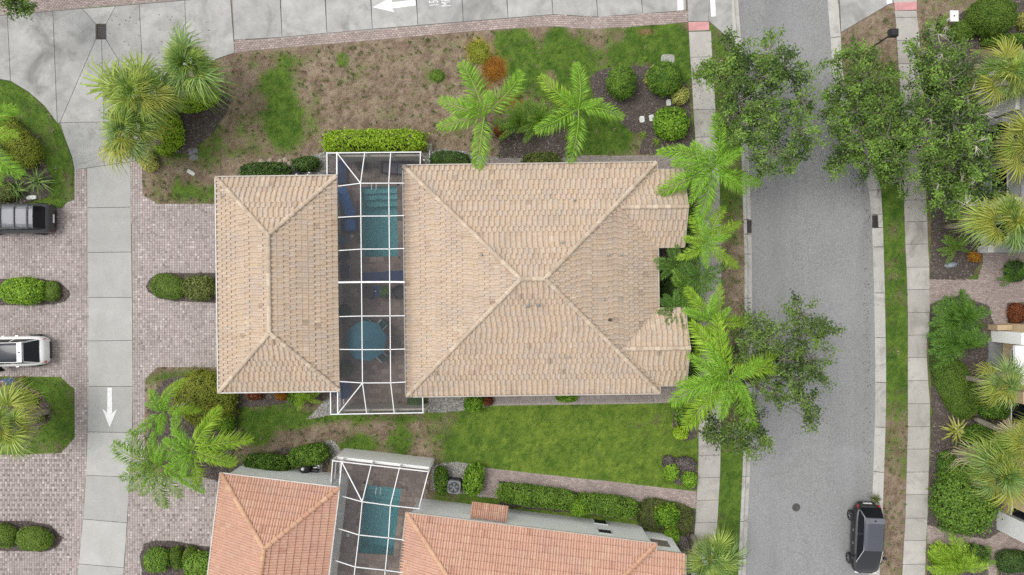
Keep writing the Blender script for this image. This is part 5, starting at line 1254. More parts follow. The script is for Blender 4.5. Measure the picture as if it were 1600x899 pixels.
# ---- sabal palms with fan leaves ---------------------------------------
def fan_mesh(mat, seed, blades=26, spread=165, petiole=.42, k_=.55):
    r = np.random.default_rng(seed); mb = MB(); mb.bar((0,0,0), (petiole,0,.0), .03, .02, .8)
    for i in range(blades):
        a = R(-spread/2+spread*i/(blades-1)+r.uniform(-4,4)); ln = (k_+.14*math.cos(a))*r.uniform(.78, 1.1); d = Vector((math.cos(a), math.sin(a), .10*(1 if i % 2 else -1)+.12))
        o = Vector((petiole, 0, 0)); sd = Vector((-math.sin(a), math.cos(a), 0)); w_ = .017
        m1 = o+d*ln*.4+Vector((0,0,.02)); tip = o+d*ln+Vector((0,0,-ln*r.uniform(.35,.85))); t = float(np.clip(r.normal(.5,.25), 0, 1))
        m2 = o+d*ln*.75+Vector((0,0,-.05*r.random()-.03))
        mb.add([o, m1-sd*w_, m2-sd*w_*.7, tip, m2+sd*w_*.7, m1+sd*w_], [(0,1,5),(1,2,4,5),(2,3,4)], t)
    return mb.mesh('fan_leaf', mat)
def star_mesh(mat, seed): return fan_mesh(mat, seed, 34, 320, .50, .42)
FAN = {k: [fan_mesh(L[k], 5+i*7) for i in range(3)] for k in ('sabal', 'sabaldeep', 'sabalyellow', 'sabaldry', 'palmgrey')}
STAR = {k: [star_mesh(L[k], 3+i*5) for i in range(3)] for k in FAN}
def sabal(label, u, v, rpx, h, base=None, n=30, kinds=('sabal','sabaldeep','palmgrey','sabal','sabalyellow'), tr=.15, dry=4):
    q = P(u, v, h); b = P(*base) if base else Vector((q.x, q.y, 0)); t = thing('sabal_palm', label, 'palm tree', (b.x, b.y, 0), 0, 'sabal palms'); top = q-b
    mb = MB(); K = 7; pts = [Vector((top.x*(i/(K-1)), top.y*(i/(K-1)), -.05+(h)*i/(K-1))) for i in range(K)]
    mb.tube(pts, [tr*(1.15-.1*i/(K-1))*random.uniform(.94,1.06) for i in range(K)], 10); mb.build('trunk', M['palmbark'], t, smooth=True)
    R0 = sz(rpx, h); ph1, ph2 = random.uniform(0, 6.28), random.uniform(0, 6.28)
    for i in range(n):
        f = i/n; a = i*137.5+random.uniform(-22, 22); el = 72-92*f**.75+random.uniform(-14, 14); kd = random.choice(kinds)
        if i >= n-dry: kd = 'sabaldry' if random.random() < .6 else 'sabalyellow'; el = -45+random.uniform(-15, 15)
        inner = i < n*.45; el = random.uniform(15, 78) if inner else el
        lob = 1+.20*math.sin(2*R(a)+ph1)+.13*math.sin(5*R(a)+ph2)
        s = R0*lob*(random.uniform(.55, .85) if inner else random.uniform(.72, 1.15)); o = link('fan_leaf', random.choice((STAR if inner else FAN)[kd]), t)
        o.matrix_local = Matrix.Translation(top+Vector((0,0,.05))) @ Matrix.Rotation(R(a), 4, 'Z') @ Matrix.Rotation(R(-el), 4, 'Y') @ Matrix.Rotation(random.uniform(-.4,.4), 4, 'X') @ Matrix.Diagonal((s, s*random.uniform(.75,1), s, 1))
    return t
sabal('sabal palm nearest the dry lawn, upper right of the left clump', 298, 104, 55, 3.6, (342,134), 40, ('sabal','palmgrey','sabaldeep'), dry=3)
sabal('sabal palm in the middle of the left clump', 222, 149, 63, 3.9, (275,178), 47, ('sabal','sabaldeep','sabal','sabalyellow'), dry=2)
sabal('sabal palm lowest in the left clump, over the concrete apron', 204, 206, 56, 3.7, (259,227), 43, ('sabal','palmgrey','sabaldeep','sabalyellow'), dry=5)
sabal('sabal palm cut by the left edge beside its square lawn', 10, 660, 54, 3.6, (78,642), 34, ('sabal','sabal','sabalyellow','palmgrey'))
sabal('sabal palm at the end of the bottom sidewalk', 1110, 872, 46, 3.5, (1080,836), 34, ('sabal','palmgrey','sabaldeep'))
sabal('sabal palm uppermost on the right edge, yellowing', 1566, 118, 58, 4.3, (1490,152), 39, ('sabal','sabalyellow','palmgrey','sabaldeep'))
sabal('sabal palm on the right edge in front of grey facade', 1598, 228, 50, 3.8, (1530,251), 34, ('sabal','sabalyellow','sabal'))
sabal('sabal palm with a long bare trunk leaning over the upper mulch bed', 1570, 346, 56, 5.2, (1475,355), 39, ('sabal','palmgrey','sabaldeep','sabalyellow'))
sabal('sabal palm standing in the oval clipped hedge', 1564, 602, 44, 3.5, (1500,588), 30, ('sabal','sabalyellow','palmgrey'))
sabal('sabal palm with trunk below the oval hedge', 1602, 690, 46, 4.1, (1520,653), 30, ('sabal','sabalyellow'))
sabal('sabal palm beside the pale rosette plant', 1557, 738, 54, 3.9, (1485,708), 39, ('sabal','palmgrey','sabaldeep','sabalyellow'))
# ---- strap-leaved rosettes -----------------------------------------------
def rosette(name, label, u, v, rpx, h, kind, n=26, wd=.05, rows=((12,1.0),(40,.8),(65,.5)), group=None):
    q = P(u, v, h*.5); t = thing(name, label, 'plant', (q.x, q.y, .03), 0, group); R0 = sz(rpx, h*.5)
    mb = MB(); mb.lathe((0,0,0), [(.07,-.03),(.06,h*.3),(.02,h*.45)], 8); mb.build('stem', M['bark'], t)
    fs = MB()
    for i in range(n):
        el, k = rows[i % len(rows)]; a = i*137.5+random.uniform(-8, 8); ln = R0*k*random.uniform(.8, 1.1); d = Vector((math.cos(R(a)), math.sin(R(a)), 0)); sd = Vector((-d.y, d.x, 0))*wd
        c_, s_ = math.cos(R(el)), math.sin(R(el)); o_ = Vector((0,0,h*.35)); m_ = o_+d*ln*.5*c_+Vector((0,0,ln*.5*s_+.02)); tp = o_+d*ln+Vector((0,0,ln*s_*.45-.05))
        tt = random.random(); mb = MB(); up = Vector((0,0,.012))
        mb.add([o_-sd*.6, o_+sd*.6, m_+sd+up, tp, m_-sd+up, m_-up], [(0,5,4),(0,1,5),(1,2,5),(5,2,3),(5,3,4)], tt); mb.build('leaf', L[kind], t)
    return t
rosette('rosette_plant', 'pale yellow rosette plant with straplike leaves on the mulch', 1493, 673, 28, .6, 'yellow', 42, .065)
rosette('rosette_plant', 'grey green spiky rosette on the left curved lawn, right one', 60, 283, 32, .8, 'palmgrey', 44, .03)
rosette('rosette_plant', 'grey green spiky rosette behind the grey roof-rack car', 28, 296, 28, .8, 'palmgrey', 36, .03)
for (u, v, r_, lb) in ((1004,212,11,'yellow green tuft below the pair of white lids'),(1026,222,11,'yellow green tuft at the lower end of the mulch bed'),(887,216,9,'tiny tuft left of the palm trunk, upper of two'),(893,234,10,'tiny tuft left of the palm trunk, lower of two'),(1008,92,5,'tiny tuft left of the concrete cover')):
    rosette('grass_tuft', lb, u, v, r_, .3, 'royalyellow', 18, .018, group='small tufts')
# ---- hedges and shrubs ----------------------------------------------------
S = shrub
S('hedge', 'long lime green hedge against the top of the middle screen cage', 'hedge', 585, 221, 78, 17, 1.5, 'lime', 1, 6, .15, .09, 230, .08, tmean=.55)
S('golden_hedge', 'golden clipped hedge on the left curved lawn', 'hedge', 22, 221, 47, 24, 1.0, 'golden', -45, 3, .09, .06, 330)
S('shrub', 'bright green shrub on the left drive island', 'shrub', 33, 455, 35, 21, 1.0, 'bright', 0, 2.6, .13, .08, 240, tmean=.6)
S('shrub', 'flat dark shrub at the right end of the left drive island', 'shrub', 79, 455, 14, 16, .5, 'mown', 0, 2.6, .06, .035, 400)
S('shrub', 'flat clipped shrub on the right drive island', 'shrub', 262, 448, 28, 19, .5, 'mown', -10, 2.6, .06, .035, 420)
S('shrub', 'loose dull green shrub against the tan garage on the drive island', 'shrub', 312, 450, 27, 20, .9, 'olive', 0, 2.4, .14, .07, 200, .22, tmean=.6)
S('shrub', 'clipped shrub near the pointed tip of the lower left island', 'shrub', 52, 843, 28, 18, .8, 'mown', -6, 2.8, .07, .04, 420, tmean=.62)
S('shrub', 'clipped shrub cut by the left edge on the lower left island', 'shrub', 4, 838, 22, 17, .8, 'mown', -20, 2.8, .07, .04, 420)
S('shrub', 'round bright shrub, left one by the lower garage', 'shrub', 244, 876, 20, 19, .9, 'mid', 0, 2.4, .12, .08, 260, tmean=.6)
S('shrub', 'narrow dark shrub next to the left round shrub', 'shrub', 276, 872, 9, 18, .8, 'mown', 8, 2.6, .06, .04, 420)
S('shrub', 'narrow dark shrub next to the terracotta garage bush', 'shrub', 295, 869, 9, 15, .7, 'mown', -18, 2.6, .06, .04, 420)
S('shrub', 'round bright shrub touching the terracotta garage', 'shrub', 310, 886, 23, 22, 1.0, 'mid', 0, 2.4, .13, .08, 260, tmean=.65)
S('shrub', 'big golden green mound beside the leaning palms', 'shrub', 320, 626, 48, 42, 1.2, 'golden', -35, 2.5, .10, .07, 320, .08, tmean=.42)
S('shrub', 'bright green underside of the mound by the tan garage corner', 'shrub', 348, 652, 16, 26, .9, 'bright', 20, 2.4, .10, .07, 260, tmean=.4)
S('groundcover', 'yellow flowering groundcover patch above the five armed palm', 'groundcover', 748, 81, 18, 19, .16, 'golden', 0, 2.2, .10, .035, 100, .4, lump=.5, tmean=.75)
S('groundcover', 'rusty orange groundcover patch beside the yellow one', 'groundcover', 772, 108, 18, 20, .14, 'orange', 0, 2.2, .09, .03, 60, .5, lump=.6, tmean=.2)
S('hedge', 'dark hedge at the top wall of the tan garage', 'hedge', 414, 268, 40, 14, 1.1, 'dark', 2, 3, .12, .08, 280)
S('shrub', 'dark loose shrub standing in pale gravel', 'shrub', 478, 256, 21, 12, .8, 'dark', 3, 2.6, .12, .07, 240, .2)
S('shrub', 'dark mound at the cage corner by the white downspout', 'shrub', 703, 251, 31, 15, .8, 'dark', -4, 2.6, .08, .05, 340)
S('shrub', 'dull loose shrub against the tan house eave', 'shrub', 846, 250, 30, 13, .8, 'olive', 2, 2.4, .12, .06, 240, .25, tmean=.35)
S('topiary_ball', 'round clipped ball shrub, left of the two', 'shrub', 972, 128, 23, 26, 1.5, 'mid', 0, 2.1, .09, .05, 420, .05, tmean=.4)
S('topiary_ball', 'round clipped ball shrub beside the concrete cover', 'shrub', 1040, 122, 27, 26, 1.4, 'mid', 0, 2.1, .09, .05, 420, .05, tmean=.36)
S('shrub', 'pale yellow variegated sprigs left of the right ball shrub', 'shrub', 1017, 116, 7, 17, .5, 'yellow', -30, 2.2, .13, .08, 130, .25)
S('shrub', 'pale yellow variegated shrub below the right ball shrub', 'shrub', 1063, 149, 15, 14, .7, 'yellow', 30, 2.2, .14, .09, 150, .25)
S('shrub', 'leafy bright shrub below the white lid by the sidewalk', 'shrub', 1049, 193, 28, 26, 1.0, 'bright', 0, 2.4, .17, .11, 120, .2, tmean=.45)
S('shrub', 'red leaved shrub beside the feathery low palms', 'shrub', 783, 205, 12, 10, .6, 'red', 0, 2.2, .14, .06, 150, .3)
S('shrub', 'bright yellow green hummock on the left dry lawn', 'shrub', 684, 118, 9, 9, .22, 'mid', 0, 2.2, .07, .03, 260, .2)
S('shrub', 'yellow shrub along the bed edge of the left sabal clump', 'shrub', 266, 196, 17, 36, 1.0, 'lime', 18, 2.4, .13, .09, 190, .2)
S('shrub', 'yellow green shrub under the upper right sabal of the clump', 'shrub', 310, 158, 32, 15, 1.0, 'lime', 20, 2.4, .13, .09, 190, .2, tmean=.62)
S('shrub', 'cream flowering shrub at the lower end of the left sabal clump', 'shrub', 229, 250, 14, 20, .8, 'yellow', 35, 2.2, .12, .06, 150, .3, tmean=.7)
S('shrub', 'yellow green shrub under the lowest left sabal', 'shrub', 258, 222, 20, 20, .8, 'lime', 30, 2.4, .13, .09, 190, .2)
S('shrub', 'leafy green bush on the gravel under the middle cage corner', 'shrub', 740, 632, 16, 13, .8, 'bright', 0, 2.3, .14, .08, 180, .2, tmean=.35)
S('shrub', 'small reddish bush by the south side walk', 'shrub', 762, 627, 9, 8, .5, 'red', 0, 2.3, .1, .05, 180, .3, tmean=.2)
S('shrub', 'small green bush spilling over the south side walk', 'shrub', 886, 621, 17, 8, .6, 'bright', 0, 2.3, .13, .08, 180, .25, tmean=.35)
S('shrub', 'rusty low shrub at the garage south wall, left one', 'shrub', 398, 618, 13, 8, .5, 'red', 0, 2.3, .13, .05, 150, .35, tmean=.3)
S('shrub', 'rusty low shrub at the garage south wall, right one', 'shrub', 440, 619, 11, 7, .5, 'orange', 0, 2.3, .12, .05, 120, .35, tmean=.1)
S('shrub', 'green leafy shrub under the south eave of the tan garage', 'shrub', 462, 622, 14, 12, .7, 'mid', 0, 2.3, .14, .07, 170, .25)
S('shrub', 'dark leafy bush in the round bed under the largest palm', 'shrub', 1069, 650, 14, 20, .7, 'mid', 0, 2.3, .15, .1, 150, .25, tmean=.35)
S('shrub', 'yellow green bush in the round bed under the largest palm', 'shrub', 1064, 677, 12, 11, .6, 'lime', 0, 2.3, .14, .09, 150, .25, tmean=.65)
S('shrub', 'bright leafy bush at the lawn corner by the sidewalk, left', 'shrub', 1049, 738, 13, 14, .6, 'bright', 0, 2.3, .14, .09, 150, .25, tmean=.6)
S('shrub', 'bright leafy bush at the lawn corner by the sidewalk, right', 'shrub', 1078, 750, 12, 13, .6, 'bright', 0, 2.3, .14, .09, 150, .25, tmean=.5)
S('shrub', 'greyish purple shrub at the lawn corner by the sidewalk', 'shrub', 1072, 725, 16, 11, .6, 'purple', -15, 2.3, .09, .05, 240, .25)
S('shrub', 'dull twiggy shrub left of the purple shrub', 'shrub', 1044, 722, 10, 11, .4, 'purple', 0, 2.3, .09, .05, 140, .3, tmean=.3)
S('hedge', 'dark green hedge along the terracotta garage wall, left part', 'hedge', 417, 726, 35, 16, 1.1, 'mid', -3, 3, .12, .08, 280, tmean=.32)
S('hedge', 'domed green hedge behind the black pool pump', 'hedge', 482, 712, 32, 17, 1.1, 'mid', 12, 2.6, .11, .07, 300, tmean=.42)
S('shrub', 'narrow green hedge left of the air conditioner', 'hedge', 690, 752, 11, 22, 1.0, 'mid', 4, 3, .12, .08, 260, .15, tmean=.4)
S('shrub', 'green hedge right of the air conditioner', 'hedge', 740, 750, 16, 25, 1.0, 'bright', -8, 3, .13, .08, 230, .15, tmean=.4)
S('hedge', 'long clipped hedge on the white side wall, left length', 'hedge', 839, 776, 60, 15, 1.2, 'mid', -7, 5, .12, .06, 300, .08, tmean=.55)
S('hedge', 'long clipped hedge on the white side wall, right length', 'hedge', 949, 790, 46, 15, 1.2, 'mid', -7, 5, .12, .06, 300, .08, tmean=.58)
S('shrub', 'small bright shrub between the two long hedge lengths', 'shrub', 905, 793, 15, 14, 1.3, 'bright', 0, 2.3, .14, .07, 170, .3, tmean=.5)
S('hedge', 'flat olive hedge bed at the corner of the white house', 'hedge', 1040, 808, 42, 25, .45, 'olive', -12, 4.5, .06, .04, 380, .1, tmean=.35)
S('shrub', 'bright leafy shrub rising from the flat olive hedge', 'shrub', 1043, 806, 20, 18, 1.1, 'bright', 0, 2.3, .17, .09, 130, .25, tmean=.35)
S('shrub', 'yellow green shrub at the porch corner of the white house', 'shrub', 1050, 838, 12, 15, .8, 'bright', 0, 2.4, .1, .06, 240, tmean=.5)
S('shrub', 'pale purple groundcover by the bottom sabal palm', 'shrub', 1067, 850, 9, 18, .4, 'purple', 20, 2.4, .09, .05, 220, tmean=.7)
S('topiary_ball', 'large dark clipped dome at the top right corner', 'shrub', 1553, 24, 36, 30, 1.7, 'mown', 0, 2.3, .07, .05, 380, .06, tmean=.25)
S('shrub', 'low dark clipped shrub left of the large dome', 'shrub', 1507, 46, 24, 16, .7, 'mown', 20, 2.5, .07, .05, 360, tmean=.3)
S('hedge', 'low leafy hedge under the large dome at the right edge', 'hedge', 1572, 63, 36, 9, .8, 'mid', 3, 3, .1, .06, 280, tmean=.35)
S('shrub', 'variegated cream shrub at the far top right edge', 'shrub', 1600, 32, 9, 14, .8, 'yellow', 0, 2.3, .13, .08, 150, .3)
S('shrub', 'orange flowering plant by the grey house corner', 'shrub', 1523, 402, 11, 8, .4, 'orange', -20, 2.3, .1, .06, 170, .3)
S('shrub', 'dark shrub in the bed by the grey house doorway', 'shrub', 1588, 424, 16, 16, .8, 'dark', 0, 2.4, .1, .06, 240, tmean=.3)
S('shrub', 'dark red shrub at the right edge beside the tan house wall', 'shrub', 1590, 489, 14, 16, .7, 'red', 0, 2.4, .11, .05, 170, .25, tmean=.25)
S('hedge', 'dark groundcover hedge along the right sidewalk', 'hedge', 1462, 548, 9, 38, .5, 'dark', 0, 3.5, .07, .045, 330, .1)
S('hedge', 'clipped oval hedge, large, right of the far sidewalk', 'hedge', 1496, 606, 28, 50, .8, 'mown', 27, 2.6, .06, .04, 380, .07, tmean=.22)
S('shrub', 'dark leafy shrub below the sabal in the oval hedge', 'shrub', 1556, 640, 24, 16, .9, 'mid', 0, 2.4, .11, .07, 260, .15, tmean=.25)
S('shrub', 'dark leafy shrub right of the pale rosette', 'shrub', 1535, 682, 30, 20, 1.0, 'mid', 10, 2.4, .12, .08, 250, .15, tmean=.25)
S('shrub', 'green shrub below the pale rosette by the sidewalk', 'shrub', 1481, 728, 13, 22, 1.0, 'mid', 0, 2.4, .11, .07, 250, .15, tmean=.3)
S('shrub', 'big rough shrub at the lower right brick path', 'shrub', 1510, 783, 50, 54, 1.6, 'mid', 0, 2.4, .15, .09, 200, .18, lump=.25, tmean=.42)
S('shrub', 'grey green crown behind the big rough shrub', 'shrub', 1508, 738, 26, 20, 1.5, 'mid', 0, 2.4, .09, .05, 260, .2, tmean=.6)
S('hedge', 'dark hedge with white flowers at the bottom right corner', 'hedge', 1584, 878, 24, 17, .9, 'dark', 0, 3, .09, .05, 330, tmean=.3)
S('shrub', 'yellow green clipped mound at the bottom right sidewalk', 'shrub', 1483, 874, 30, 19, .9, 'lime', -20, 2.5, .08, .05, 300, .1, tmean=.15)
S('shrub', 'dark bush right of the bottom yellow green mound', 'shrub', 1528, 864, 20, 12, .8, 'dark', -20, 2.4, .1, .06, 240, .2)
S('shrub', 'variegated shrub in the bed of the left square lawn', 'shrub', 36, 622, 22, 10, .6, 'lime', -20, 2.3, .13, .08, 150, .3, tmean=.5)
S('shrub', 'olive sprawling shrub in the bed of the left square lawn', 'shrub', 60, 652, 12, 9, .4, 'olive', 0, 2.3, .12, .06, 150, .35)
S('shrub', 'dark shrub under the rosettes by the grey car', 'shrub', 8, 300, 20, 16, .6, 'olive', 0, 2.3, .12, .05, 200, .25)
rosette('weed_tuft', 'tuft of weeds in the gutter behind the parked car', 1367, 780, 13, .2, 'olive', 60, .014, ((8,1.0),(25,.8),(50,.55)))
S('shrub', 'low dark planting in the court under the sidewalk palms', 'shrub', 1070, 345, 14, 40, .6, 'mid', 0, 3, .13, .07, 170, .25, tmean=.3)
S('shrub', 'low dark planting between the wing wall and the sidewalk', 'shrub', 1084, 560, 10, 36, .6, 'dark', 0, 3, .11, .06, 200, .25)
S('shrub', 'low dark planting at the foot of the court palms', 'shrub', 1050, 450, 20, 32, .5, 'dark', 0, 3, .13, .07, 170, .25, tmean=.35)
S('shrub', 'small shrub in front of the yellow sidewalk palm', 'shrub', 1080, 505, 10, 10, .6, 'mid', 0, 2.4, .12, .07, 180, .25, tmean=.3)

# ---- street trees: trunk, limbs and leaf sprays ---------------------------
def oak(label, base, lobes, kind, h=(3.2, 6.4), bark='oakbark', dens=1.0, tr=.14, bare=0, leaf=.15):
    """lobes: (u, v, r px) as seen in the picture, at mid-crown height"""
    b = P(*base); t = thing('street_tree', label, 'tree', (b.x, b.y, -.02), 0, 'street trees'); zm = (h[0]+h[1])/2
    C0 = []; tot = 0
    for (u, v, r) in lobes:
        z = zm+random.uniform(-.6, .6); q = P(u, v, z)-b; C0.append((q, sz(r, z)))
    fork = Vector((0, 0, h[0]*.55)); cen = sum((q for q, _ in C0), Vector())/len(C0); mb = MB()
    mb.tube([(0,0,-.1),(cen.x*.04,cen.y*.04,h[0]*.3),(cen.x*.1,cen.y*.1,fork.z)], [tr*1.5,tr*1.05,tr*.95], 9); mb.build('trunk', M[bark], t, smooth=True)
    fork.x, fork.y = cen.x*.1, cen.y*.1; br = MB(); ps, nr, tints, hubs = [], [], [], []
    for (q, r) in C0:
        m1 = fork.lerp(q, .5)+Vector((random.uniform(-.3,.3), random.uniform(-.3,.3), .35)); hub = q+Vector((0,0,-.25))
        br.tube([fork, m1, hub], [tr*.5, tr*.3, tr*.14], 6); hubs.append(hub)
        r *= .95; ns = max(7, int(r*r*20*dens))
        for k in range(ns):
            a = random.uniform(0, 6.283); rad = r*math.sqrt(random.random())*1.12; zz = random.uniform(-1.0, .85)*min(1.2, r*1.05)*(1-.35*(rad/r)**2)
            c = q+Vector((math.cos(a)*rad, math.sin(a)*rad, zz)); st = hub.lerp(q, random.random())
            mid = st.lerp(c, .55)+Vector((random.uniform(-.12,.12), random.uniform(-.12,.12), .1)); br.tube([st, mid, c], [.035, .018, .006], 4, cap=False)
            nl = int(random.uniform(35, 80)); dirv = (c-st).normalized(); ext_ = random.uniform(.17, .34)
            w_ = rng.normal(0, 1, (nl, 3))*np.array([ext_*.55, ext_*.55, ext_*.3])+np.array(dirv)*rng.uniform(-.42, .3, nl)[:,None]
            ps.append(np.array(c)+w_); n_ = np.zeros((nl, 3)); n_[:,2] = 1; nr.append(n_); tints.append(np.full(nl, random.gauss(.42, .22)+.16*zz))  # upper sprays tinted lighter, lower darker: light and shade put into leaf colour
    for k in range(bare):
        i_ = random.randrange(len(C0)); q, r = C0[i_]; a = random.uniform(0, 6.28); s0 = q+Vector((math.cos(a)*r*.25, math.sin(a)*r*.25, .55)); tb = MB()
        tb.tube([hubs[i_], s0], [.022, .018], 5); d0_ = Vector((math.cos(a), math.sin(a), .35))
        for j in range(random.randint(3, 5)):
            dd = (d0_+Vector((random.uniform(-.7,.7), random.uniform(-.7,.7), random.uniform(-.1,.4)))).normalized()*random.uniform(.35, .8); m0 = s0+dd*.5+Vector((random.uniform(-.06,.06), random.uniform(-.06,.06), .04)); tb.tube([s0, m0, s0+dd], [.018, .013, .005], 4)
        tb.build('bare_twig', M['paletwig'], t)
    br.build('branches', M[bark], t)
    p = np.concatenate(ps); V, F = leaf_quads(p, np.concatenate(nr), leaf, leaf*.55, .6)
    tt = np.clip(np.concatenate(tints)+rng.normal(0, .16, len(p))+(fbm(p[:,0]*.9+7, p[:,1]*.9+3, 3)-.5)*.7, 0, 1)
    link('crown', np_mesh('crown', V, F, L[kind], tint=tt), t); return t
oak('street tree over the road at the top, left of the asphalt', (1136,190), [(1140,80,26),(1118,110,26),(1150,118,32),(1100,118,18),(1200,85,32),(1225,105,30),(1190,120,34),(1250,125,22),(1155,160,30),(1140,185,24),(1190,165,26),(1255,160,26),(1215,185,24),(1180,205,26),(1250,205,26),(1210,235,28),(1265,225,16),(1195,258,16),(1240,248,20),(1160,215,18)], 'oak', (3.6, 6.6))
oak('street tree over the road in the middle, behind the largest palm', (1142,585), [(1180,510,26),(1205,530,28),(1250,490,26),(1265,520,28),(1295,515,16),(1225,560,30),(1270,560,26),(1240,595,30),(1190,585,26),(1215,620,22),(1255,630,24),(1265,655,16),(1285,590,18),(1165,545,26),(1145,560,20),(1175,640,20),(1120,665,22),(1150,680,24),(1180,665,20),(1165,700,14),(1110,685,14),(1195,690,10)], 'oakdark', (3.4, 6.0))
oak('dense street tree on the far curb, right of the asphalt', (1347,150), [(1300,95,16),(1335,90,20),(1325,140,26),(1350,125,24),(1375,130,28),(1305,165,22),(1340,175,34),(1380,175,32),(1410,165,20),(1310,200,18),(1345,215,32),(1385,215,34),(1325,250,24),(1365,250,28),(1400,250,26),(1305,265,14),(1425,200,22),(1410,280,22),(1420,225,20),(1355,95,16),(1390,110,16)], 'oak', (3.2, 5.6), dens=1.15)
oak('tall tree with bare pale twigs behind the far sidewalk', (1452,170), [(1455,55,16),(1470,45,12),(1440,85,20),(1465,85,22),(1490,70,18),(1500,100,22),(1450,120,28),(1485,125,28),(1440,150,22),(1470,155,30),(1505,150,24),(1450,185,26),(1490,190,30),(1525,180,20),(1540,200,18),(1445,215,24),(1480,225,30),(1515,225,26),(1445,240,18)], 'oak', (3.4, 6.2), bare=14)
oak('lower tree with bare twigs above the mulch by the grey house', (1462,270), [(1455,255,22),(1485,260,28),(1515,255,24),(1540,250,20),(1460,285,24),(1490,295,28),(1520,285,24),(1550,275,18),(1475,318,22),(1500,325,18),(1555,300,14),(1535,310,14)], 'oak', (3.0, 5.2), bare=8)
oak('leafy tree reaching in at the top left corner', (-5,-22), [(-15,-10,26),(15,5,18),(30,0,12),(10,-30,26),(38,12,6)], 'oak', (3.4, 5.6))
# ================================================================ VEHICLES, PERSON, SMALL THINGS
def loftmesh(name, rings, m, parent, close=True, smooth=True, sub=0, t=.5):
    n = len(rings[0]); vs = [tuple(q) for r in rings for q in r]; fs = []
    for i in range(len(rings)-1):
        for k in range(n if close else n-1): fs.append((i*n+k, i*n+(k+1)%n, (i+1)*n+(k+1)%n, (i+1)*n+k))
    if close: fs += [tuple(range(n-1,-1,-1)), tuple((len(rings)-1)*n+k for k in range(n))]
    mb = MB(); mb.add(vs, fs, t); o = mb.build(name, m, parent, smooth)
    if sub: md = o.modifiers.new('smooth', 'SUBSURF'); md.levels = sub; md.render_levels = sub
    return o
def car(name, label, cat, loc, rot, ln, wd, hb, hr, paintm, roofm, stations, cab, grp=None, boxy=False, rails=None, crossbars=False, rackc=None):
    """x forward. stations: (x/ln, half-width factor, deck height) front to rear; cab: (x windscreen foot, x roof front, x roof rear, x rear glass foot) fractions from front"""
    t = thing(name, label, cat, loc, rot, grp); w = wd/2; rings = []
    X = lambda f: ln/2-f*ln
    for (f, k, hd) in stations:
        x = X(f); hw = w*k; rings.append([Vector((x, y*hw, z)) for (y, z) in ((-.82,.24),(-.97,.32),(-1.0,.55),(-.985,hd*.82),(-.90,hd*.97),(-.5,hd),(.5,hd),(.90,hd*.97),(.985,hd*.82),(1.0,.55),(.97,.32),(.82,.24))])
    loftmesh('body', rings, paintm, t, sub=2)
    x0, x1, x2, x3 = (X(f) for f in cab); wb = w*.87; wt = w*(.66 if not boxy else .77); zt = hr; zb = hb-.02
    def xs(f): return f
    # cabin frame (pillars) slightly inside the glass
    def ring(x, zz, ww): return [(x, -ww, zz), (x, ww, zz)]
    cm = MB(); e = .0
    pts = {'fb': (x0, wb*.93, zb), 'ft': (x1, wt*.94, zt-.05), 'rt': (x2, wt*.94, zt-.05), 'rb': (x3, wb*.9, zb)}
    V = [(pts['fb'][0],-pts['fb'][1],zb),(pts['fb'][0],pts['fb'][1],zb),(x1,-pts['ft'][1],zt-.05),(x1,pts['ft'][1],zt-.05),(x2,-pts['rt'][1],zt-.05),(x2,pts['rt'][1],zt-.05),(x3,-pts['rb'][1],zb),(x3,pts['rb'][1],zb)]
    cm.add(V, [(0,1,3,2),(2,3,5,4),(4,5,7,6),(0,2,4,6),(1,7,5,3),(0,6,7,1)]); co_ = cm.build('cabin', paintm, t); bv = co_.modifiers.new('round', 'BEVEL'); bv.width = .09; bv.segments = 3
    V = [Vector(v) for v in V]
    def quad(nm, a, b, c, d, m, ins=.06, off=.012, par=None):
        a, b, c, d = (V[i] for i in (a, b, c, d)); cen = (a+b+c+d)/4; q = [p+(cen-p)*ins for p in (a, b, c, d)]; n = (b-a).cross(d-a).normalized()
        if n.dot(cen-Vector((0,0,.6))) < 0: n = -n
        mb = MB(); o1 = [p+n*off for p in q]; o2 = [p-n*.01 for p in q]; mb.add(o1+o2, [(0,1,2,3),(7,6,5,4),(0,4,5,1),(1,5,6,2),(2,6,7,3),(3,7,4,0)]); mb.build(nm, m, par or t)
    gm = M['darkglass']
    quad('windscreen', 0, 1, 3, 2, gm); quad('rear_window', 4, 5, 7, 6, gm)
    # side glass: front and rear panes
    for s in (0, 1):
        f_b, f_t, r_t, r_b = V[0+s], V[2+s], V[4+s], V[6+s]; y_ = Vector((0, -1 if s == 0 else 1, .15)).normalized()*.012
        for (a, b) in ((.06, .48), (.53, .93)):
            q = [f_b.lerp(r_b, a)+Vector((0,0,.04)), f_b.lerp(r_b, b)+Vector((0,0,.04)), f_t.lerp(r_t, b)-Vector((0,0,.05)), f_t.lerp(r_t, a)-Vector((0,0,.05))]
            mb = MB(); mb.add([p+y_ for p in q], [(0,1,2,3) if s == 0 else (3,2,1,0)]); mb.build('side_window', gm, t)
        mb = MB(); mb.tube([f_b+y_*1.5, f_t+y_*1.5+Vector((0,0,-.02)), r_t+y_*1.5+Vector((0,0,-.02)), r_b.lerp(r_t, .3)+y_*1.5], .022, 5); mb.build('window_trim', M['chrome'] if not boxy else M['black'], t)
    # roof skin
    rr = []
    for i in range(7):
        f = i/6; x = x1+(x2-x1)*f; crown = .05*math.sin(math.pi*min(1, max(0, .12+f*.76))); ww = wt*(1-.05*abs(f-.5)*2)
        rr.append([Vector((x, y*ww, zt-.06+crown+zz)) for (y, zz) in ((-1.03,-.03),(-1.0,.03),(-.6,.06),(0,.07),(.6,.06),(1.0,.03),(1.03,-.03))])
    loftmesh('roof', rr, roofm, t, close=False)
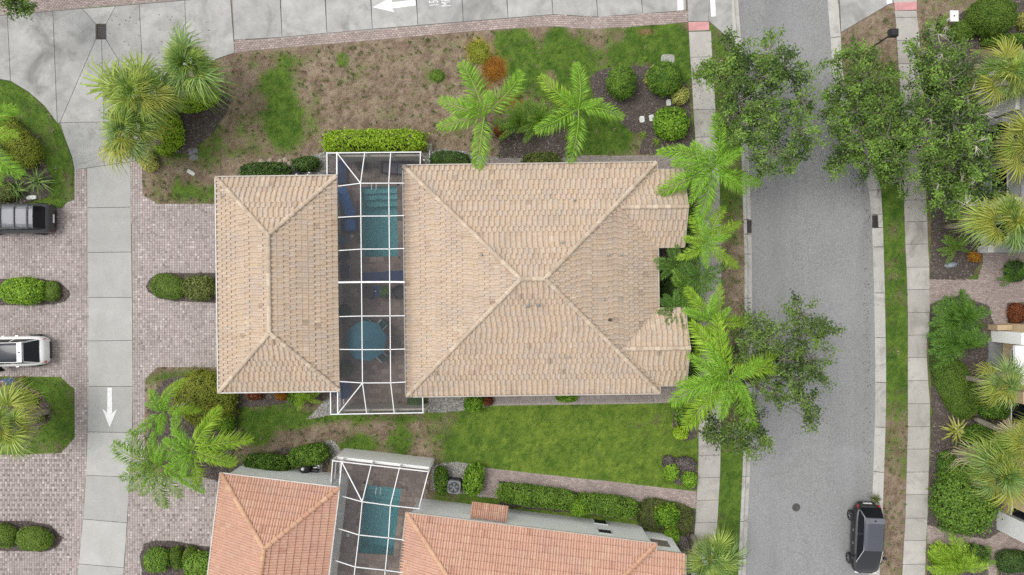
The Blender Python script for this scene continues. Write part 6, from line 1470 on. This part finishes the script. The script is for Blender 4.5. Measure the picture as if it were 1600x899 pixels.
    if roofm in (M['carroofblue'], M['roofblack']):
        mb = MB(); mb.box(x2+.02, x2+(x1-x2)*.17, -wt*.97, wt*.97, zt+.005, zt+.045); mb.build('rear_roof_panel', paintm if paintm is not M['carblack'] else M['cargrey'], t)
        mb = MB(); mb.lathe((x2+.17*(x1-x2)*.5, 0, zt+.04), [(.05,0),(.03,.06),(.01,.1)], 8); mb.build('aerial', M['black'], t)
    if rails:
        for s in (-1, 1): mb = MB(); mb.tube([(x1-.15, s*wt*.95, zt), (x1-.25, s*wt*.95, zt+.075), (x2+.2, s*wt*.95, zt+.075), (x2+.1, s*wt*.95, zt)], .022, 6); mb.build('roof_rail', rails, t)
    if crossbars:
        for f in (.12, .42, .75): xx = x2+(x1-x2)*f; mb = MB(); mb.box(xx-.03, xx+.03, -wt*1.02, wt*1.02, zt+.08, zt+.11); mb.build('cross_bar', M['black'], t)
        for k in range(9): yy = -wt*.8+wt*1.6*k/8; mb = MB(); mb.box(x2+.12, x1-.1, yy-.012, yy+.012, zt+.012, zt+.03); mb.build('roof_rib', M['cargrey'], t)
    # wheels
    for fx in (.19, .80):
        for s in (-1, 1):
            x = X(fx); y = s*(w*.93); wh = MB(); K = 18
            pr = [(.20,-.11),(.31,-.11),(.335,-.06),(.335,.06),(.31,.11),(.20,.11)]
            vs = []; fs = []
            for (r_, yy) in pr:
                for k in range(K): vs.append((x+r_*math.cos(6.2832*k/K), y+yy, .335+r_*math.sin(6.2832*k/K)))
            for i in range(len(pr)-1):
                for k in range(K): fs.append((i*K+k, i*K+(k+1)%K, (i+1)*K+(k+1)%K, (i+1)*K+k))
            wh.add(vs, fs); wo = wh.build('wheel', M['rubber'], t)
            rm = MB(); yo = y+s*.085
            for k in range(5):
                a = 6.2832*k/5; rm.bar((x, yo, .335), (x+.2*math.cos(a), yo, .335+.2*math.sin(a)), .05, .05)
            rm.tube([(x, yo-.03*s, .335), (x, yo+.012*s, .335)], .06, 8)
            for k in range(14):
                a, a2 = 6.2832*k/14, 6.2832*(k+1)/14; rm.bar((x+.205*math.cos(a), yo, .335+.205*math.sin(a)), (x+.205*math.cos(a2), yo, .335+.205*math.sin(a2)), .03, .05)
            rm.build('rim', M['chrome'], wo)
    hd0 = stations[1][2]; hdr = stations[-2][2]
    for s in (-1, 1):
        mb = MB(); mb.box(X(.055), X(.012), s*w*.60-.10, s*w*.60+.10, .58, .68); mb.build('headlight', M['clearlamp'], t)
        q = stations[-1][1]; mb = MB(); mb.box(X(.985), X(.925), s*w*.90*(.5+.5*q)-.06, s*w*.93*(.5+.5*q)+.035*(1 if s > 0 else -.1), .66, .86); mb.build('tail_light', M['redlamp'], t)
        xm = x0-.28; mb = MB(); mb.box(xm-.09, xm+.06, s*w*.98 if s > 0 else -w*.98-.17, s*w*.98+.17 if s > 0 else -w*.98, hb-.02, hb+.13); mb.build('mirror', paintm, t)
        for f in (.44, .62): mb = MB(); mb.box(X(f)-.11, X(f)+.05, s*w*1.0-.02, s*w*1.0+.018, hb*.80, hb*.80+.03); mb.build('door_handle', M['chrome'] if not boxy else M['black'], t)
    mb = MB(); mb.box(-ln/2-.02, -ln/2+.03, -.26, .26, .55, .67); mb.build('number_plate', M['plate'], t)
    mb = MB(); mb.box(-ln/2-.015, -ln/2+.1, -w*.55, w*.55, .34, .46); mb.build('rear_bumper', M['black'], t)
    mb = MB(); mb.box(ln/2-.08, ln/2+.015, -w*.55, w*.55, .36, .52); mb.build('grille', M['black'], t)
    return t
M['roofblack'] = paint('black_roof_glass', (.018,.02,.03), .2)
hatch = [(0.0,.50,.62),(.025,.74,.74),(.08,.90,.86),(.2,.98,.94),(.35,1.0,.98),(.55,1.0,1.0),(.75,1.0,1.01),(.88,.95,1.02),(.955,.80,1.0),(1.0,.55,.82)]
b0 = P(1357, 842, .6); t_ = car('car', 'black car with grey roof parked along the far curb', 'car', (b0.x-.08, b0.y-.02, STREET_Z), R(-90-2.0), 4.35, 1.8, .96, 1.55, M['carblack'], M['carroofblue'], hatch, (.19,.40,.86,.965))
suv = [(0.0,.60,.72),(.02,.82,.86),(.08,.94,.95),(.25,1.0,1.02),(.5,1.0,1.05),(.75,1.0,1.06),(.90,.97,1.06),(.965,.86,1.03),(1.0,.62,.86)]
r0 = P(73, 550, .8); car('car', 'white car with dark glass roof on the left driveway', 'car', (r0.x-2.35, r0.y+.02, .03), R(180+1.5), 4.7, 1.88, 1.04, 1.68, M['carwhite'], M['roofblack'], suv, (.28,.42,.82,.945), rails=M['carwhite'])
boxy = [(0.0,.86,.85),(.02,.93,.98),(.08,.97,1.04),(.25,1.0,1.08),(.5,1.0,1.1),(.75,1.0,1.1),(.94,.99,1.1),(.98,.96,1.05),(1.0,.90,.85)]
r0 = P(81, 342, .8); car('car', 'grey boxy car with black roof rack on the left driveway', 'car', (r0.x-2.35, r0.y+.02, .03), R(180), 4.7, 1.84, 1.1, 1.78, M['cardark'], M['cargrey'], boxy, (.27,.36,.90,.955), boxy=True, rails=M['black'], crossbars=True)

# ---- person leaning in at the open rear door of the white car
def person():
    base = P(37, 592, 0); t = thing('person', 'person in a blue shirt and grey shorts bending towards the open car door', 'person', (base.x, base.y, .045), R(180+22))
    sk = {'pelvis': (0.02,0,.92,.15), 'waist': (.07,0,1.08,.135), 'chest': (.17,0,1.27,.155), 'neckb': (.25,0,1.42,.075), 'neck': (.30,0,1.49,.06), 'head1': (.335,0,1.57,.095), 'head2': (.36,0,1.68,.092), 'crown': (.37,0,1.74,.06)}
    for s, n in ((1,'l'),(-1,'r')):
        sk.update({f'hip{n}': (.02,.10*s,.87,.105), f'knee{n}': (.05+.05*s,.12*s,.48,.066), f'calf{n}': (.0+.08*s,.125*s,.30,.058), f'ankle{n}': (-.04+.10*s,.13*s,.09,.042), f'heel{n}': (-.03+.10*s,.135*s,.045,.04), f'toe{n}': (.13+.10*s,.15*s,.035,.036),
          f'sho{n}': (.22,.19*s,1.36,.07), f'elb{n}': (.36,.25*s,1.12,.045), f'wri{n}': (.56,.20*s,1.07,.031), f'palm{n}': (.63,.19*s,1.065,.034)})
        for f, (dy, l_) in enumerate(((-.033,.065),(-.011,.08),(.011,.085),(.033,.075))):
            sk[f'f{f}a{n}'] = (.67,.19*s+dy*s,1.063,.011); sk[f'f{f}b{n}'] = (.67+l_*.55,.19*s+dy*s*1.2,1.052,.0095); sk[f'f{f}c{n}'] = (.67+l_*.9,.19*s+dy*s*1.2,1.025,.008)
        sk[f'tha{n}'] = (.62,.15*s,1.055,.012); sk[f'thb{n}'] = (.655,.125*s,1.04,.0095)
    ed = [('pelvis','waist'),('waist','chest'),('chest','neckb'),('neckb','neck'),('neck','head1'),('head1','head2'),('head2','crown')]
    for n in 'lr':
        ed += [('pelvis','hip'+n),('hip'+n,'knee'+n),('knee'+n,'calf'+n),('calf'+n,'ankle'+n),('ankle'+n,'heel'+n),('heel'+n,'toe'+n),('chest','sho'+n),('sho'+n,'elb'+n),('elb'+n,'wri'+n),('wri'+n,'palm'+n),('palm'+n,'tha'+n),('tha'+n,'thb'+n)]
        for f in range(4): ed += [('palm'+n,f'f{f}a{n}'),(f'f{f}a{n}',f'f{f}b{n}'),(f'f{f}b{n}',f'f{f}c{n}')]
    def skin(name, keys, edges, m, k=1.0, par=t, root=None):
        idx = {q: i for i, q in enumerate(keys)}; me = bpy.data.meshes.new(name); me.from_pydata([sk[q][:3] for q in keys], [(idx[a], idx[b]) for a, b in edges], []); me.materials.append(m)
        o = link(name, me, par); md = o.modifiers.new('skin', 'SKIN'); md.use_smooth_shade = True
        for q, i in idx.items(): rr_ = sk[q][3]*k; me.skin_vertices[0].data[i].radius = (rr_, rr_)
        me.skin_vertices[0].data[idx[root or keys[0]]].use_root = True; sb = o.modifiers.new('smooth', 'SUBSURF'); sb.levels = 1; sb.render_levels = 2; return o
    skinm = plain('skin', (.45,.27,.19), .55, var=.06)
    body = skin('body', list(sk), ed, skinm)
    sh_k = ['waist','chest','neckb','shol','shor','elbl','elbr','pelvis']
    skt = dict(sk)
    def blend(a, b, f): return tuple(sk[a][i]+(sk[b][i]-sk[a][i])*f for i in range(4))
    sk['slel'] = blend('shol','elbl',.62); sk['sler'] = blend('shor','elbr',.62); sk['col'] = blend('chest','neckb',.8)
    skin('shirt', ['waist','chest','col','shol','shor','slel','sler','pelvis'], [('pelvis','waist'),('waist','chest'),('chest','col'),('chest','shol'),('chest','shor'),('shol','slel'),('shor','sler')], plain('blue_shirt', (.06,.12,.5), .8, var=.15), 1.14)
    sk['shkl'] = blend('hipl','kneel',.85); sk['shkr'] = blend('hipr','kneer',.85)
    skin('shorts', ['pelvis','hipl','hipr','shkl','shkr'], [('pelvis','hipl'),('pelvis','hipr'),('hipl','shkl'),('hipr','shkr')], plain('grey_shorts', (.2,.19,.19), .85, var=.15), 1.2)
    for n in 'lr': skin('shoe', ['heel'+n,'toe'+n], [('heel'+n,'toe'+n)], plain('white_shoe', (.6,.6,.6), .7, var=.08), 1.35)
    hm = MB(); hm.lathe((.355,0,1.64), [(.085,-.02),(.108,.03),(.10,.09),(.06,.135),(.01,.15)], 12); hm.build('hair', plain('brown_hair', (.07,.045,.03), .7), t, smooth=True)
    fm = MB(); 
    for s in (-1, 1): fm.lathe((.44,.035*s,1.635), [(.012,-.008),(.016,0),(.012,.008)], 8)
    fm.build('eyes', M['black'], t)
    nm = MB(); nm.tube([(.43,0,1.64),(.462,0,1.60),(.44,0,1.59)], [.008,.014,.01], 6); nm.build('nose', skinm, t); mm = MB(); mm.tube([(.425,-.025,1.555),(.437,0,1.552),(.425,.025,1.555)], .006, 5); mm.build('mouth', M['redlamp'], t)
    for s in (-1,1): em = MB(); em.tube([(.345,.092*s,1.645),(.335,.108*s,1.625),(.345,.092*s,1.595)], [.012,.018,.01], 6); em.build('ear', skinm, t)
person()
# open rear door of the white car (swung out towards the person)
wc = bpy.data.objects['car.001']
d0 = P(2, 575, .9); hng = Vector((d0.x-.9, d0.y+.35, 0)); od = MB(); dv = Vector((math.cos(R(-38)), math.sin(R(-38)), 0)); pv = Vector((-dv.y, dv.x, 0))
def dpt(s, z, o_=0): return hng+dv*s+pv*o_+Vector((0,0,z))
od.add([dpt(0,.35,-.03),dpt(1.0,.35,-.03),dpt(1.05,1.0,-.03),dpt(0,1.0,-.03),dpt(0,.35,.03),dpt(1.0,.35,.03),dpt(1.05,1.0,.03),dpt(0,1.0,.03)], [(3,2,1,0),(4,5,6,7),(0,1,5,4),(1,2,6,5),(2,3,7,6),(3,0,4,7)])
inv = Matrix.Translation(wc.location) @ Matrix.Rotation(wc.rotation_euler.z, 4, 'Z'); inv = inv.inverted()
def to_car(mb_): mb_.v = [tuple(inv @ Vector(q)) for q in mb_.v]; return mb_
do = to_car(od).build('open_door', M['carwhite'], wc)
og_ = MB(); og_.add([dpt(.06,1.0,-.015),dpt(.98,1.0,-.015),dpt(.8,1.5,.12),dpt(.2,1.52,.12)], [(0,1,2,3)]); to_car(og_).build('pane', M['darkglass'], do)
of = MB(); of.tube([dpt(0,1.0,0),dpt(.14,1.55,.13),dpt(.85,1.53,.13),dpt(1.05,1.0,0)], .022, 5); to_car(of).build('frame', M['chrome'], do)
oi = MB(); oi.add([dpt(.05,.4,.034),dpt(.95,.4,.034),dpt(1.0,.97,.034),dpt(.05,.97,.034)], [(0,1,2,3)]); to_car(oi).build('lining', M['black'], do)

# ---- street lamp
b = P(1339, 90); t = thing('street_lamp', 'black street lamp with square head beside the far sidewalk', 'street lamp', b)
top = P(1396.5, 48.5, 4.2); tl = top-b; mb = MB(); mb.lathe((0,0,0), [(.16,-.05),(.16,.1),(.08,.3),(.06,.35)], 12); mb.build('base', M['black'], t)
mb = MB(); mb.tube([(0,0,.3),(tl.x*.04,tl.y*.04,2.2),(tl.x*.08,tl.y*.08,3.9)], [.055,.05,.045], 8); mb.build('pole', M['black'], t)
mb = MB(); mb.box(-.23,.23,-.21,.21,3.9,4.2); mb.box(-.19,.19,-.17,.17,4.2,4.26); o = mb.build('lamp_head', M['black'], t); o.location = (tl.x*.08, tl.y*.08, 0)
# ---- real-estate style white sign in the tree's shade
q = P(1467, 40, .0); t = thing('sign_board', 'small white sign board half hidden under the twiggy tree', 'sign', q)
mb = MB(); mb.box(-.04,.04,-.04,.04,-.05,1.5); mb.build('post', M['white'], t); mb = MB(); mb.box(-.25,.25,-.33,.33,1.45,1.5); mb.build('panel', M['white'], t)
# ---- white downspout with splash block
q = P(672, 231); t = thing('downspout', 'white downspout pipe ending in a pale block beside the cage', 'downspout', q)
mb = MB(); mb.box(-.15,.15,-.24,.24,-.0,.12); mb.build('splash_block', M['coverstone'], t); mb = MB(); mb.tube([(0,-.2,.17),(-.01,-1.2,.17),(-.01,-1.28,.3),(-.01,-1.3,2.9)], .045, 6); mb.build('pipe', M['white'], t)
# ---- air conditioner
q = P(710, 759, .45); t = thing('air_conditioner', 'grey air conditioner unit with round fan between two hedges', 'air conditioner', (q.x, q.y, .03), R(-7))
mb = MB(); a = .40
def rsq(s, z, k=5, n=20): return [(math.copysign(abs(math.cos(6.2832*i/n))**(2/k), math.cos(6.2832*i/n))*s, math.copysign(abs(math.sin(6.2832*i/n))**(2/k), math.sin(6.2832*i/n))*s, z) for i in range(n)]
loftmesh('cabinet', [rsq(.42,-.02), rsq(.42,.72), rsq(.40,.80)], M['grey'], t, smooth=False)
for i in range(8): mb = MB(); z = .1+i*.075; loftmesh('louver', [rsq(.427,z), rsq(.432,z+.015), rsq(.427,z+.03)], M['black'], t, smooth=False)
mb = MB(); mb.lathe((0,0,.80), [(.33,-.02),(.33,.012),(.30,.012)], 20); mb.build('fan_well', M['black'], t)
mb = MB()
for i in range(5):
    a = 6.2832*i/5; mb.add([(.05*math.cos(a),.05*math.sin(a),.818),(.27*math.cos(a),.27*math.sin(a),.816),(.27*math.cos(a+.7),.27*math.sin(a+.7),.83),(.05*math.cos(a+.7),.05*math.sin(a+.7),.83)], [(0,1,2,3)])
mb.lathe((0,0,.81), [(.07,0),(.06,.03)], 10); mb.build('fan', M['grey'], t)
for rr_ in (.12,.2,.28,.34):
    mb = MB(); mb.tube([(rr_*math.cos(6.2832*i/18), rr_*math.sin(6.2832*i/18), .85) for i in range(19)], .008, 4, cap=False); mb.build('guard_ring', M['grey'], t)
# ---- pool equipment
def pump(u, v, rot, label, s=1.0):
    q = P(u, v, .5); t = thing('pool_pump', label, 'pool equipment', (q.x, q.y, .03), R(rot))
    mb = MB(); mb.box(-.65*s,.8*s,-.36*s,.36*s,-.03,.05); mb.build('pad', M['coverstone'], t)
    mb = MB(); mb.lathe((-.12*s,.06*s,.05), [(.30*s,0),(.34*s,.1),(.34*s,.6),(.26*s,.78),(.08*s,.85)], 16); mb.build('filter_tank', M['black'], t, smooth=True)
    mb = MB(); mb.lathe((-.16*s,.08*s,.88), [(.09*s,0),(.1*s,.05),(.06*s,.08)], 12); mb.build('gauge', M['pale'], t)
    mb = MB(); mb.tube([(.2*s,-.1*s,.25),(.62*s,-.1*s,.25)], .16*s, 12); mb.build('pump_motor', M['black'], t)
    for pts in ([(-.45*s,-.3*s,.05),(-.45*s,-.3*s,.5),(.35*s,-.34*s,.5),(.35*s,-.34*s,.2)],[(.35*s,.1*s,.4),(.6*s,.2*s,.55),(.68*s,.1*s,.3),(.68*s,.1*s,.05)],[(.72*s,.3*s,.05),(.72*s,.3*s,.55),(.6*s,.34*s,.55)]): mb = MB(); mb.tube(pts, .04, 8); mb.build('pipe', M['white'], t)
pump(480, 733, -8, 'black pool pump and filter tank below the domed hedge')
pump(470, 277, 2, 'black pool pump half hidden under the tan garage eave', .8)
q = P(508, 754, .2); t = thing('storage_box', 'small dark box beside the lower cage door', 'box', (q.x, q.y, .03), R(5)); mb = MB(); mb.box(-.25,.25,-.14,.14,-.02,.3); mb.build('bin', M['black'], t); mb = MB(); mb.box(-.2,.2,-.1,.1,.3,.33); mb.build('lid', M['pale'], t)
q = P(519, 275, .3); t = thing('storage_box', 'black square box at the middle cage corner', 'box', (q.x-.3, q.y, .03)); mb = MB(); mb.box(-.18,.18,-.18,.18,-.02,.45); mb.build('bin', M['black'], t); mb = MB(); mb.box(-.2,.2,-.2,.2,.45,.5); mb.build('lid', M['black'], t)
# ---- path boulders and lantern of the right bed
q = P(1487, 414, .2); t = thing('boulder', 'pale grey boulder in the upper right mulch bed', 'rock', (q.x, q.y, .02), R(8)); mb = MB(); mb.lathe((0,0,0), [(.34,-.05),(.37,.1),(.28,.28),(.1,.36)], 9); mb.v = [(x*1.1*(1+random.uniform(-.1,.1)), y*.55*(1+random.uniform(-.1,.1)), z) for x, y, z in mb.v]; mb.build('stone', plain('blue_grey_stone', (.26,.29,.31), .85, var=.3, scale=5), t)
for i, (u, v) in enumerate(((409,253),(422,252),(446,251),(437,254),(452,257))):
    q = P(u, v, .1); t = thing('edging_stone', ('leftmost tan edging stone behind the dark garage hedge','second tan edging stone behind the dark garage hedge','tan edging stone nearest the gravel','small tan edging stone in the middle of the row','tan edging stone touching the gravel bed')[i], 'stone', (q.x, q.y, .02), random.random()*3, 'tan edging stones'); mb = MB(); mb.lathe((0,0,0), [(.17,-.04),(.2,.06),(.14,.14),(.04,.17)], 8); mb.v = [(x*1.15*(1+random.uniform(-.15,.15)), y*.8*(1+random.uniform(-.15,.15)), z) for x, y, z in mb.v]; mb.build('stone', plain('tan_stone', (.36,.3,.23), .9, var=.3, scale=6), t)

# ================================================================ POOL DECK FURNITURE (under the screens)
def lounge(label, u, v, rot, m, ln=1.85, wd=.62, back=25, grp='blue sun loungers'):
    q = P(u, v, .35); t = thing('sun_lounger', label, 'sun lounger', (q.x, q.y, .05), R(rot), grp); hb = ln*.32
    mb = MB(); mb.box(-ln/2, ln/2-hb, -wd/2, wd/2, .30, .38); mb.build('seat', m, t)
    mb = MB(); c_, s_ = math.cos(R(back)), math.sin(R(back)); x0 = ln/2-hb; mb.add([(x0,-wd/2,.30),(x0,wd/2,.30),(x0,wd/2,.38),(x0,-wd/2,.38),(x0+hb*c_,-wd/2,.30+hb*s_),(x0+hb*c_,wd/2,.30+hb*s_),(x0+hb*c_,wd/2,.39+hb*s_),(x0+hb*c_,-wd/2,.39+hb*s_)], [(0,1,2,3),(7,6,5,4),(3,2,6,7),(1,0,4,5),(2,1,5,6),(0,3,7,4)]); mb.build('backrest', m, t)
    mb = MB(); mb.box(-ln/2-.03, ln/2-.05, -wd/2-.03, -wd/2, .25, .31); mb.box(-ln/2-.03, ln/2-.05, wd/2, wd/2+.03, .25, .31); mb.build('frame', M['grey'], t)
    for sx in (-ln/2+.1, ln/2-.3):
        for sy in (-wd/2, wd/2): mb = MB(); mb.box(sx-.02, sx+.02, sy-.02, sy+.02, 0, .28); mb.build('leg', M['grey'], t)
def chair(label, u, v, rot, m, fm, grp=None, name='chair', s=.56, z=.42):
    q = P(u, v, .5); t = thing(name, label, 'chair', (q.x, q.y, .05), R(rot), grp)
    mb = MB(); mb.box(-s/2, s/2, -s/2, s/2, z-.1, z); mb.build('seat', m, t)
    mb = MB(); mb.box(-s/2-.06, -s/2, -s/2, s/2, z-.1, z+.42); mb.build('backrest', m, t)
    for sy in (-1, 1): mb = MB(); mb.box(-s/2, s/2-.04, sy*s/2-.03 if sy > 0 else -s/2-.03, sy*s/2+.03, z+.16, z+.21); mb.box(s/2-.09, s/2-.04, sy*s/2-.025, sy*s/2+.025, 0, z+.16); mb.build('armrest', fm, t)
    for sy in (-1, 1): mb = MB(); mb.box(-s/2, -s/2+.05, sy*s/2-.025, sy*s/2+.025, 0, z-.1); mb.build('leg', fm, t)
def round_table(label, u, v, r, h, m, name='side_table'):
    q = P(u, v, h); t = thing(name, label, 'table', (q.x, q.y, .05)); mb = MB(); mb.lathe((0,0,0), [(r*.5,0),(r*.5,.03),(.04,.05),(.04,h-.04)], 12); mb.build('pedestal', M['black'], t); mb = MB(); mb.lathe((0,0,h-.04), [(r,0),(r,.04)], 20); mb.build('tabletop', m, t); return t
lounge('blue sun lounger lying at a slant beside the pool', 541, 316, 110, M['blue'])
lounge('navy sun lounger in the upper left cage corner', 533, 268, 92, M['navy'], 1.5, .6)
lounge('navy lounger left of the bench at the pool end', 588, 433, 2, M['navy'], 1.75, .6, 12)
lounge('navy lounger right of its neighbour at the pool end', 622, 431, 2, M['navy'], 1.5, .62, 12)
q = P(547, 352, .4); t = thing('ottoman', 'blue grey square ottoman with rumpled cushion by the pool', 'ottoman', (q.x, q.y, .05), R(2)); mb = MB(); mb.box(-.45,.45,-.42,.42,.08,.36); mb.build('base', M['navy'], t)
loftmesh('cushion', [rsq(.30,.36), rsq(.36,.42), rsq(.32,.48), rsq(.12,.50)], M['blue'], t)
round_table('round dark side table with striped top left of the pool', 531, 376, .34, .5, M['teal'])
round_table('dark round table in the lower left cage corner', 535, 610, .55, .72, M['navy'], 'round_table')
chair('black striped chair below the striped side table', 537, 397, 100, M['wicker'], M['black'])
chair('dark armchair by the wall at the top of the cage', 563, 257, 200, M['wicker'], M['black'])
chair('brown wicker armchair left of the small table group', 575, 457, 240, M['wicker'], M['wicker'], 'wicker armchairs', s=.66)
chair('brown wicker armchair right of the small table group by the house', 622, 457, 300, M['wicker'], M['wicker'], 'wicker armchairs', s=.66)
t = round_table('small dark table with a white candle between wicker chairs', 589, 455, .36, .5, M['navy'])
q = P(587, 455, .56); c = thing('candle', 'white candle on the small dark table', 'candle', (q.x, q.y, .55)); mb = MB(); mb.lathe((0,0,0), [(.05,0),(.05,.12),(.02,.13)], 10); mb.build('wax', M['white'], c); mb = MB(); mb.tube([(0,0,.12),(0,0,.16)], .006, 5); mb.build('wick', M['black'], c)
q = P(537, 425, .3); t = thing('planter_box', 'square navy planter box on the deck by the garage wall', 'planter', (q.x, q.y, .05)); mb = MB(); mb.box(-.28,.28,-.38,.38,0,.42); mb.build('box', M['navy'], t); mb = MB(); mb.box(-.24,.24,-.34,.34,.42,.43); mb.build('soil', M['mulch'], t)
# sofa
q = P(622, 263, .4); t = thing('outdoor_sofa', 'dark wicker sofa with pale cushions at the top of the cage', 'sofa', (q.x, q.y, .05), R(-4)); mb = MB(); mb.box(-1.0,1.0,-.38,.38,.05,.36); mb.build('base', M['wicker'], t); mb = MB(); mb.box(-1.0,1.0,.30,.42,.36,.75); mb.build('backrest', M['wicker'], t)
for s in (-1, 1): mb = MB(); mb.box(s*1.0-.07, s*1.0+.07, -.38, .38, .36, .56); mb.build('armrest', M['wicker'], t)
for i, m_ in enumerate(('purple_cushion','grey_cushion')): mb = MB(); mb.box(-.9+i*.92, -.03+i*.92, -.34, .28, .36, .5); mb.build('cushion', plain(m_, ((.17,.14,.15),(.2,.23,.26))[i], .9), t)
# parasol with table and chairs
q = P(571, 533, 2.2); t = thing('parasol', 'open teal parasol over a patio table in the cage', 'parasol', (q.x, q.y, .05)); Rp = sz(33, 2.2); n = 8; mb = MB(); mb.tube([(0,0,0),(0,0,2.45)], .025, 8); mb.build('pole', M['grey'], t)
mb = MB(); mb.lathe((0,0,0), [(.25,0),(.25,.06),(.05,.1)], 16); mb.build('base', M['black'], t)
for k in range(n):
    a, a2 = 6.2832*k/n+.2, 6.2832*(k+1)/n+.2; mb = MB(); e1, e2 = (Rp*math.cos(a), Rp*math.sin(a), 1.95), (Rp*math.cos(a2), Rp*math.sin(a2), 1.95); mm = (Rp*.93*math.cos((a+a2)/2), Rp*.93*math.sin((a+a2)/2), 1.97)
    mb.add([(0,0,2.5), e1, mm, e2, (e1[0],e1[1],1.83), (mm[0],mm[1],1.85), (e2[0],e2[1],1.83)], [(0,1,2),(0,2,3),(1,4,5,2),(2,5,6,3)]); mb.build('canopy_panel', M['teal'], t)
    mb = MB(); mb.bar((0,0,2.44), (Rp*.97*math.cos(a), Rp*.97*math.sin(a), 1.93), .018); mb.build('rib', M['grey'], t)
tb = thing('patio_table', 'round patio table under the teal parasol', 'table', (q.x+.12, q.y, .05)); mb = MB(); mb.lathe((0,0,.68), [(.55,0),(.55,.04)], 20); mb.build('tabletop', M['greenmetal'], tb)
for k in range(4): a = .8+1.571*k; mb = MB(); mb.tube([(.45*math.cos(a),.45*math.sin(a),0),(.3*math.cos(a),.3*math.sin(a),.68)], .02, 6); mb.build('leg', M['greenmetal'], tb)
for (u, v, r_, lb) in ((597,508,225,'green metal chair at the upper right of the parasol'),(597,557,135,'green metal chair at the lower right of the parasol'),(572,505,260,'green metal chair peeping out above the parasol'),(558,552,40,'green metal chair hidden under the left side of the parasol')):
    chair(lb, u, v, r_, M['greenmetal'], M['white'], 'green metal patio chairs', s=.5)
# potted plants under the screens
for (u, v, r_, kd, lb) in ((537,487,11,'dark','dark potted plant at the garage wall, upper'),(537,577,14,'olive','dark potted plant at the garage wall, lower'),(650,628,14,'mid','green bush inside the lower right cage corner'),(603,456,10,'mid','potted plant between the two wicker armchairs')):
    S('potted_plant', lb, 'potted plant', u, v, r_, r_, .8, kd, 0, 2.2, .12, .05, 170, .3, z=.05, group='potted plants')
for (u, v, lb, r_) in ((550,369,'white pool skimmer lid on the middle deck',.11),(544,836,'white pool skimmer lid on the lower deck',.11)):
    q = P(u, v); t = thing('pool_skimmer', lb, 'lid', (q.x, q.y, .04)); mb = MB(); mb.lathe((0,0,0), [(r_,-.02),(r_,.012),(r_*.8,.018)], 14); mb.build('lid', M['white'], t); mb = MB(); mb.lathe((0,0,.018), [(.02,0),(.02,.006)], 8); mb.build('finger_hole', M['black'], t)
